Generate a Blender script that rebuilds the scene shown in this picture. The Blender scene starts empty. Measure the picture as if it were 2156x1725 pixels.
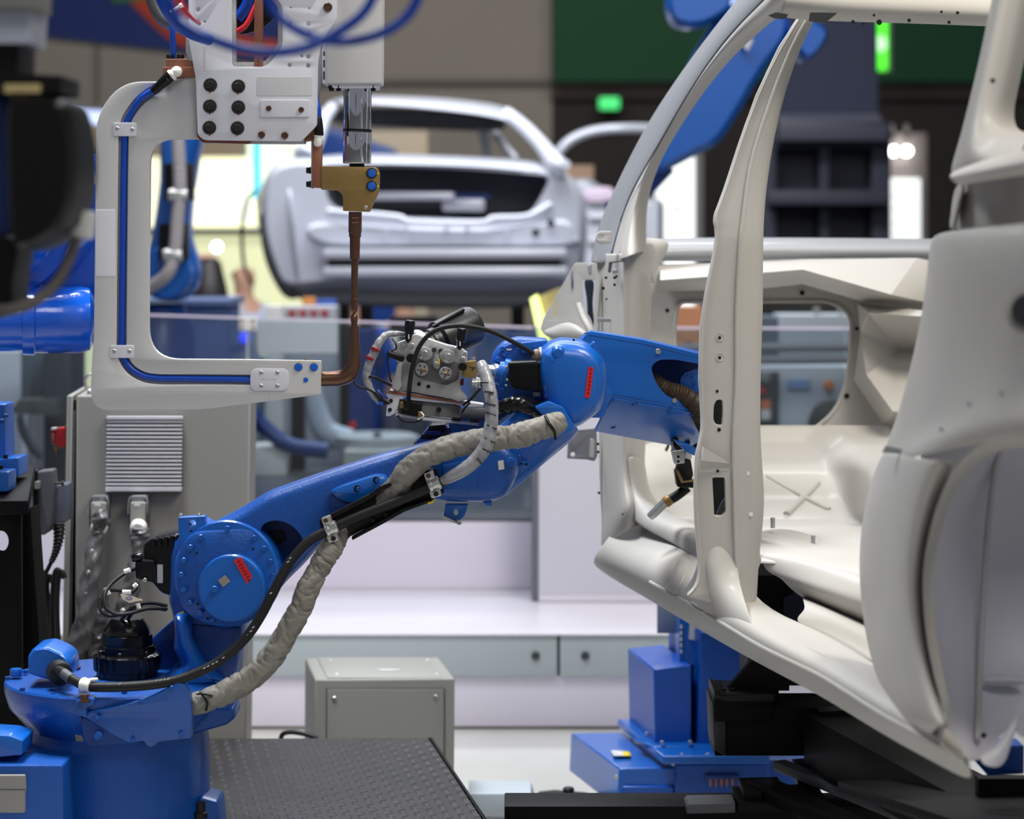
import bpy, bmesh, math, random
from mathutils import Vector, Matrix
from mathutils.geometry import tessellate_polygon
random.seed(7)
R = math.radians
# ---------------------------------------------------------------- picture <-> world
F, CX, HY, CH = 5090.0, 1078.0, 500.0, 1.5          # 85 mm lens on a 36 mm sensor, eye 1.5 m above the floor
def P(x, y, d): return Vector(((x-CX)/F*d, d, CH-(y-HY)/F*d))
def S(d): return d/F                                 # metres per pixel at depth d
scene = bpy.context.scene
col = scene.collection
# ---------------------------------------------------------------- materials
def mat(name, c, rough=.5, metal=0., coat=0., bump=0., bscale=60., mix=None, mscale=8., mfac=.5, emit=None, estr=0., trans=0., spec=.5, ior=1.45, alpha=1.):
    m = bpy.data.materials.new(name); m.use_nodes = True
    nt = m.node_tree; b = nt.nodes['Principled BSDF']
    b.inputs['Base Color'].default_value = (*c, 1)
    b.inputs['Roughness'].default_value = rough
    b.inputs['Metallic'].default_value = metal
    b.inputs['Coat Weight'].default_value = coat
    b.inputs['Coat Roughness'].default_value = .12
    b.inputs['Specular IOR Level'].default_value = spec
    b.inputs['Transmission Weight'].default_value = trans
    b.inputs['IOR'].default_value = ior
    b.inputs['Alpha'].default_value = alpha
    if emit: b.inputs['Emission Color'].default_value = (*emit, 1); b.inputs['Emission Strength'].default_value = estr
    tc = nt.nodes.new('ShaderNodeTexCoord')
    def noise(sc, det=4):
        n = nt.nodes.new('ShaderNodeTexNoise'); n.inputs['Scale'].default_value = sc; n.inputs['Detail'].default_value = det
        nt.links.new(tc.outputs['Object'], n.inputs['Vector']); return n
    if mix:
        n = noise(mscale, 6); r = nt.nodes.new('ShaderNodeValToRGB')
        r.color_ramp.elements[0].position = .5-mfac*.5; r.color_ramp.elements[1].position = .5+mfac*.5
        r.color_ramp.elements[0].color = (*c, 1); r.color_ramp.elements[1].color = (*mix, 1)
        nt.links.new(n.outputs['Fac'], r.inputs['Fac']); nt.links.new(r.outputs['Color'], b.inputs['Base Color'])
    if bump:
        n = noise(bscale, 3); bp = nt.nodes.new('ShaderNodeBump'); bp.inputs['Strength'].default_value = bump
        bp.inputs['Distance'].default_value = .004
        nt.links.new(n.outputs['Fac'], bp.inputs['Height']); nt.links.new(bp.outputs['Normal'], b.inputs['Normal'])
    return m
# ---------------------------------------------------------------- things and parts
def thing(name, label, cat, loc, group=None):
    o = bpy.data.objects.new(name, None); col.objects.link(o); o.empty_display_size = .1
    o.location = loc; o['label'] = label; o['category'] = cat
    if group: o['group'] = group
    return o
def tag(o, label, cat, group=None, kind=None):
    o['label'] = label; o['category'] = cat
    if group: o['group'] = group
    if kind: o['kind'] = kind
    return o
def chain(o):
    m = Matrix.Identity(4)
    while o: m = Matrix.Translation(o.location) @ o.rotation_euler.to_matrix().to_4x4() @ m; o = o.parent
    return m
def obj(name, bm, m, parent=None, ang=35, label=None, recalc=True, origin=None):
    if recalc: bmesh.ops.recalc_face_normals(bm, faces=bm.faces)
    off = Vector()
    if bm.verts:
        lo = Vector([min(v.co[i] for v in bm.verts) for i in range(3)]); hi = Vector([max(v.co[i] for v in bm.verts) for i in range(3)])
        off = (lo+hi)/2; off.z = lo.z
    bmesh.ops.translate(bm, verts=bm.verts, vec=-off)
    me = bpy.data.meshes.new(name); bm.to_mesh(me); bm.free()
    for p in me.polygons: p.use_smooth = True
    try: me.set_sharp_from_angle(angle=R(ang))
    except Exception: pass
    if m: me.materials.append(m)
    o = bpy.data.objects.new(name, me); col.objects.link(o)
    if parent:
        o.parent = parent
        w = Vector(); q = parent
        while q: w += q.location; q = q.parent
        o.location = off - w
    else: o.location = off
    if label: o['label'] = label
    return o
def struct(o): o['kind'] = 'structure'; return o
# ---------------------------------------------------------------- outlines (in pixels)
def rnd(pts, r=6, n=5):
    out = []; N = len(pts)
    for i, p in enumerate(pts):
        q = Vector(p[:2]); rr = p[2] if len(p) > 2 else r
        a = Vector(pts[i-1][:2]); c = Vector(pts[(i+1) % N][:2])
        if rr <= 0: out.append((q.x, q.y)); continue
        la, lc = (a-q).length, (c-q).length
        k = min(rr, la*.49, lc*.49); A = q+(a-q).normalized()*k; C = q+(c-q).normalized()*k
        for j in range(n+1):
            t = j/n; v = A*(1-t)**2+q*2*t*(1-t)+C*t*t; out.append((v.x, v.y))
    return out
def rect(x0, y0, x1, y1, r=0, n=4): return rnd([(x0, y0), (x1, y0), (x1, y1), (x0, y1)], r, n)
def circ(x, y, r, n=20, ry=None, a0=0): return [(x+r*math.cos(a0+2*math.pi*i/n), y+(ry or r)*math.sin(a0+2*math.pi*i/n)) for i in range(n)]
def cr(pts, n=6, closed=False):
    """Catmull-Rom through points of any dimension"""
    pts = [Vector(p) for p in pts]; N = len(pts); out = []
    rng = range(N if closed else N-1)
    for i in rng:
        if closed: p0, p1, p2, p3 = pts[i-1], pts[i], pts[(i+1) % N], pts[(i+2) % N]
        else: p0, p1, p2, p3 = pts[max(i-1, 0)], pts[i], pts[i+1], pts[min(i+2, N-1)]
        for j in range(n):
            t = j/n
            out.append(.5*((2*p1)+(p2-p0)*t+(2*p0-5*p1+4*p2-p3)*t*t+(3*p1-p0-3*p2+p3)*t**3))
    if not closed: out.append(pts[-1])
    return out
def spl(pts, n=5): return [tuple(v) for v in cr([p[:2] for p in pts], n, True)]
def slot(path, w, n=6):
    c = cr(path, n); L, Rr = [], []
    for i, p in enumerate(c):
        t = (c[min(i+1, len(c)-1)]-c[max(i-1, 0)]).normalized(); nn = Vector((-t.y, t.x))
        L.append(tuple(p+nn*w/2)); Rr.append(tuple(p-nn*w/2))
    return L+Rr[::-1]
def area(p): return sum(p[i-1][0]*p[i][1]-p[i][0]*p[i-1][1] for i in range(len(p)))/2
def inset(p, k):
    if not k: return list(p)
    s = 1 if area(p) > 0 else -1; out = []; N = len(p)
    for i in range(N):
        a, b, c = Vector(p[i-1]), Vector(p[i]), Vector(p[(i+1) % N])
        e1, e2 = b-a, c-b
        if e1.length < 1e-6: e1 = e2
        if e2.length < 1e-6: e2 = e1
        n1 = Vector((-e1.y, e1.x)).normalized()*s; n2 = Vector((-e2.y, e2.x)).normalized()*s
        m = (n1+n2); m = m.normalized() if m.length > 1e-4 else n1
        q = b+m*k/max(.5, m.dot(n1)); out.append((q.x, q.y))
    return out
def dedupe(p):
    out = []
    for q in p:
        if not out or (Vector(q)-Vector(out[-1])).length > .05: out.append(tuple(q[:2]))
    if len(out) > 2 and (Vector(out[0])-Vector(out[-1])).length < .05: out.pop()
    return out
def plate_bm(bm, outline, d, thick, bev=1.5, holes=(), prof=None, d2=None):
    """an outline of the picture standing at depth d (number or f(x,y)), with real thickness going straight back (+Y)"""
    df = d if callable(d) else (lambda x, y: d)
    outline = dedupe(outline); holes = [dedupe(h) for h in holes]
    cx = sum(p[0] for p in outline)/len(outline); cy = sum(p[1] for p in outline)/len(outline)
    s = S(df(cx, cy))
    if prof is None:
        b = min(bev, thick/s*.45)
        prof = [(b, 0), (b*.3, b*.3*s), (0, b*s), (0, thick-b*s), (b, thick)] if b > 0 else [(0, 0), (0, thick)]
    hb = min(prof[0][0], 1.2)
    loops = [(outline, 1)]+[(h, -1) for h in holes]
    rings = []
    for lp, sg in loops:
        rr = []
        for k, w in prof:
            q = inset(lp, k*sg if sg > 0 else -min(k, hb))
            rr.append([bm.verts.new(P(x, y, df(x, y))+Vector((0, w, 0))) for x, y in q])
        for i in range(len(rr)-1):
            A, B = rr[i], rr[i+1]; n = len(A)
            for j in range(n):
                try: bm.faces.new((A[j], A[(j+1) % n], B[(j+1) % n], B[j]))
                except ValueError: pass
        rings.append(rr)
    for idx in (0, -1):
        polys = []; vs = []
        for (lp, sg), rr in zip(loops, rings):
            k, w = prof[idx]; q = inset(lp, k*sg if sg > 0 else -min(k, hb))
            polys.append([Vector((x, y, 0)) for x, y in q]); vs += rr[idx]
        if len(polys) == 1 and len(vs) < 5:
            try: bm.faces.new(vs)
            except ValueError: pass
            continue
        for t in tessellate_polygon(polys):
            try: bm.faces.new([vs[i] for i in t])
            except ValueError: pass
def plate(name, outline, d, thick, m, parent=None, ang=35, label=None, **k):
    bm = bmesh.new(); plate_bm(bm, outline, d, thick, **k); return obj(name, bm, m, parent, ang, label)
# ---------------------------------------------------------------- tubes, lathes, boxes, sheets
def frame_of(t):
    t = t.normalized(); a = Vector((0, 0, 1)) if abs(t.z) < .9 else Vector((1, 0, 0))
    u = t.cross(a).normalized(); return u, t.cross(u)
def tube_bm(bm, pts, r, n=12, caps=True, rf=None):
    u = None; prev = None; N = len(pts)
    for i, p in enumerate(pts):
        t = (pts[min(i+1, N-1)]-pts[max(i-1, 0)]).normalized()
        if u is None: u, _ = frame_of(t)
        u = (u-t*u.dot(t)).normalized(); v = t.cross(u)
        ring = []
        for j in range(n):
            a = 2*math.pi*j/n; q = r[i] if isinstance(r, (list, tuple)) else r
            if rf: q *= rf(i/(N-1), a)
            ring.append(bm.verts.new(p+(u*math.cos(a)+v*math.sin(a))*q))
        if prev:
            for j in range(n): bm.faces.new((prev[j], prev[(j+1) % n], ring[(j+1) % n], ring[j]))
        elif caps: bm.faces.new(ring)
        prev = ring
    if caps: bm.faces.new(prev)
def tube(name, path, r, m, parent=None, n=12, seg=6, rf=None, label=None, ang=60):
    """path of (x, y, depth); r in pixels (number, or list per path point)"""
    pts = cr([P(*p) for p in path], seg)
    if isinstance(r, (list, tuple)):
        rr = [q[0] for q in cr([(a*S(p[2]), 0, 0) for a, p in zip(r, path)], seg)]
    else: rr = r*S(sum(p[2] for p in path)/len(path))
    bm = bmesh.new(); tube_bm(bm, pts, rr, n, True, rf); return obj(name, bm, m, parent, ang, label)
def lathe_bm(bm, prof, O, ax, n=28, caps=True, rfun=None):
    ax = Vector(ax).normalized(); u, v = frame_of(ax); prev = None
    for t, r in prof:
        ring = [bm.verts.new(O+ax*t+(u*math.cos(2*math.pi*j/n)+v*math.sin(2*math.pi*j/n))*r*(rfun(j) if rfun else 1)) for j in range(n)]
        if prev:
            for j in range(n): bm.faces.new((prev[j], prev[(j+1) % n], ring[(j+1) % n], ring[j]))
        elif caps: bm.faces.new(ring)
        prev = ring
    if caps: bm.faces.new(prev)
def lathe(name, prof, O, ax, m, parent=None, n=28, ang=35, label=None, rfun=None):
    bm = bmesh.new(); lathe_bm(bm, prof, O, ax, n, True, rfun); return obj(name, bm, m, parent, ang, label)
def rod(name, a, b, prof, m, parent=None, n=24, ang=35, label=None):
    """turned piece between two picture points (x,y,d); prof = (fraction along, radius in px)"""
    A, B = P(*a), P(*b); L = (B-A).length; s = S((a[2]+b[2])/2)
    return lathe(name, [(t*L, r*s) for t, r in prof], A, B-A, m, parent, n, ang, label)
def box_bm(bm, c, size, rz=0, bev=0, rot=None):
    M = Matrix.Translation(c) @ (rot.to_4x4() if rot else Matrix.Rotation(rz, 4, 'Z'))
    g = bmesh.ops.create_cube(bm, size=1, matrix=M @ Matrix.Diagonal((*size, 1)))
    if bev: bmesh.ops.bevel(bm, geom=list({e for v in g['verts'] for e in v.link_edges}), offset=bev, segments=2, affect='EDGES', profile=.6)
def box(name, c, size, m, parent=None, rz=0, bev=0, label=None, rot=None):
    bm = bmesh.new(); box_bm(bm, Vector(c), size, rz, bev, rot); return obj(name, bm, m, parent, 35, label)
def pbox_bm(bm, x0, y0, x1, y1, d, dep, bev=0, rz=0):
    a, b = P(x0, y0, d), P(x1, y1, d); w, h = b.x-a.x, a.z-b.z
    c = Vector(((a.x+b.x)/2, d, (a.z+b.z)/2))+Matrix.Rotation(rz, 3, 'Z') @ Vector((0, dep/2, 0))
    box_bm(bm, c, (w, dep, h), rz, bev)
def pbox(name, x0, y0, x1, y1, d, dep, m, parent=None, bev=0, rz=0, label=None):
    """box whose front face covers the picture rectangle at depth d"""
    bm = bmesh.new(); pbox_bm(bm, x0, y0, x1, y1, d, dep, bev, rz); return obj(name, bm, m, parent, 35, label)
def poly(name, pts, faces, m, parent=None, thick=0, bev=0, label=None, world=False):
    bm = bmesh.new(); vs = [bm.verts.new(Vector(p) if world else P(*p)) for p in pts]
    for f in faces: bm.faces.new([vs[i] for i in f])
    o = obj(name, bm, m, parent, 35, label)
    if thick: s = o.modifiers.new('solid', 'SOLIDIFY'); s.thickness = thick; s.offset = 0
    if bev: b = o.modifiers.new('bev', 'BEVEL'); b.width = bev; b.segments = 2
    return o
def sheet(name, rows, m, parent=None, thick=.004, sub=2, label=None, f=None, closed=False, off=0):
    """pressed panel: a grid of picture points (x, y, depth), smoothed and given thickness"""
    bm = bmesh.new(); g = [[bm.verts.new(f(*p) if f else P(*p)) for p in r] for r in rows]
    for i in range(len(g)-1):
        w = len(g[i])
        for j in range(w if closed else w-1): bm.faces.new((g[i][j], g[i][(j+1) % w], g[i+1][(j+1) % w], g[i+1][j]))
    o = obj(name, bm, m, parent, 80, label)
    if thick: s = o.modifiers.new('solid', 'SOLIDIFY'); s.thickness = thick; s.offset = off
    if sub: q = o.modifiers.new('sub', 'SUBSURF'); q.levels = sub; q.render_levels = sub
    return o
def child(o, parent, loc):
    """a copy of a mesh part placed (world) under another parent"""
    c = o.copy(); col.objects.link(c); c.parent = parent
    w = Vector(); q = parent
    while q: w += q.location; q = q.parent
    c.location = loc-w; return c
# small fasteners: one mesh each, then copies
def fast_mesh(name, prof, n, m, sock=0):
    bm = bmesh.new(); lathe_bm(bm, prof, Vector(), (0, -1, 0), n)
    if sock: 
        f = max((f for f in bm.faces if len(f.verts) == n), key=lambda f: -f.calc_center_median().y)
        r = bmesh.ops.inset_region(bm, faces=[f], thickness=sock)
        bmesh.ops.translate(bm, verts=f.verts, vec=(0, sock*.9, 0))
    bmesh.ops.recalc_face_normals(bm, faces=bm.faces)
    me = bpy.data.meshes.new(name); bm.to_mesh(me); bm.free(); me.materials.append(m)
    return me
def put(name, me, x, y, d, r, parent, rot=None, label=None):
    o = bpy.data.objects.new(name, me); col.objects.link(o); o.parent = parent
    w = Vector(); q = parent
    while q: w += q.location; q = q.parent
    o.location = P(x, y, d)-w; k = r*S(d); o.scale = (k, k, k)
    if rot: o.rotation_euler = rot
    return o
def person(name, label, x, ytop, d, h, shirt, trouser, hair, skin, long_hair=False, turn=0, grp=None, lean=0.):
    """a standing visitor: one continuous skinned body, hair and clothes as children"""
    top = P(x, ytop, d); base = Vector((top.x, d, top.z-h)); k = h/1.7
    t = thing(name, label, 'person', base, grp)
    def sk(nm, chains, mt, lv=2):
        me = bpy.data.meshes.new(nm); vs, es, rs = [], [], []
        idx = {}
        for ch in chains:
            pv = None
            for q in ch:
                key = tuple(q[:3])
                if key not in idx: idx[key] = len(vs); vs.append(Matrix.Rotation(turn, 3, 'Z') @ (Vector(q[:3])*k)); rs.append(q[3]*k)
                if pv is not None: es.append((pv, idx[key]))
                pv = idx[key]
        me.from_pydata(vs, es, []); me.materials.append(mt)
        o = bpy.data.objects.new(nm, me); col.objects.link(o); o.parent = t
        md = o.modifiers.new('skin', 'SKIN'); sl = me.skin_vertices[0].data
        for i, r in enumerate(rs): sl[i].radius = (r, r)
        sl[0].use_root = True
        s2 = o.modifiers.new('sub', 'SUBSURF'); s2.levels = s2.render_levels = lv
        md.use_smooth_shade = True
        return o
    pel = (0, 0, .92, .125)
    body = [[pel, (0, 0, 1.08, .115), (0, 0, 1.25, .135), (0, 0, 1.4, .1), (0, -.01, 1.48, .05), (0, -.02, 1.56, .075), (0, -.02, 1.64, .085), (0, -.01, 1.68, .05)]]
    for s in (-1, 1):
        body.append([(0, 0, 1.4, .1), (s*.15, 0, 1.38, .06), (s*.22, 0, 1.18, .045), (s*.24, -.03, 1.05, .036), (s*.23, -.12, .86, .028), (s*.23, -.15, .80, .03), (s*.225, -.17, .74, .018)])
        body.append([pel, (s*.09, 0, .82, .095), (s*.1, -.01, .5, .062), (s*.1, .01, .28, .052), (s*.1, .02, .08, .042), (s*.105, -.05, .03, .036), (s*.11, -.14, .02, .028)])
    sk('body', body, skin)
    sk('shirt', [[(0, 0, .95, .135), (0, 0, 1.08, .13), (0, 0, 1.25, .15), (0, 0, 1.4, .112), (0, -.005, 1.44, .06)]]+[[(0, 0, 1.4, .112), (s*.15, 0, 1.38, .072), (s*.22, 0, 1.18, .058), (s*.235, -.02, 1.08, .05)] for s in (-1, 1)], shirt)
    sk('trousers', [[(0, 0, .92, .135), (s*.09, 0, .82, .108), (s*.1, -.01, .5, .075), (s*.1, .01, .28, .066), (s*.1, .02, .1, .06)] for s in (-1, 1)], trouser)
    sk('hair', [[(0, .025, 1.66, .088), (0, .045, 1.58, .085)]+([(0, .07, 1.45, .13), (0, .08, 1.28, .12)] if long_hair else [])], hair)
    return t
# ================================================================ colours
def c(r, g, b):
    f = lambda v: (v/255/12.92) if v/255 <= .04045 else ((v/255+.055)/1.055)**2.4
    return (f(r), f(g), f(b))
BLUE = mat('blue_paint', c(10, 90, 178), .32, 0, .35, .08, 240)
BLUE2 = mat('blue_paint_cast', c(7, 74, 156), .42, 0, .25, .25, 190)
BLUED = mat('blue_dark_and_shade', c(2, 52, 124), .45, 0, .15, .06, 200)  # dark blue parts, and the shade painted into the robot's pocket and recesses
BLUEH = mat('blue_hose', c(8, 66, 170), .35)
BLUEB = mat('blue_button', c(20, 88, 190), .5)
BLACK = mat('black_plastic', c(13, 13, 14), .4, spec=.3)
BLACKG = mat('black_gloss', c(10, 10, 11), .22, 0, .15, spec=.4)
BLACKS = mat('black_steel', c(8, 8, 9), .5, 0, 0, .12, 90, c(16, 15, 15), 14, .6, spec=.15)
RUBBER = mat('black_rubber', c(24, 24, 26), .5, spec=.35)
ALU = mat('brushed_aluminium', c(204, 204, 206), .5, .2, 0, .05, 300, c(192, 192, 192), 5, .7)
ALUW = mat('bead_blasted_aluminium', c(208, 209, 218), .6, .1, 0, .05, 400)
ALUG = mat('cast_aluminium', c(158, 158, 158), .45, .4, 0, .15, 150, c(186, 186, 186), 25, .8)
STEEL = mat('zinc_steel', c(200, 200, 198), .28, .85)
CHROME = mat('chrome', c(205, 208, 215), .06, 1.)
COPPER = mat('copper', c(160, 108, 86), .42, .45, 0, .05, 200, c(140, 88, 68), 20, .7)
BRONZE = mat('aged_copper', c(112, 84, 68), .3, .75, 0, .03, 120, c(96, 68, 54), 30, .8)
BRASS = mat('brass', c(150, 124, 76), .42, .45, 0, .04, 250, c(138, 112, 66), 12, .8)
DBOLT = mat('dark_bolt', c(42, 40, 38), .45, .4)
BROWNB = mat('bronze_bolt', c(92, 66, 54), .45, .4)
WHITEP = mat('white_plastic', c(232, 231, 226), .5)
LABEL = mat('pale_label', c(205, 205, 205), .7)
RED = mat('red_label', c(205, 22, 30), .5)
YEL = mat('yellow_label', c(235, 205, 30), .6)
GREYP = mat('grey_painted_steel', c(134, 133, 129), .5, 0, 0, .04, 300)
GREYB = mat('grey_box_paint', c(142, 142, 137), .55, 0, 0, .05, 300)
GREYD = mat('dark_grey_plastic', c(72, 74, 80), .5)
SLEEVE = mat('grey_fabric_sleeve', c(136, 132, 124), .58, 0, 0, .3, 70, c(112, 109, 102), 9, .6)
FOIL = mat('grey_vinyl_sleeve', c(98, 98, 100), .3, .3, 0, .2, 40)
SPIRAL = mat('spiral_wrap', c(158, 158, 162), .3, 0, .4, .05, 100, c(122, 122, 128), 40, .5)
CAR = mat('primed_car_steel', c(186, 184, 180), .6, 0, .08, .04, 45, c(178, 174, 166), 3.5, .6)
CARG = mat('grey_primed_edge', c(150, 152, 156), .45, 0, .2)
SEDAN = mat('silver_car_steel', c(200, 203, 214), .3, .15, .5)
DARKIN = mat('dark_interior', c(40, 42, 46), .6)
GLASSM = None
WHITEW = mat('white_laminate', c(222, 218, 232), .45, 0, 0, .02, 80)
WHITET = mat('white_gloss_top', c(220, 217, 226), .25)
GREYW = mat('grey_laminate', c(172, 182, 188), .5)
def glass_mat(nm, tint, mixf):
    m = bpy.data.materials.new(nm); m.use_nodes = True; nt = m.node_tree
    for n in list(nt.nodes): nt.nodes.remove(n)
    o = nt.nodes.new('ShaderNodeOutputMaterial'); t = nt.nodes.new('ShaderNodeBsdfTransparent'); t.inputs['Color'].default_value = (*tint, 1)
    g = nt.nodes.new('ShaderNodeBsdfGlossy'); g.inputs['Roughness'].default_value = .03
    x = nt.nodes.new('ShaderNodeMixShader'); x.inputs['Fac'].default_value = mixf
    nt.links.new(t.outputs[0], x.inputs[1]); nt.links.new(g.outputs[0], x.inputs[2]); nt.links.new(x.outputs[0], o.inputs['Surface'])
    return m
GLASSM = glass_mat('clear_glass', (.78, .84, .88), .08)
CLEAR = glass_mat('clear_plastic', (.93, .93, .93), .06)
def lamp_mat(nm, rgb, s): return mat(nm, rgb, .5, emit=rgb, estr=s)
# ================================================================ camera
cd = bpy.data.cameras.new('camera'); cam = bpy.data.objects.new('camera', cd); col.objects.link(cam)
cd.lens = 85; cd.sensor_width = 36; cd.sensor_fit = 'HORIZONTAL'
cam.location = (0, 0, CH); cam.rotation_euler = (R(90), 0, 0)
cd.shift_y = -362.5/2156; cd.clip_end = 200
cd.dof.use_dof = True; cd.dof.focus_distance = 4.78; cd.dof.aperture_fstop = 3.3
scene.camera = cam
# ================================================================ light
w = bpy.data.worlds.new('hall'); scene.world = w; w.use_nodes = True
bg = w.node_tree.nodes['Background']; bg.inputs[0].default_value = (.91, .93, 1., 1); bg.inputs[1].default_value = .23
def lamp(nm, loc, aim, sx, sy, e, rgb, spread=180):
    l = bpy.data.lights.new(nm, 'AREA'); l.shape = 'RECTANGLE'; l.size = sx; l.size_y = sy; l.energy = e; l.color = rgb; l.spread = R(spread)
    o = bpy.data.objects.new(nm, l); col.objects.link(o); o.location = loc
    o.rotation_euler = (Vector(aim)-Vector(loc)).to_track_quat('-Z', 'Y').to_euler()
    return o
lamp('hall_lamp', (.9, .4, 4.8), (.3, 5.8, .8), 2.4, 1.4, 62, (1, .985, .97))
lamp('hall_lamp', (-1.1, 5.0, 4.4), (-.75, 4.9, .4), 1.6, .8, 62, (.93, .96, 1), 85)
lamp('hall_lamp', (1.7, 3.7, 4.2), (1.0, 5.8, .8), 1.4, 1.1, 50, (1, .93, .82), 120)
lamp('hall_lamp', (-.2, 7.6, 4.6), (0, 8.0, .3), 5.0, 1.0, 120, (.93, .94, 1))
lamp('hall_lamp', (-.4, 11.3, 5.0), (-.4, 12.6, 1.3), 4.0, 1.2, 330, (.93, .96, 1))
lamp('hall_lamp', (0, 19, 7.5), (0, 22, 2), 9.0, 2.0, 330, (1, .97, .93))
vs = scene.view_settings; vs.view_transform = 'Standard'; vs.look = 'None'; vs.exposure = .14; vs.gamma = 1; vs.use_curve_mapping = False
# ================================================================ the hall
FLOORM = mat('hall_floor', c(206, 205, 203), .32, 0, 0, .04, 3, c(178, 178, 170), 1.3, .5)
struct(box('floor', (0, 5.4, -.05), (40, 16.8, .1), FLOORM))
struct(box('floor', (0, 21.9, -.35), (60, 16.2, .1), mat('hall_carpet', c(120, 120, 124), .8, 0, 0, .05, 40)))
def yb(d): return HY+(CH-(.542 if d < 13.75 else -.299))*F/d     # where a thing at depth d meets the floor it stands on
WALLM = mat('hall_wall_paint', c(150, 142, 134), .8, 0, 0, .02, 10, c(142, 135, 128), .6, .6)
a, b_ = P(-3000, 0, 26), P(1162, 0, 26)
wb = struct(box('wall_back', ((a.x+b_.x)/2, 26.1, 4.5), (b_.x-a.x, .2, 9), WALLM)); 
DKW = mat('dark_partition', c(54, 48, 46), .8, 0, 0, .02, 6, c(36, 32, 32), .8, .7)
GRN = mat('green_fascia', c(0, 66, 36), .7)
a, b_ = P(1162, 0, 26), P(4500, 0, 26)
struct(box('wall_right', ((a.x+b_.x)/2, 26.1, 4.5), (b_.x-a.x, .2, 9), DKW))
struct(pbox('trim_1', 1160, 168, 3300, 205, 25.9, .15, mat('grey_brown_trim', c(78, 68, 64), .8)))
struct(pbox('trim_2', 380, 166, 1160, 174, 25.9, .06, mat('wall_rail', c(120, 113, 108), .8)))
tag(plate('green_fascia', rect(1166, -900, 3300, 172), 25.7, .298, GRN, bev=0), 'dark green fascia panel high on the far dark wall', 'panel')
ban = thing('banner', 'dark blue banner with an orange-red sweep, top left of the grey wall', 'banner', P(100, 100, 25.9))
plate('board', [(-700, -900), (660, -900), (660, 142), (410, 112), (70, 74), (-700, 0)], 25.93, .06, mat('banner_blue', c(20, 44, 108), .7), ban, bev=0)
plate('sweep', spl([(235, -40), (310, -60), (395, 14), (470, 60), (560, 82), (640, 90), (640, 120), (540, 113), (430, 106), (372, 92), (330, 60), (290, 20)], 4), 25.91, .02, mat('banner_orange', c(170, 62, 34), .7), ban, bev=0)
plate('green_corner', [(200, -60), (310, -60), (300, 0), (240, 6)], 25.9, .02, mat('banner_green', c(60, 110, 60), .7), ban, bev=0)
for x0 in (202,): struct(pbox('trim_3', x0, 90, x0+5, 230, 25.95, .05, mat('wall_seam', c(96, 94, 92), .8)))
struct(box('ceiling', (0, 13, 9.05), (44, 36, .1), mat('dark_ceiling', c(46, 46, 50), .9)))
# exit signs and lamps on the dark wall
ex = thing('exit_sign', 'small lit green exit sign on the dark wall, left of the blue arm', 'sign', P(1283, 232, 25.6))
plate('lens', rect(1262, 205, 1304, 230, 4), 25.6, .08, lamp_mat('green_lamp', (.05, .55, .14), 1.3), ex)
plate('housing', rect(1256, 200, 1310, 235, 4), 25.66, .2, DARKIN, ex)
g2 = thing('hanging_sign', 'tall bright green lit panel hanging beside the navy column', 'sign', P(1858, 150, 24))
plate('lens', rect(1844, 40, 1869, 148, 3), 24, .06, lamp_mat('green_panel', (.08, .8, .03), 1.2), g2)
plate('pictogram', circ(1855, 92, 12, 14, 16), 23.97, .03, lamp_mat('pale_green_panel', (.5, .95, .5), 1.2), g2)
plate('frame', rect(1840, 34, 1877, 153, 4), 24.06, .1, GREYP, g2)
plate('hanger', rect(1854, -500, 1862, 36), 24.08, .04, GREYD, g2)
# steps of the white stand
st = thing('step_platform', 'low white exhibition platform with a grey band along its front edge', 'platform', (0, 7.9, 0))
xl, xr = P(-900, 0, 7.35).x, P(3000, 0, 7.35).x
def rbox(nm, x0, x1, y0, y1, z0, z1, m, par, bev=.004): return box(nm, ((x0+x1)/2, (y0+y1)/2, (z0+z1)/2), (x1-x0, y1-y0, z1-z0), m, par, 0, bev)
rbox('skirt', xl, xr, 7.37, 8.23, .008, .164, WHITEW, st)
xs = P(1176, 0, 7.35).x
for x0, x1 in ((xl, xs-.004), (xs+.004, xr)):
    rbox('grey_band', x0, x1, 7.35, 8.2, .166, .288, GREYW, st)
rbox('top', xl, xr, 7.34, 8.24, .289, .297, WHITET, st)
rbox('wood_edge', xl, xr, 7.38, 8.0, 0, .008, mat('wood_edge', c(130, 105, 80), .7), st)
LOCK = fast_mesh('lock', [(0, 1), (.4, 1), (.6, .75), (.2, .5)], 16, GREYD)
for x in (1128, 1232): put('panel_lock', LOCK, x, 1381, 7.348, 9, st)
up = thing('upper_platform', 'taller white platform behind the step, carrying the glass fence', 'platform', (0, 9, 0))
rbox('riser', -6, 6, 8.25, 8.35, 0, .53, WHITEW, up)
rbox('deck', -6, 6, 8.25, 13.8, .53, .54, mat('dark_deck', c(70, 72, 80), .35), up)
pl = thing('white_pillar', 'square white pillar standing on the step, behind the car door frame', 'pillar', P(1260, 1268, 7.99))
a, b_ = P(1134, 1268, 7.98), P(1392, 800, 7.98)
rbox('shaft', a.x, b_.x, 7.98, 8.2, .3, b_.z, mat('white_pillar_laminate', c(212, 212, 222), .5), pl)
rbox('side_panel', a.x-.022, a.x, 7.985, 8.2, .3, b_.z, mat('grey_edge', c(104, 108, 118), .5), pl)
rbox('plinth', a.x-.0, b_.x, 7.968, 7.98, .298, .318, WHITET, pl)
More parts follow.
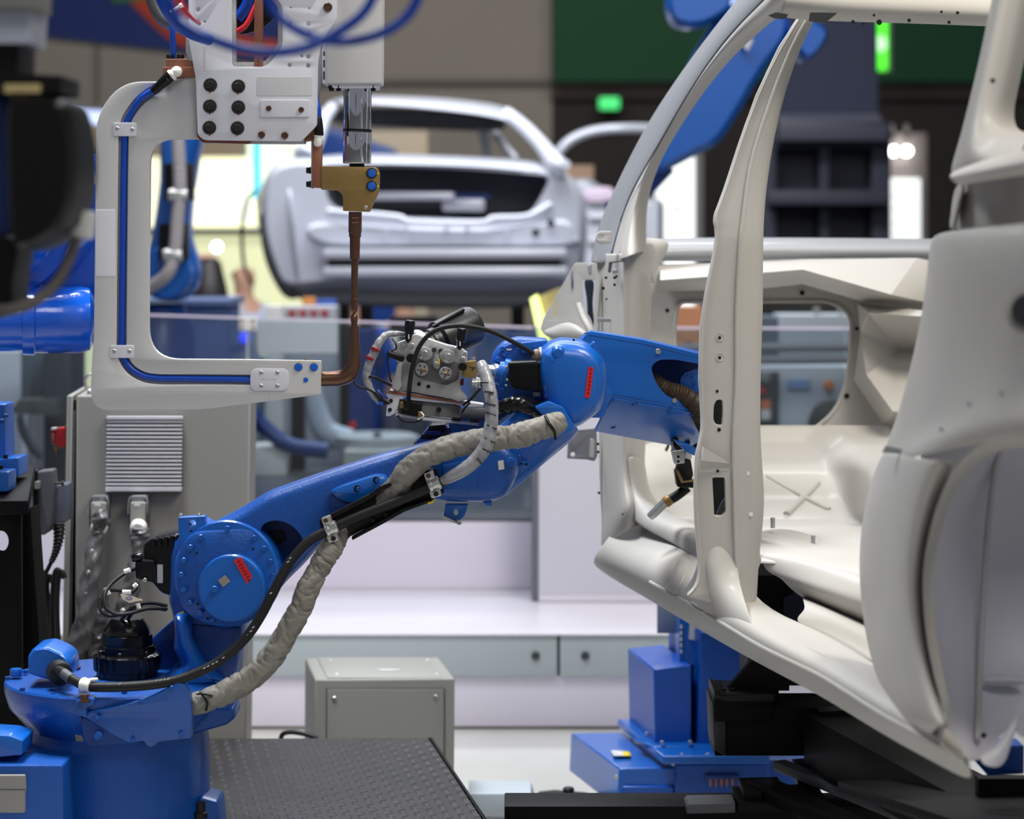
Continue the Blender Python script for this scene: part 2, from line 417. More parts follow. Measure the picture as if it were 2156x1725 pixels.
# glass fence along the upper platform
gf = thing('glass_fence', 'frameless clear glass fence with a bright top edge along the upper platform', 'fence', P(700, 1095, 8.45))
EDGE = mat('glass_edge_glow', c(225, 215, 235), .3, emit=(.8, .72, .85), estr=.12)  # faint emission imitates the light caught along the glass edge
xs_ = [(-260, 655), (70, 657), (522, 671), (1125, 691), (1780, 693), (2500, 696)]
for (x0, y0), (x1, y1) in zip(xs_, xs_[1:]):
    plate('glass_pane', [(x0+2, y0), (x1-2, y1), (x1-2, 1078), (x0+2, 1078)], 8.42, .012, GLASSM, gf, bev=0)
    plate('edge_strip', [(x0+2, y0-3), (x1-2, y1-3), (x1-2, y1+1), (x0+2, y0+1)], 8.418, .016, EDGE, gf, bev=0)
cl = plate('clamp', rect(503, 669, 540, 696, 2), 8.39, .03, WHITEP, gf)
for x, y in ((509, 676), (533, 676), (509, 690), (533, 690)): put('clamp_screw', LOCK, x, y, 8.388, 3, cl)
pbox('panel_joint', 519, 700, 523, 1078, 8.41, .02, mat('clear_joint', c(190, 200, 210), .3), gf)
pn = tag(plate('notice_panel', rect(541, 676, 711, 744, 2), 8.40, .008, mat('grey_acrylic', c(172, 184, 192), .5)), 'blank pale grey acrylic panel fixed to the glass fence behind the electrodes', 'panel')
# ================================================================ lit booth far left
YELW = lamp_mat('lit_cream', (.9, .9, .55), .9)
lb = thing('lit_booth_wall', 'glowing cream display wall seen through the weld gun frame', 'display', P(420, 640, 19))
plate('panel', rect(140, 292, 640, 486, 0), 19, .1, lamp_mat('lit_cream_upper', (.86, .86, .6), .95), lb, bev=0)
plate('panel', rect(140, 492, 640, yb(19), 0), 19, .1, lamp_mat('lit_cream_lower', (.72, .74, .45), .75), lb, bev=0)
plate('tan_header', rect(100, 262, 520, 330, 0), 18.95, .1, mat('tan_board', c(190, 170, 140), .7), lb, bev=0)
plate('cyan_strip', rect(533, 296, 546, 420, 0), 18.9, .1, lamp_mat('cyan_tube', (.0, .5, .75), 1.), lb, bev=0)
plate('grey_rail', rect(140, 480, 640, 494, 0), 18.8, .1, GREYD, lb, bev=0)
for x0, y0, x1, y1 in ((415, 350, 520, 400), (400, 405, 530, 470)): plate('poster', rect(x0, y0, x1, y1), 18.95, .02, lamp_mat('lit_poster', (.95, .95, .78), 1.), lb, bev=0)
for i in range(4): plate('dark_figure', spl([(164+i*9, 322), (169+i*9, 316), (172+i*9, 330), (170+i*9, 352), (165+i*9, 350)]), 18.9, .02, DARKIN, lb, bev=0)
ls = thing('strip_light', 'long blue-white strip light at the left, below the grey wall', 'light', P(170, 268, 25.8))
plate('tube', [(90, 222), (330, 238), (330, 274), (90, 262)], 25.8, .1, lamp_mat('blue_white_tube', (.55, .65, 1.), 1.1), ls, bev=2)
plate('housing', [(80, 214), (335, 231), (335, 240), (80, 226)], 25.78, .219, GREYP, ls, bev=1)
glow = thing('ceiling_spot', 'small round glowing spotlight in the lit booth', 'light', P(456, 530, 17))
lathe('lens', [(0, .02), (.01, .03), (.03, .03)], P(456, 520, 17), (0, 1, 0), lamp_mat('spot_lens', (1, 1, .9), 14), glow)
lathe('can', [(0, .034), (.1, .03)], P(456, 520, 17.03), (0, 1, 0), GREYD, glow)
# ================================================================ blue robot seen through the gun frame
br = thing('background_robot', 'blurred blue robot arm with a grey corrugated hose, seen through the weld gun frame', 'robot', P(360, 640, 9.3))
plate('arm', spl([(342, 270), (420, 262), (412, 330), (398, 420), (396, 500), (414, 560), (408, 606), (378, 632), (330, 630), (300, 600), (306, 540), (322, 470), (334, 380)], 4), 9.3, .2, BLUE, br, prof=[(14, 0), (5, .015), (0, .04), (0, .16), (8, .2)])
plate('elbow_cover', circ(345, 575, 58, 26), 9.22, .1, BLUE, br, prof=[(8, 0), (2, .01), (0, .03), (0, .1)])
for y in (388, 515):
    dx = (388-y)*.09
    pbox('hose_bracket', 345+dx, y-44, 404+dx, y+34, 9.18, .1, BLACK, br, .004)
    rod('hose_clamp', (356+dx, y+24, 9.1), (394+dx, y+24, 9.1), [(0, 14), (.3, 16), (.7, 16), (1, 14)], STEEL, br)
def corr(n): return lambda t, a: 1+.06*math.sin(t*n*2*math.pi)
tube('corrugated_hose', [(372, 260, 9.1), (376, 320, 9.1), (379, 400, 9.1), (374, 460, 9.1), (368, 530, 9.1), (352, 578, 9.1), (315, 606, 9.15), (260, 640, 9.2)], 14, mat('grey_hose', c(176, 170, 172), .6), br, 12, 18, corr(40))
lathe('pedestal', [(0, .16), (.6, .15), (.7, .1)], Vector((P(330, 640, 9.4).x, 9.42, .545)), (0, 0, 1), BLUED, br)
# ================================================================ upper right blue robot
ur = thing('far_robot', 'large blue robot arm reaching down behind the white car pillars', 'robot', P(1316, yb(9.7), 9.7))
plate('upper_arm', spl([(1470, 100), (1530, 10), (1600, -60), (1660, 20), (1660, 80), (1610, 150), (1560, 235), (1515, 300), (1470, 325), (1396, 362), (1382, 352), (1400, 280), (1430, 190)], 4), 9.5, .25, BLUE, ur, prof=[(16, 0), (5, .02), (0, .05), (0, .2), (8, .25)])
plate('wrist', spl([(1414, -20), (1500, -30), (1540, 10), (1480, 50), (1420, 42)], 4), 9.4, .25, BLUE, ur, prof=[(8, 0), (0, .03), (0, .25)])
plate('motor_cover', spl([(1670, 60), (1700, 40), (1742, 60), (1738, 92), (1706, 124), (1680, 104)], 4), 9.4, .25, BLUE, ur, prof=[(8, 0), (0, .03), (0, .25)])
plate('badge', [(1562, 92), (1576, 78), (1586, 84), (1574, 108)], 9.45, .01, LABEL, ur, bev=0)
lathe('base', [(0, .14), (.1, .14), (.12, .09), (1.1, .08)], Vector((P(1316, 0, 9.7).x, 9.7, .545)), (0, 0, 1), BLUED, ur)
tube('lower_arm', [(1316, 440, 9.68), (1340, 410, 9.66), (1400, 345, 9.62)], 26, BLUED, ur)
# ================================================================ navy column, rack, totems
NAVY = mat('navy_panel', c(56, 60, 82), .7)
nc = thing('navy_column', 'tall dark navy column behind the car, above the rack', 'column', P(1745, 500, 17))
plate('shaft', rect(1646, -700, 1848, yb(17)), 17, .5, NAVY, nc, bev=0)
plate('capital', [(1636, 240), (1850, 240), (1862, 262), (1636, 262)], 16.9, .5, mat('navy_trim', c(90, 92, 108), .6), nc, bev=0)
rk = thing('dark_rack', 'dark navy equipment rack with four recessed bays under the navy column', 'rack', P(1740, 505, 15.5))
plate('frame', rect(1606, 256, 1876, yb(15.7)), 15.6, .6, mat('rack_navy', c(40, 43, 58), .6), rk, holes=[rect(1634, 312, 1726, 400), rect(1746, 312, 1836, 400), rect(1634, 432, 1726, 560), rect(1746, 432, 1836, 560)])
for x0, y0, x1, y1 in ((1634, 312, 1726, 400), (1746, 312, 1836, 400), (1634, 432, 1726, 560), (1746, 432, 1836, 560)):
    plate('bay', rect(x0-3, y0-3, x1+3, y1+3), 15.9, .05, mat('rack_bay', c(58, 61, 76), .6), rk, bev=0)
plate('top_beam', [(1640, 250), (1866, 262), (1870, 296), (1640, 296)], 15.4, .3, mat('rack_beam', c(62, 64, 76), .5), rk, bev=1)
plate('shelf', rect(1620, 402, 1870, 430), 15.4, .3, mat('rack_shelf', c(52, 54, 66), .5), rk, bev=1)
LITW = lamp_mat('lit_white', (.95, 1., .97), 1.)
tt = thing('light_totem', 'lit white totem behind the car windscreen, below the blue arm', 'sign', P(1430, 505, 19))
plate('screen', [(1382, 380), (1396, 345), (1440, 322), (1462, 330), (1462, yb(19)), (1382, yb(19))], 19, .1, LITW, tt, bev=0)
plate('side', rect(1462, 322, 1480, yb(19.02)), 19.02, .1, GREYP, tt, bev=0)
for x, y, q in ((1408, 395, 10), (1430, 372, 7), (1425, 440, 12)): plate('mark', spl([(x-q, y+3), (x, y-5), (x+q, y-6), (x+2, y+4)]), 18.98, .01, mat('magenta_mark', c(190, 120, 150), .6), tt, bev=0)
t2 = thing('screen_kiosk', 'tall grey kiosk with a lit white screen and two spotlights, right of the rack', 'kiosk', P(1908, 505, 18.5))
plate('case', rect(1868, 280, 1952, yb(18.6), 3), 18.6, .4, mat('kiosk_grey', c(150, 140, 138), .6), t2)
plate('screen', rect(1870, 376, 1938, 636, 2), 18.55, .04, LITW, t2)
for y in (410, 440, 470, 490): plate('text_line', rect(1882, y, 1912, y+4), 18.53, .01, mat('kiosk_text', c(150, 170, 175), .6), t2, bev=0)
for x in (1882, 1910): lathe('spotlight', [(0, .012), (.01, .034), (.05, .034), (.08, .02)], P(x, 318, 18.45), (0, 1, 0), lamp_mat('spot_white', (1, 1, .96), 12), t2)
for x in (1878, 1908): pbox('lamp_bracket', x-4, 262, x+6, 292, 18.6, .05, GREYP, t2)
# ================================================================ the sedan body
sd = thing('sedan_body', 'unpainted silver sedan body shell seen from behind on black stands', 'car', P(890, 1095, 12.6))
D = 12.0
def q(x, y, o=0): return (x, y, D+o)
sheet('roof', [[q(672, 222, 1.2), q(690, 214, .9), q(705, 214, .6), q(720, 222, .45)], [q(740, 205, 1.2), q(745, 204, .8), q(750, 206, .5), q(752, 216, .35)],
    [q(860, 206, 1.2), q(862, 206, .8), q(864, 210, .5), q(866, 224, .3)], [q(980, 214, 1.2), q(982, 214, .8), q(985, 220, .5), q(985, 236, .3)],
    [q(1060, 226, 1.2), q(1062, 226, .8), q(1064, 234, .5), q(1060, 250, .3)], [q(1085, 240, 1.2), q(1090, 240, .8), q(1086, 250, .5), q(1074, 258, .35)]], SEDAN, sd, .02)
tube('rear_pillar', [q(1066, 238, .4), q(1104, 268, .3), q(1140, 305, .15), q(1168, 342, 0), (1186, 358, 12.)], [14, 15, 16, 20, 22], SEDAN, sd)
tube('rear_pillar', [q(700, 226, .45), q(682, 250, .35), q(664, 290, .2), (640, 330, 12.1)], [12, 15, 20, 26], SEDAN, sd)
tube('front_pillar', [q(1036, 270, 1.3), q(1056, 300, 1.25), q(1086, 336, 1.2)], 9, SEDAN, sd)
tube('centre_pillar', [q(1012, 268, 1.), q(1022, 300, 1.), q(1026, 336, 1.)], 10, SEDAN, sd)
plate('headlining', spl([(690, 232), (860, 228), (1040, 246), (1060, 262), (1020, 268), (860, 262), (700, 250)]), D+.7, .5, DARKIN, sd)
# boot: rear shelf, opening, panels
sheet('parcel_shelf', [[q(640, 338, .5), q(640, 336, .1), q(642, 350, 0)], [q(720, 326, .5), q(720, 326, .1), q(722, 344, -.02)], [q(880, 328, .5), q(880, 330, .1), q(880, 346, -.05)], [q(1050, 336, .5), q(1050, 338, .1), q(1050, 352, -.02)], [q(1150, 344, .5), q(1160, 348, .1), q(1150, 366, 0)]], SEDAN, sd, .02)
rear = spl([(556, 372), (600, 335), (690, 330), (880, 333), (1080, 345), (1190, 362), (1230, 420), (1236, 500), (1222, 590), (1180, 612), (900, 616), (700, 608), (600, 610), (566, 560), (545, 470)], 4)
hole = spl([(690, 352), (880, 350), (1080, 358), (1150, 370), (1140, 410), (1110, 450), (1060, 462), (900, 458), (760, 452), (700, 430), (686, 390)], 4)
plate('rear_panel', rear, D, .5, SEDAN, sd, holes=[hole], prof=[(18, 0), (6, .03), (0, .09), (0, .5)])
plate('boot_floor', rect(660, 345, 1170, 470), D+.45, .1, mat('boot_dark', c(70, 74, 80), .6), sd, bev=0)
pbox('boot_crossbar', 740, 404, 958, 422, D+.1, .1, SEDAN, sd, .02)
pbox('boot_crossbar', 930, 418, 1022, 446, D+.15, .1, SEDAN, sd, .02)
pbox('blue_part', 960, 408, 1030, 420, D+.2, .05, BLUED, sd)
tube('boot_lip', [q(690, 445, -.04), q(780, 452, -.06), q(840, 458, -.06), q(870, 468, -.07), q(1010, 470, -.07), q(1040, 460, -.06), q(1110, 456, -.04), q(1160, 430, -.02)], 7, SEDAN, sd)
plate('lower_panel', spl([(660, 470), (850, 476), (1050, 478), (1180, 462), (1210, 490), (1195, 520), (900, 522), (680, 516)]), D-.05, .1, SEDAN, sd, prof=[(8, 0), (0, .04), (0, .1)])
for x in (812, 856, 940, 984, 1066): pbox('rib', x-4, 478, x+4, 516, D-.07, .04, SEDAN, sd, .01)
for x, y in ((1128, 490), (1160, 470)): lathe('round_hole', [(0, .02), (.01, .018)], P(x, y, D-.06), (0, -1, 0), DARKIN, sd)
pbox('bumper_beam', 680, 524, 1194, 546, D-.16, .12, SEDAN, sd, .015)
pbox('bumper_beam', 680, 562, 1196, 584, D-.16, .12, SEDAN, sd, .015)
pbox('beam_gap_shade', 690, 546, 1180, 562, D-.1, .05, DARKIN, sd)  # dark bar painting the shade between the two bumper beams
plate('underbody', spl([(610, 600), (900, 596), (1190, 590), (1160, 640), (1000, 650), (760, 646), (640, 634)]), D+.1, .4, mat('underbody_grey', c(120, 122, 128), .6), sd, prof=[(8, 0), (0, .05), (0, .4)])
# left flank with wheel arch
sheet('rear_wing', [[q(600, 330, .2), q(570, 356, .4), q(548, 392, .8), q(536, 430, 1.2)], [q(612, 400, -.06), q(578, 410, .2), q(553, 430, .7), q(540, 455, 1.2)], [q(622, 470, -.08), q(585, 474, .1), q(556, 476, .6), q(545, 480, 1.2)], [q(628, 550, -.06), q(600, 548, .1), q(575, 540, .3), q(560, 520, .6)], [q(632, 612, 0), q(612, 606, .1), q(592, 590, .2), q(580, 560, .3)]], SEDAN, sd, .02)
plate('wheel_arch', spl([(548, 450), (570, 462), (576, 520), (590, 575), (622, 626), (596, 622), (566, 570), (550, 510)], 4), D+.02, .3, DARKIN, sd)
tube('door_seal', [(538, 400, 13.2), (522, 420, 13.2), (510, 480, 13.2), (514, 560, 13.2), (532, 600, 13.2)], 4, RUBBER, sd)
for x in (722, 770, 1090, 1140):
    pbox('stand', x-14, 600, x+14, 700, D+.15, .1, BLACK, sd, .005)
    plate('stand_foot', [(x-20, 690), (x+20, 690), (x+34, yb(12.12)), (x-34, yb(12.12))], D+.12, .2, BLACK, sd)
# second body beyond it
s2 = thing('far_car_body', 'blurred silver car body with an arched roof frame beyond the sedan', 'car', P(1260, 700, 14.5))
tube('roof_frame', [(1168, 330, 14.5), (1200, 296, 14.5), (1250, 276, 14.5), (1320, 270, 14.5), (1420, 272, 14.6)], 10, SEDAN, s2)
plate('side', rnd([(1190, 380), (1235, 372), (1280, 400), (1340, 410), (1400, 420), (1400, yb(14.8)), (1200, yb(14.8))], 16), 14.6, .5, SEDAN, s2, prof=[(14, 0), (0, .08), (0, .5)])
plate('tail_light_recess', spl([(1232, 400), (1285, 395), (1290, 420), (1240, 425)]), 14.55, .05, mat('pinkish_lens', c(225, 205, 225), .3), s2)
for y in (450, 500, 545): pbox('ridge', 1238, y, 1300, y+14, 14.56, .1, SEDAN, s2, .02)
cb = tag(plate('brown_cabinet', rect(1160, 348, 1250, yb(16)), 16, .3, mat('cardboard', c(170, 140, 115), .8)), 'brown cabinet standing behind the sedan, right of its rear wing', 'cabinet')
ub = thing('blue_machine', 'dark blue machine seen through the rear window of the sedan', 'machine', P(720, 600, 15.5))
plate('panel', rnd([(650, 270), (700, 268), (760, 290), (830, 312), (850, 340), (850, yb(15.5), 2), (650, yb(15.5), 2)], 10), 15.5, .1, BLUED, ub)
plate('backing', rect(640, 276, 900, yb(15.7)), 15.65, .1, mat('cream_board', c(178, 162, 138), .7), ub, bev=0)
# ================================================================ people behind the glass
SK = mat('skin', c(205, 160, 135), .6); HA = mat('dark_hair', c(34, 28, 28), .5)
def cloth(n, r, g, b): return mat(n, c(r, g, b), .8)
person('person', 'person with long dark hair in a pale top, seen from behind through the gun frame', 436, 526, 14.2, 1.73, cloth('pale_top', 210, 205, 215), cloth('grey_trousers', 90, 95, 110), HA, SK, True, math.pi+.3)
person('person', 'person with dark hair in a light blue shirt, left of the sedan wheel arch', 512, 556, 15.4, 1.63, cloth('light_blue_shirt', 190, 200, 225), cloth('beige_trousers', 190, 185, 170), HA, SK, False, .4)
person('person', 'person in blue work trousers standing behind the electrodes', 756, 606, 14.3, 1.5, cloth('blue_work_shirt', 40, 84, 180), cloth('blue_trousers', 26, 60, 140), HA, SK, False, .2)
person('person', 'person in a cream top and blue trousers under the sedan, right of the electrodes', 852, 600, 14.8, 1.51, cloth('cream_top', 215, 210, 190), cloth('navy_trousers', 50, 66, 110), HA, SK, False, -.3)
person('person', 'person in a bright blue top under the sedan, left of the feeder motor', 812, 618, 16.2, 1.42, cloth('bright_blue_top', 70, 110, 210), cloth('grey_jeans', 110, 116, 130), HA, SK, False, .1)
# ================================================================ machinery behind the glass
def th(nm, lab, cat, x, y, d): return thing(nm, lab, cat, P(x, y, d))
k = th('dark_counter', 'long dark blue counter behind the glass fence, under the background robot', 'counter', 400, 1090, 10)
plate('front', rect(250, 640, 476, yb(10)), 10, .5, mat('counter_navy', c(62, 92, 150), .5), k)
plate('worktop', rect(240, 632, 482, 644), 9.96, .6, mat('counter_top', c(90, 110, 150), .4), k)
plate('indicator_lamp', rect(347, 708, 397, 729, 8), 9.97, .02, lamp_mat('lavender_lamp', (.55, .52, 1.), 1.1), k)
plate('lamp_bezel', rect(344, 705, 400, 732, 9), 9.98, .02, mat('blue_bezel', (.05, .05, .7), .4), k)
k = th('blue_lamp_unit', 'small unit with glowing blue lamps behind the glass clamp', 'lamp', 508, 760, 10.5)
plate('body', rect(478, 692, 530, yb(10.62)), 10.62, .2, mat('unit_grey', c(140, 152, 172), .5), k)
lathe('blue_lamp', [(0, .01), (.01, .022), (.03, .022)], P(514, 712, 10.58), (0, 1, 0), lamp_mat('deep_blue_lamp', (.03, .06, 1.), 1.4), k)
lathe('blue_lamp', [(0, .008), (.01, .018), (.03, .018)], P(494, 712, 10.58), (0, 1, 0), lamp_mat('deep_blue_lamp_dim', (.03, .06, .8), .6), k)
k = th('red_sign_box', 'grey box with red characters behind the glass, under the sedan', 'sign', 650, 1090, 11)
plate('box', rect(592, 646, 706, yb(11)), 11, .25, mat('sign_grey', c(176, 180, 188), .6), k)
for i in range(4):
    x = 606+i*23
    for y in (654, 661): plate('red_stroke', rect(x, y, x+17, y+3), 10.99, .008, RED, k, bev=0)
    plate('red_stroke', rect(x+7, 652, x+10, 668), 10.988, .008, RED, k, bev=0)
k = tag(plate('white_bin', rect(558, 644, 592, yb(10.8)), 10.8, .12, WHITEP), 'narrow white bin left of the grey box with red characters', 'bin')
k = tag(plate('orange_bin', rect(636, 628, 662, yb(11.4)), 11.4, .12, mat('orange_crate', c(215, 140, 70), .6)), 'orange bin standing beneath the sedan', 'bin')
k = tag(plate('blue_bin', rect(662, 632, 706, yb(11.5)), 11.5, .12, mat('blue_crate', c(50, 90, 180), .6)), 'blue bin beside the orange bin beneath the sedan', 'bin')
k = th('power_source', 'beige welding power source with a blue label behind the glass', 'machine', 830, 1090, 9.6)
plate('case', rect(724, 950, 945, yb(9.6), 3), 9.6, .4, mat('beige_case', c(182, 184, 178), .55), k)
plate('blue_label', rect(768, 962, 842, 978), 9.59, .01, mat('pale_blue_label', c(130, 165, 205), .6), k, bev=0)
lathe('turntable', [(0, .17), (.05, .17), (.06, .14)], P(795, 944, 9.85), (0, 0, 1), mat('light_grey_disc', c(170, 174, 176), .5), k)
pbox('post', 786, 910, 802, 950, 9.7, .04, GREYP, k)
k = th('dark_machine', 'dark grey machine base low behind the glass, left of the power source', 'machine', 620, 1090, 9.8)
plate('base', rect(470, 1012, 722, yb(9.8)-1, 3), 9.8, .5, mat('charcoal', c(58, 62, 70), .5), k)
pbox('post', 612, 826, 640, 1012, 9.9, .1, BLACK, k)
pbox('white_cover', 528, 940, 602, 1012, 9.75, .2, WHITEP, k, .01)
tube('blue_pipe', [(520, 858, 9.75), (556, 900, 9.75), (610, 938, 9.75), (690, 950, 9.75)], 17, BLUED, k)
k = th('small_robot', 'curved pale grey arm of a small machine behind the C-shaped gun', 'robot', 700, 1000, 10.2)
tube('arm', [(652, 800, 10.2), (668, 870, 10.2), (690, 912, 10.2), (740, 926, 10.2)], [20, 24, 26, 22], mat('pale_grey_arm', c(180, 188, 200), .5), k)
pbox('foot', 724, 925, 770, yb(10.2), 10.35, .2, GREYP, k)
k = th('blue_partition', 'dark blue partition behind the glass fence, left of the white pillar', 'partition', 1050, 1090, 10.6)
plate('panel', rect(1000, 700, 1400, yb(10.6)), 10.6, .08, mat('partition_blue', c(58, 82, 128), .5), k)
plate('panel', rect(905, 720, 996, yb(10.8)), 10.8, .08, mat('partition_grey', c(128, 146, 178), .5), k)
plate('dark_base', rect(960, 955, 1400, yb(10.5)), 10.5, .1, mat('partition_dark', c(66, 70, 76), .5), k)
k = th('black_column', 'black machine column behind the glass, under the sedan', 'machine', 860, 1090, 11)
pbox('column', 838, 690, 906, yb(11), 11, .2, mat('column_grey', c(72, 80, 92), .6), k)
pbox('head', 820, 668, 920, 700, 10.95, .2, BLACK, k)
k = th('blue_trousers_block', 'slim dark blue block in place of blue-trousered legs, with a red lamp behind the lower electrode', 'machine', 768, yb(10.5), 10.5)  # plain block in place of a visitor's legs in blue trousers
plate('column', rnd([(738, 700), (790, 690), (800, yb(10.5), 0), (734, yb(10.5), 0)], 6), 10.5, .12, BLUED, k)
plate('red_lamp', circ(742, 896, 9, 12), 10.48, .02, RED, k)
for x0, y0, x1, d_, rgb, lab in ((462, 700, 486, 10.9, (205, 205, 170), 'narrow cream panel behind the glass, left of the clamp'), (545, 752, 640, 11.3, (120, 136, 160), 'blue-grey cabinet behind the glass, under the blank notice panel'), (648, 748, 700, 11.45, (165, 178, 196), 'pale blue cabinet behind the glass, right of the blue-grey cabinet'), (916, 706, 940, 10.3, (150, 168, 205), 'narrow pale blue post behind the glass, right of the feeder motor'), (960, 716, 984, 10.35, (66, 110, 190), 'bright blue post behind the glass, right of the pale blue post'), (1040, 960, 1112, 10.2, (96, 98, 96), 'low dark grey cabinet behind the glass, left of the white pillar')):
    tag(plate('display_post' if x1-x0 < 30 else 'low_cabinet', rect(x0, y0, x1, yb(d_), 2), d_, .12, mat('booth_paint', c(*rgb), .6)), lab, 'post' if x1-x0 < 30 else 'cabinet')
lp = thing('light_beam', 'bright yellow-green light bar beside the white fender panel', 'light', P(1145, 720, 9.2))
plate('bar', [(1116, 630), (1132, 620), (1156, 700), (1158, 722), (1136, 722)], 9.2, .05, lamp_mat('yellow_green_bar', (.85, .95, .3), 1.4), lp, bev=0)
plate('board', [(1132, 626), (1180, 606), (1215, 700), (1175, 728), (1156, 716)], 9.25, .05, mat('beige_board', c(190, 172, 120), .7), lp, bev=0)
# seen through the firewall opening
k = th('welding_cabinet', 'light grey welding cabinet with a dark control panel, seen through the firewall opening', 'cabinet', 1700, 1000, 9.4)
plate('case', rect(1592, 772, 1800, yb(9.4), 3), 9.4, .4, mat('case_grey', c(190, 196, 204), .55), k)
plate('control_panel', rect(1596, 784, 1640, 920, 2), 9.38, .04, mat('panel_dark', c(56, 62, 64), .5), k)
plate('orange_tag', rect(1602, 842, 1622, 860), 9.37, .02, mat('orange_tag', c(220, 120, 70), .6), k, bev=0)
plate('white_tag', rect(1602, 862, 1622, 884), 9.37, .02, LABEL, k, bev=0)
plate('red_button', circ(1606, 824, 8, 12), 9.37, .02, RED, k)
plate('meter', circ(1612, 796, 12, 14), 9.37, .02, GREYP, k)
plate('blue_label', rect(1658, 800, 1706, 818), 9.39, .01, mat('blue_label', c(130, 160, 205), .6), k, bev=0)
plate('orange_knob', circ(1746, 812, 11, 14), 9.38, .03, mat('orange_knob', c(225, 130, 60), .5), k)
plate('wheel', circ(1752, 892, 46, 24, 50), 9.3, .06, mat('dark_wheel', c(64, 62, 60), .6), k)
k = th('grey_rail', 'pair of grey horizontal rails in front of the welding cabinet', 'rail', 1690, 775, 9.1)
for y in (732, 758): rod('bar', (1420, y+2, 9.1), (1840, y-2, 9.1), [(0, 10), (1, 10)], mat('rail_grey', c(120, 122, 126), .4), k)
for x in (1450, 1810): pbox('post', x-6, 720, x+6, yb(9.12), 9.12, .05, GREYD, k)
k = th('upper_cabinet', 'pale cabinet above the grey rails, seen through the firewall opening', 'cabinet', 1710, 1000, 10.4)
plate('case', rect(1644, 664, 1810, yb(10.4)), 10.4, .3, mat('pale_case', c(186, 196, 204), .55), k)
plate('dark_side', rect(1420, 668, 1642, yb(10.5)), 10.5, .3, mat('slate', c(92, 104, 118), .55), k)
for x in (1714, 1766): pbox('lifting_lug', x, 646, x+12, 666, 10.5, .03, GREYP, k)
tag(plate('orange_toolbox', rect(1418, 646, 1480, yb(9.8)), 9.8, .1, mat('orange_box', c(205, 140, 100), .6)), 'orange box at the left end of the firewall opening', 'box')
tag(plate('black_cabinet', rect(1590, 636, 2100, yb(11.2)), 11.2, .2, BLACK), 'black cabinet across the top of the firewall opening', 'cabinet')
# far left under the blue spot robot
k = th('left_machine', 'dark machine with a shelf and grey hose at the far left, behind the cabinet', 'machine', 80, 1090, 9)
plate('column', rect(92, 740, 150, yb(9.)), 9., .3, mat('slate_dark', c(50, 56, 66), .5), k)
plate('shelf', [(18, 870), (40, 842), (120, 842), (120, 876)], 8.9, .25, mat('shelf_grey', c(84, 86, 84), .5), k)
tube('grey_hose', [(42, 872, 8.85), (48, 906, 8.85), (66, 940, 8.85), (88, 962, 8.85)], 9, GREYD, k)
plate('panel', rect(44, 740, 94, 846), 9.1, .2, mat('slate_mid', c(92, 104, 116), .5), k)
tag(plate('white_partition', rect(-120, 740, 46, yb(9.6)), 9.6, .1, mat('bright_partition', c(226, 230, 240), .5)), 'white partition at the far left behind the glass', 'partition')
tag(plate('white_base_board', rect(40, 1010, 140, yb(9.4)), 9.4, .1, WHITEW), 'white board low at the far left, beside the grey cabinet', 'panel')
# ================================================================ fasteners shared as mesh data (unit radius, facing the camera)
SOCK = fast_mesh('socket_bolt', [(-.3, .9), (0, 1), (.75, 1), (.95, .86)], 14, BLUE, .3)
SOCKB = fast_mesh('socket_bolt_dark', [(-.3, .9), (0, 1), (.75, 1), (.95, .86)], 14, DBOLT, .3)
SOCKS = fast_mesh('socket_bolt_zinc', [(-.3, .9), (0, 1), (.75, 1), (.95, .86)], 14, STEEL, .3)
HEXB = fast_mesh('hex_bolt', [(-.2, .98), (0, .98), (.7, .98), (.85, .85)], 6, DBOLT)
BRB = fast_mesh('bronze_bolt', [(-.2, .95), (0, 1), (.55, 1), (.75, .8)], 12, BROWNB, .3)
WASH = fast_mesh('washer', [(-.1, 1), (.12, 1), (.18, .95)], 24, mat('black_washer', c(34, 33, 32), .5))
PAN = fast_mesh('pan_screw', [(-.1, 1), (.12, 1), (.3, .8), (.36, .4)], 14, STEEL, .15)
DOT = fast_mesh('red_mark', [(-.1, 1), (.08, 1)], 8, RED)
PIT = fast_mesh('hole', [(0, 1), (.04, 1)], 16, mat('hole_black', c(14, 13, 12), .9))
BTN = fast_mesh('blue_cap', [(-.2, 1), (.18, 1), (.3, .9), (.34, .6)], 22, BLUEB)
STUD = fast_mesh('stud', [(0, 1), (5, 1), (5.3, .8)], 10, STEEL)
# ================================================================ C-type spot welding gun
G = 4.6
gun = thing('spot_welding_gun', 'large C-shaped spot welding gun with brass holder and copper electrodes', 'welding gun', P(435, 862, G))
bm = bmesh.new()
OUT = rnd([(420, 163, 2), (388, 163, 2), (383, 172, 3), (258, 172, 100), (203, 240, 100), (198, 700, 0), (193, 775, 0), (190, 864, 150), (330, 864, 60), (432, 862, 20), (676, 831, 4), (676, 760, 3), (520, 757, 0), (313, 756, 110), (313, 620, 0), (316, 294, 95), (420, 293, 2)], 6, 9)
groove = slot([(330, 186), (298, 209), (274, 238), (262, 268), (259.5, 330), (257.5, 520), (256, 700), (257, 742), (270, 772), (296, 791), (330, 798.5), (400, 799), (480, 799.5), (536, 800)], 21, 6)
plate_bm(bm, OUT, G, .013, bev=1.6, holes=[groove])
plate_bm(bm, OUT, G+.013, .019, bev=.6)
obj('c_frame', bm, ALU, gun)
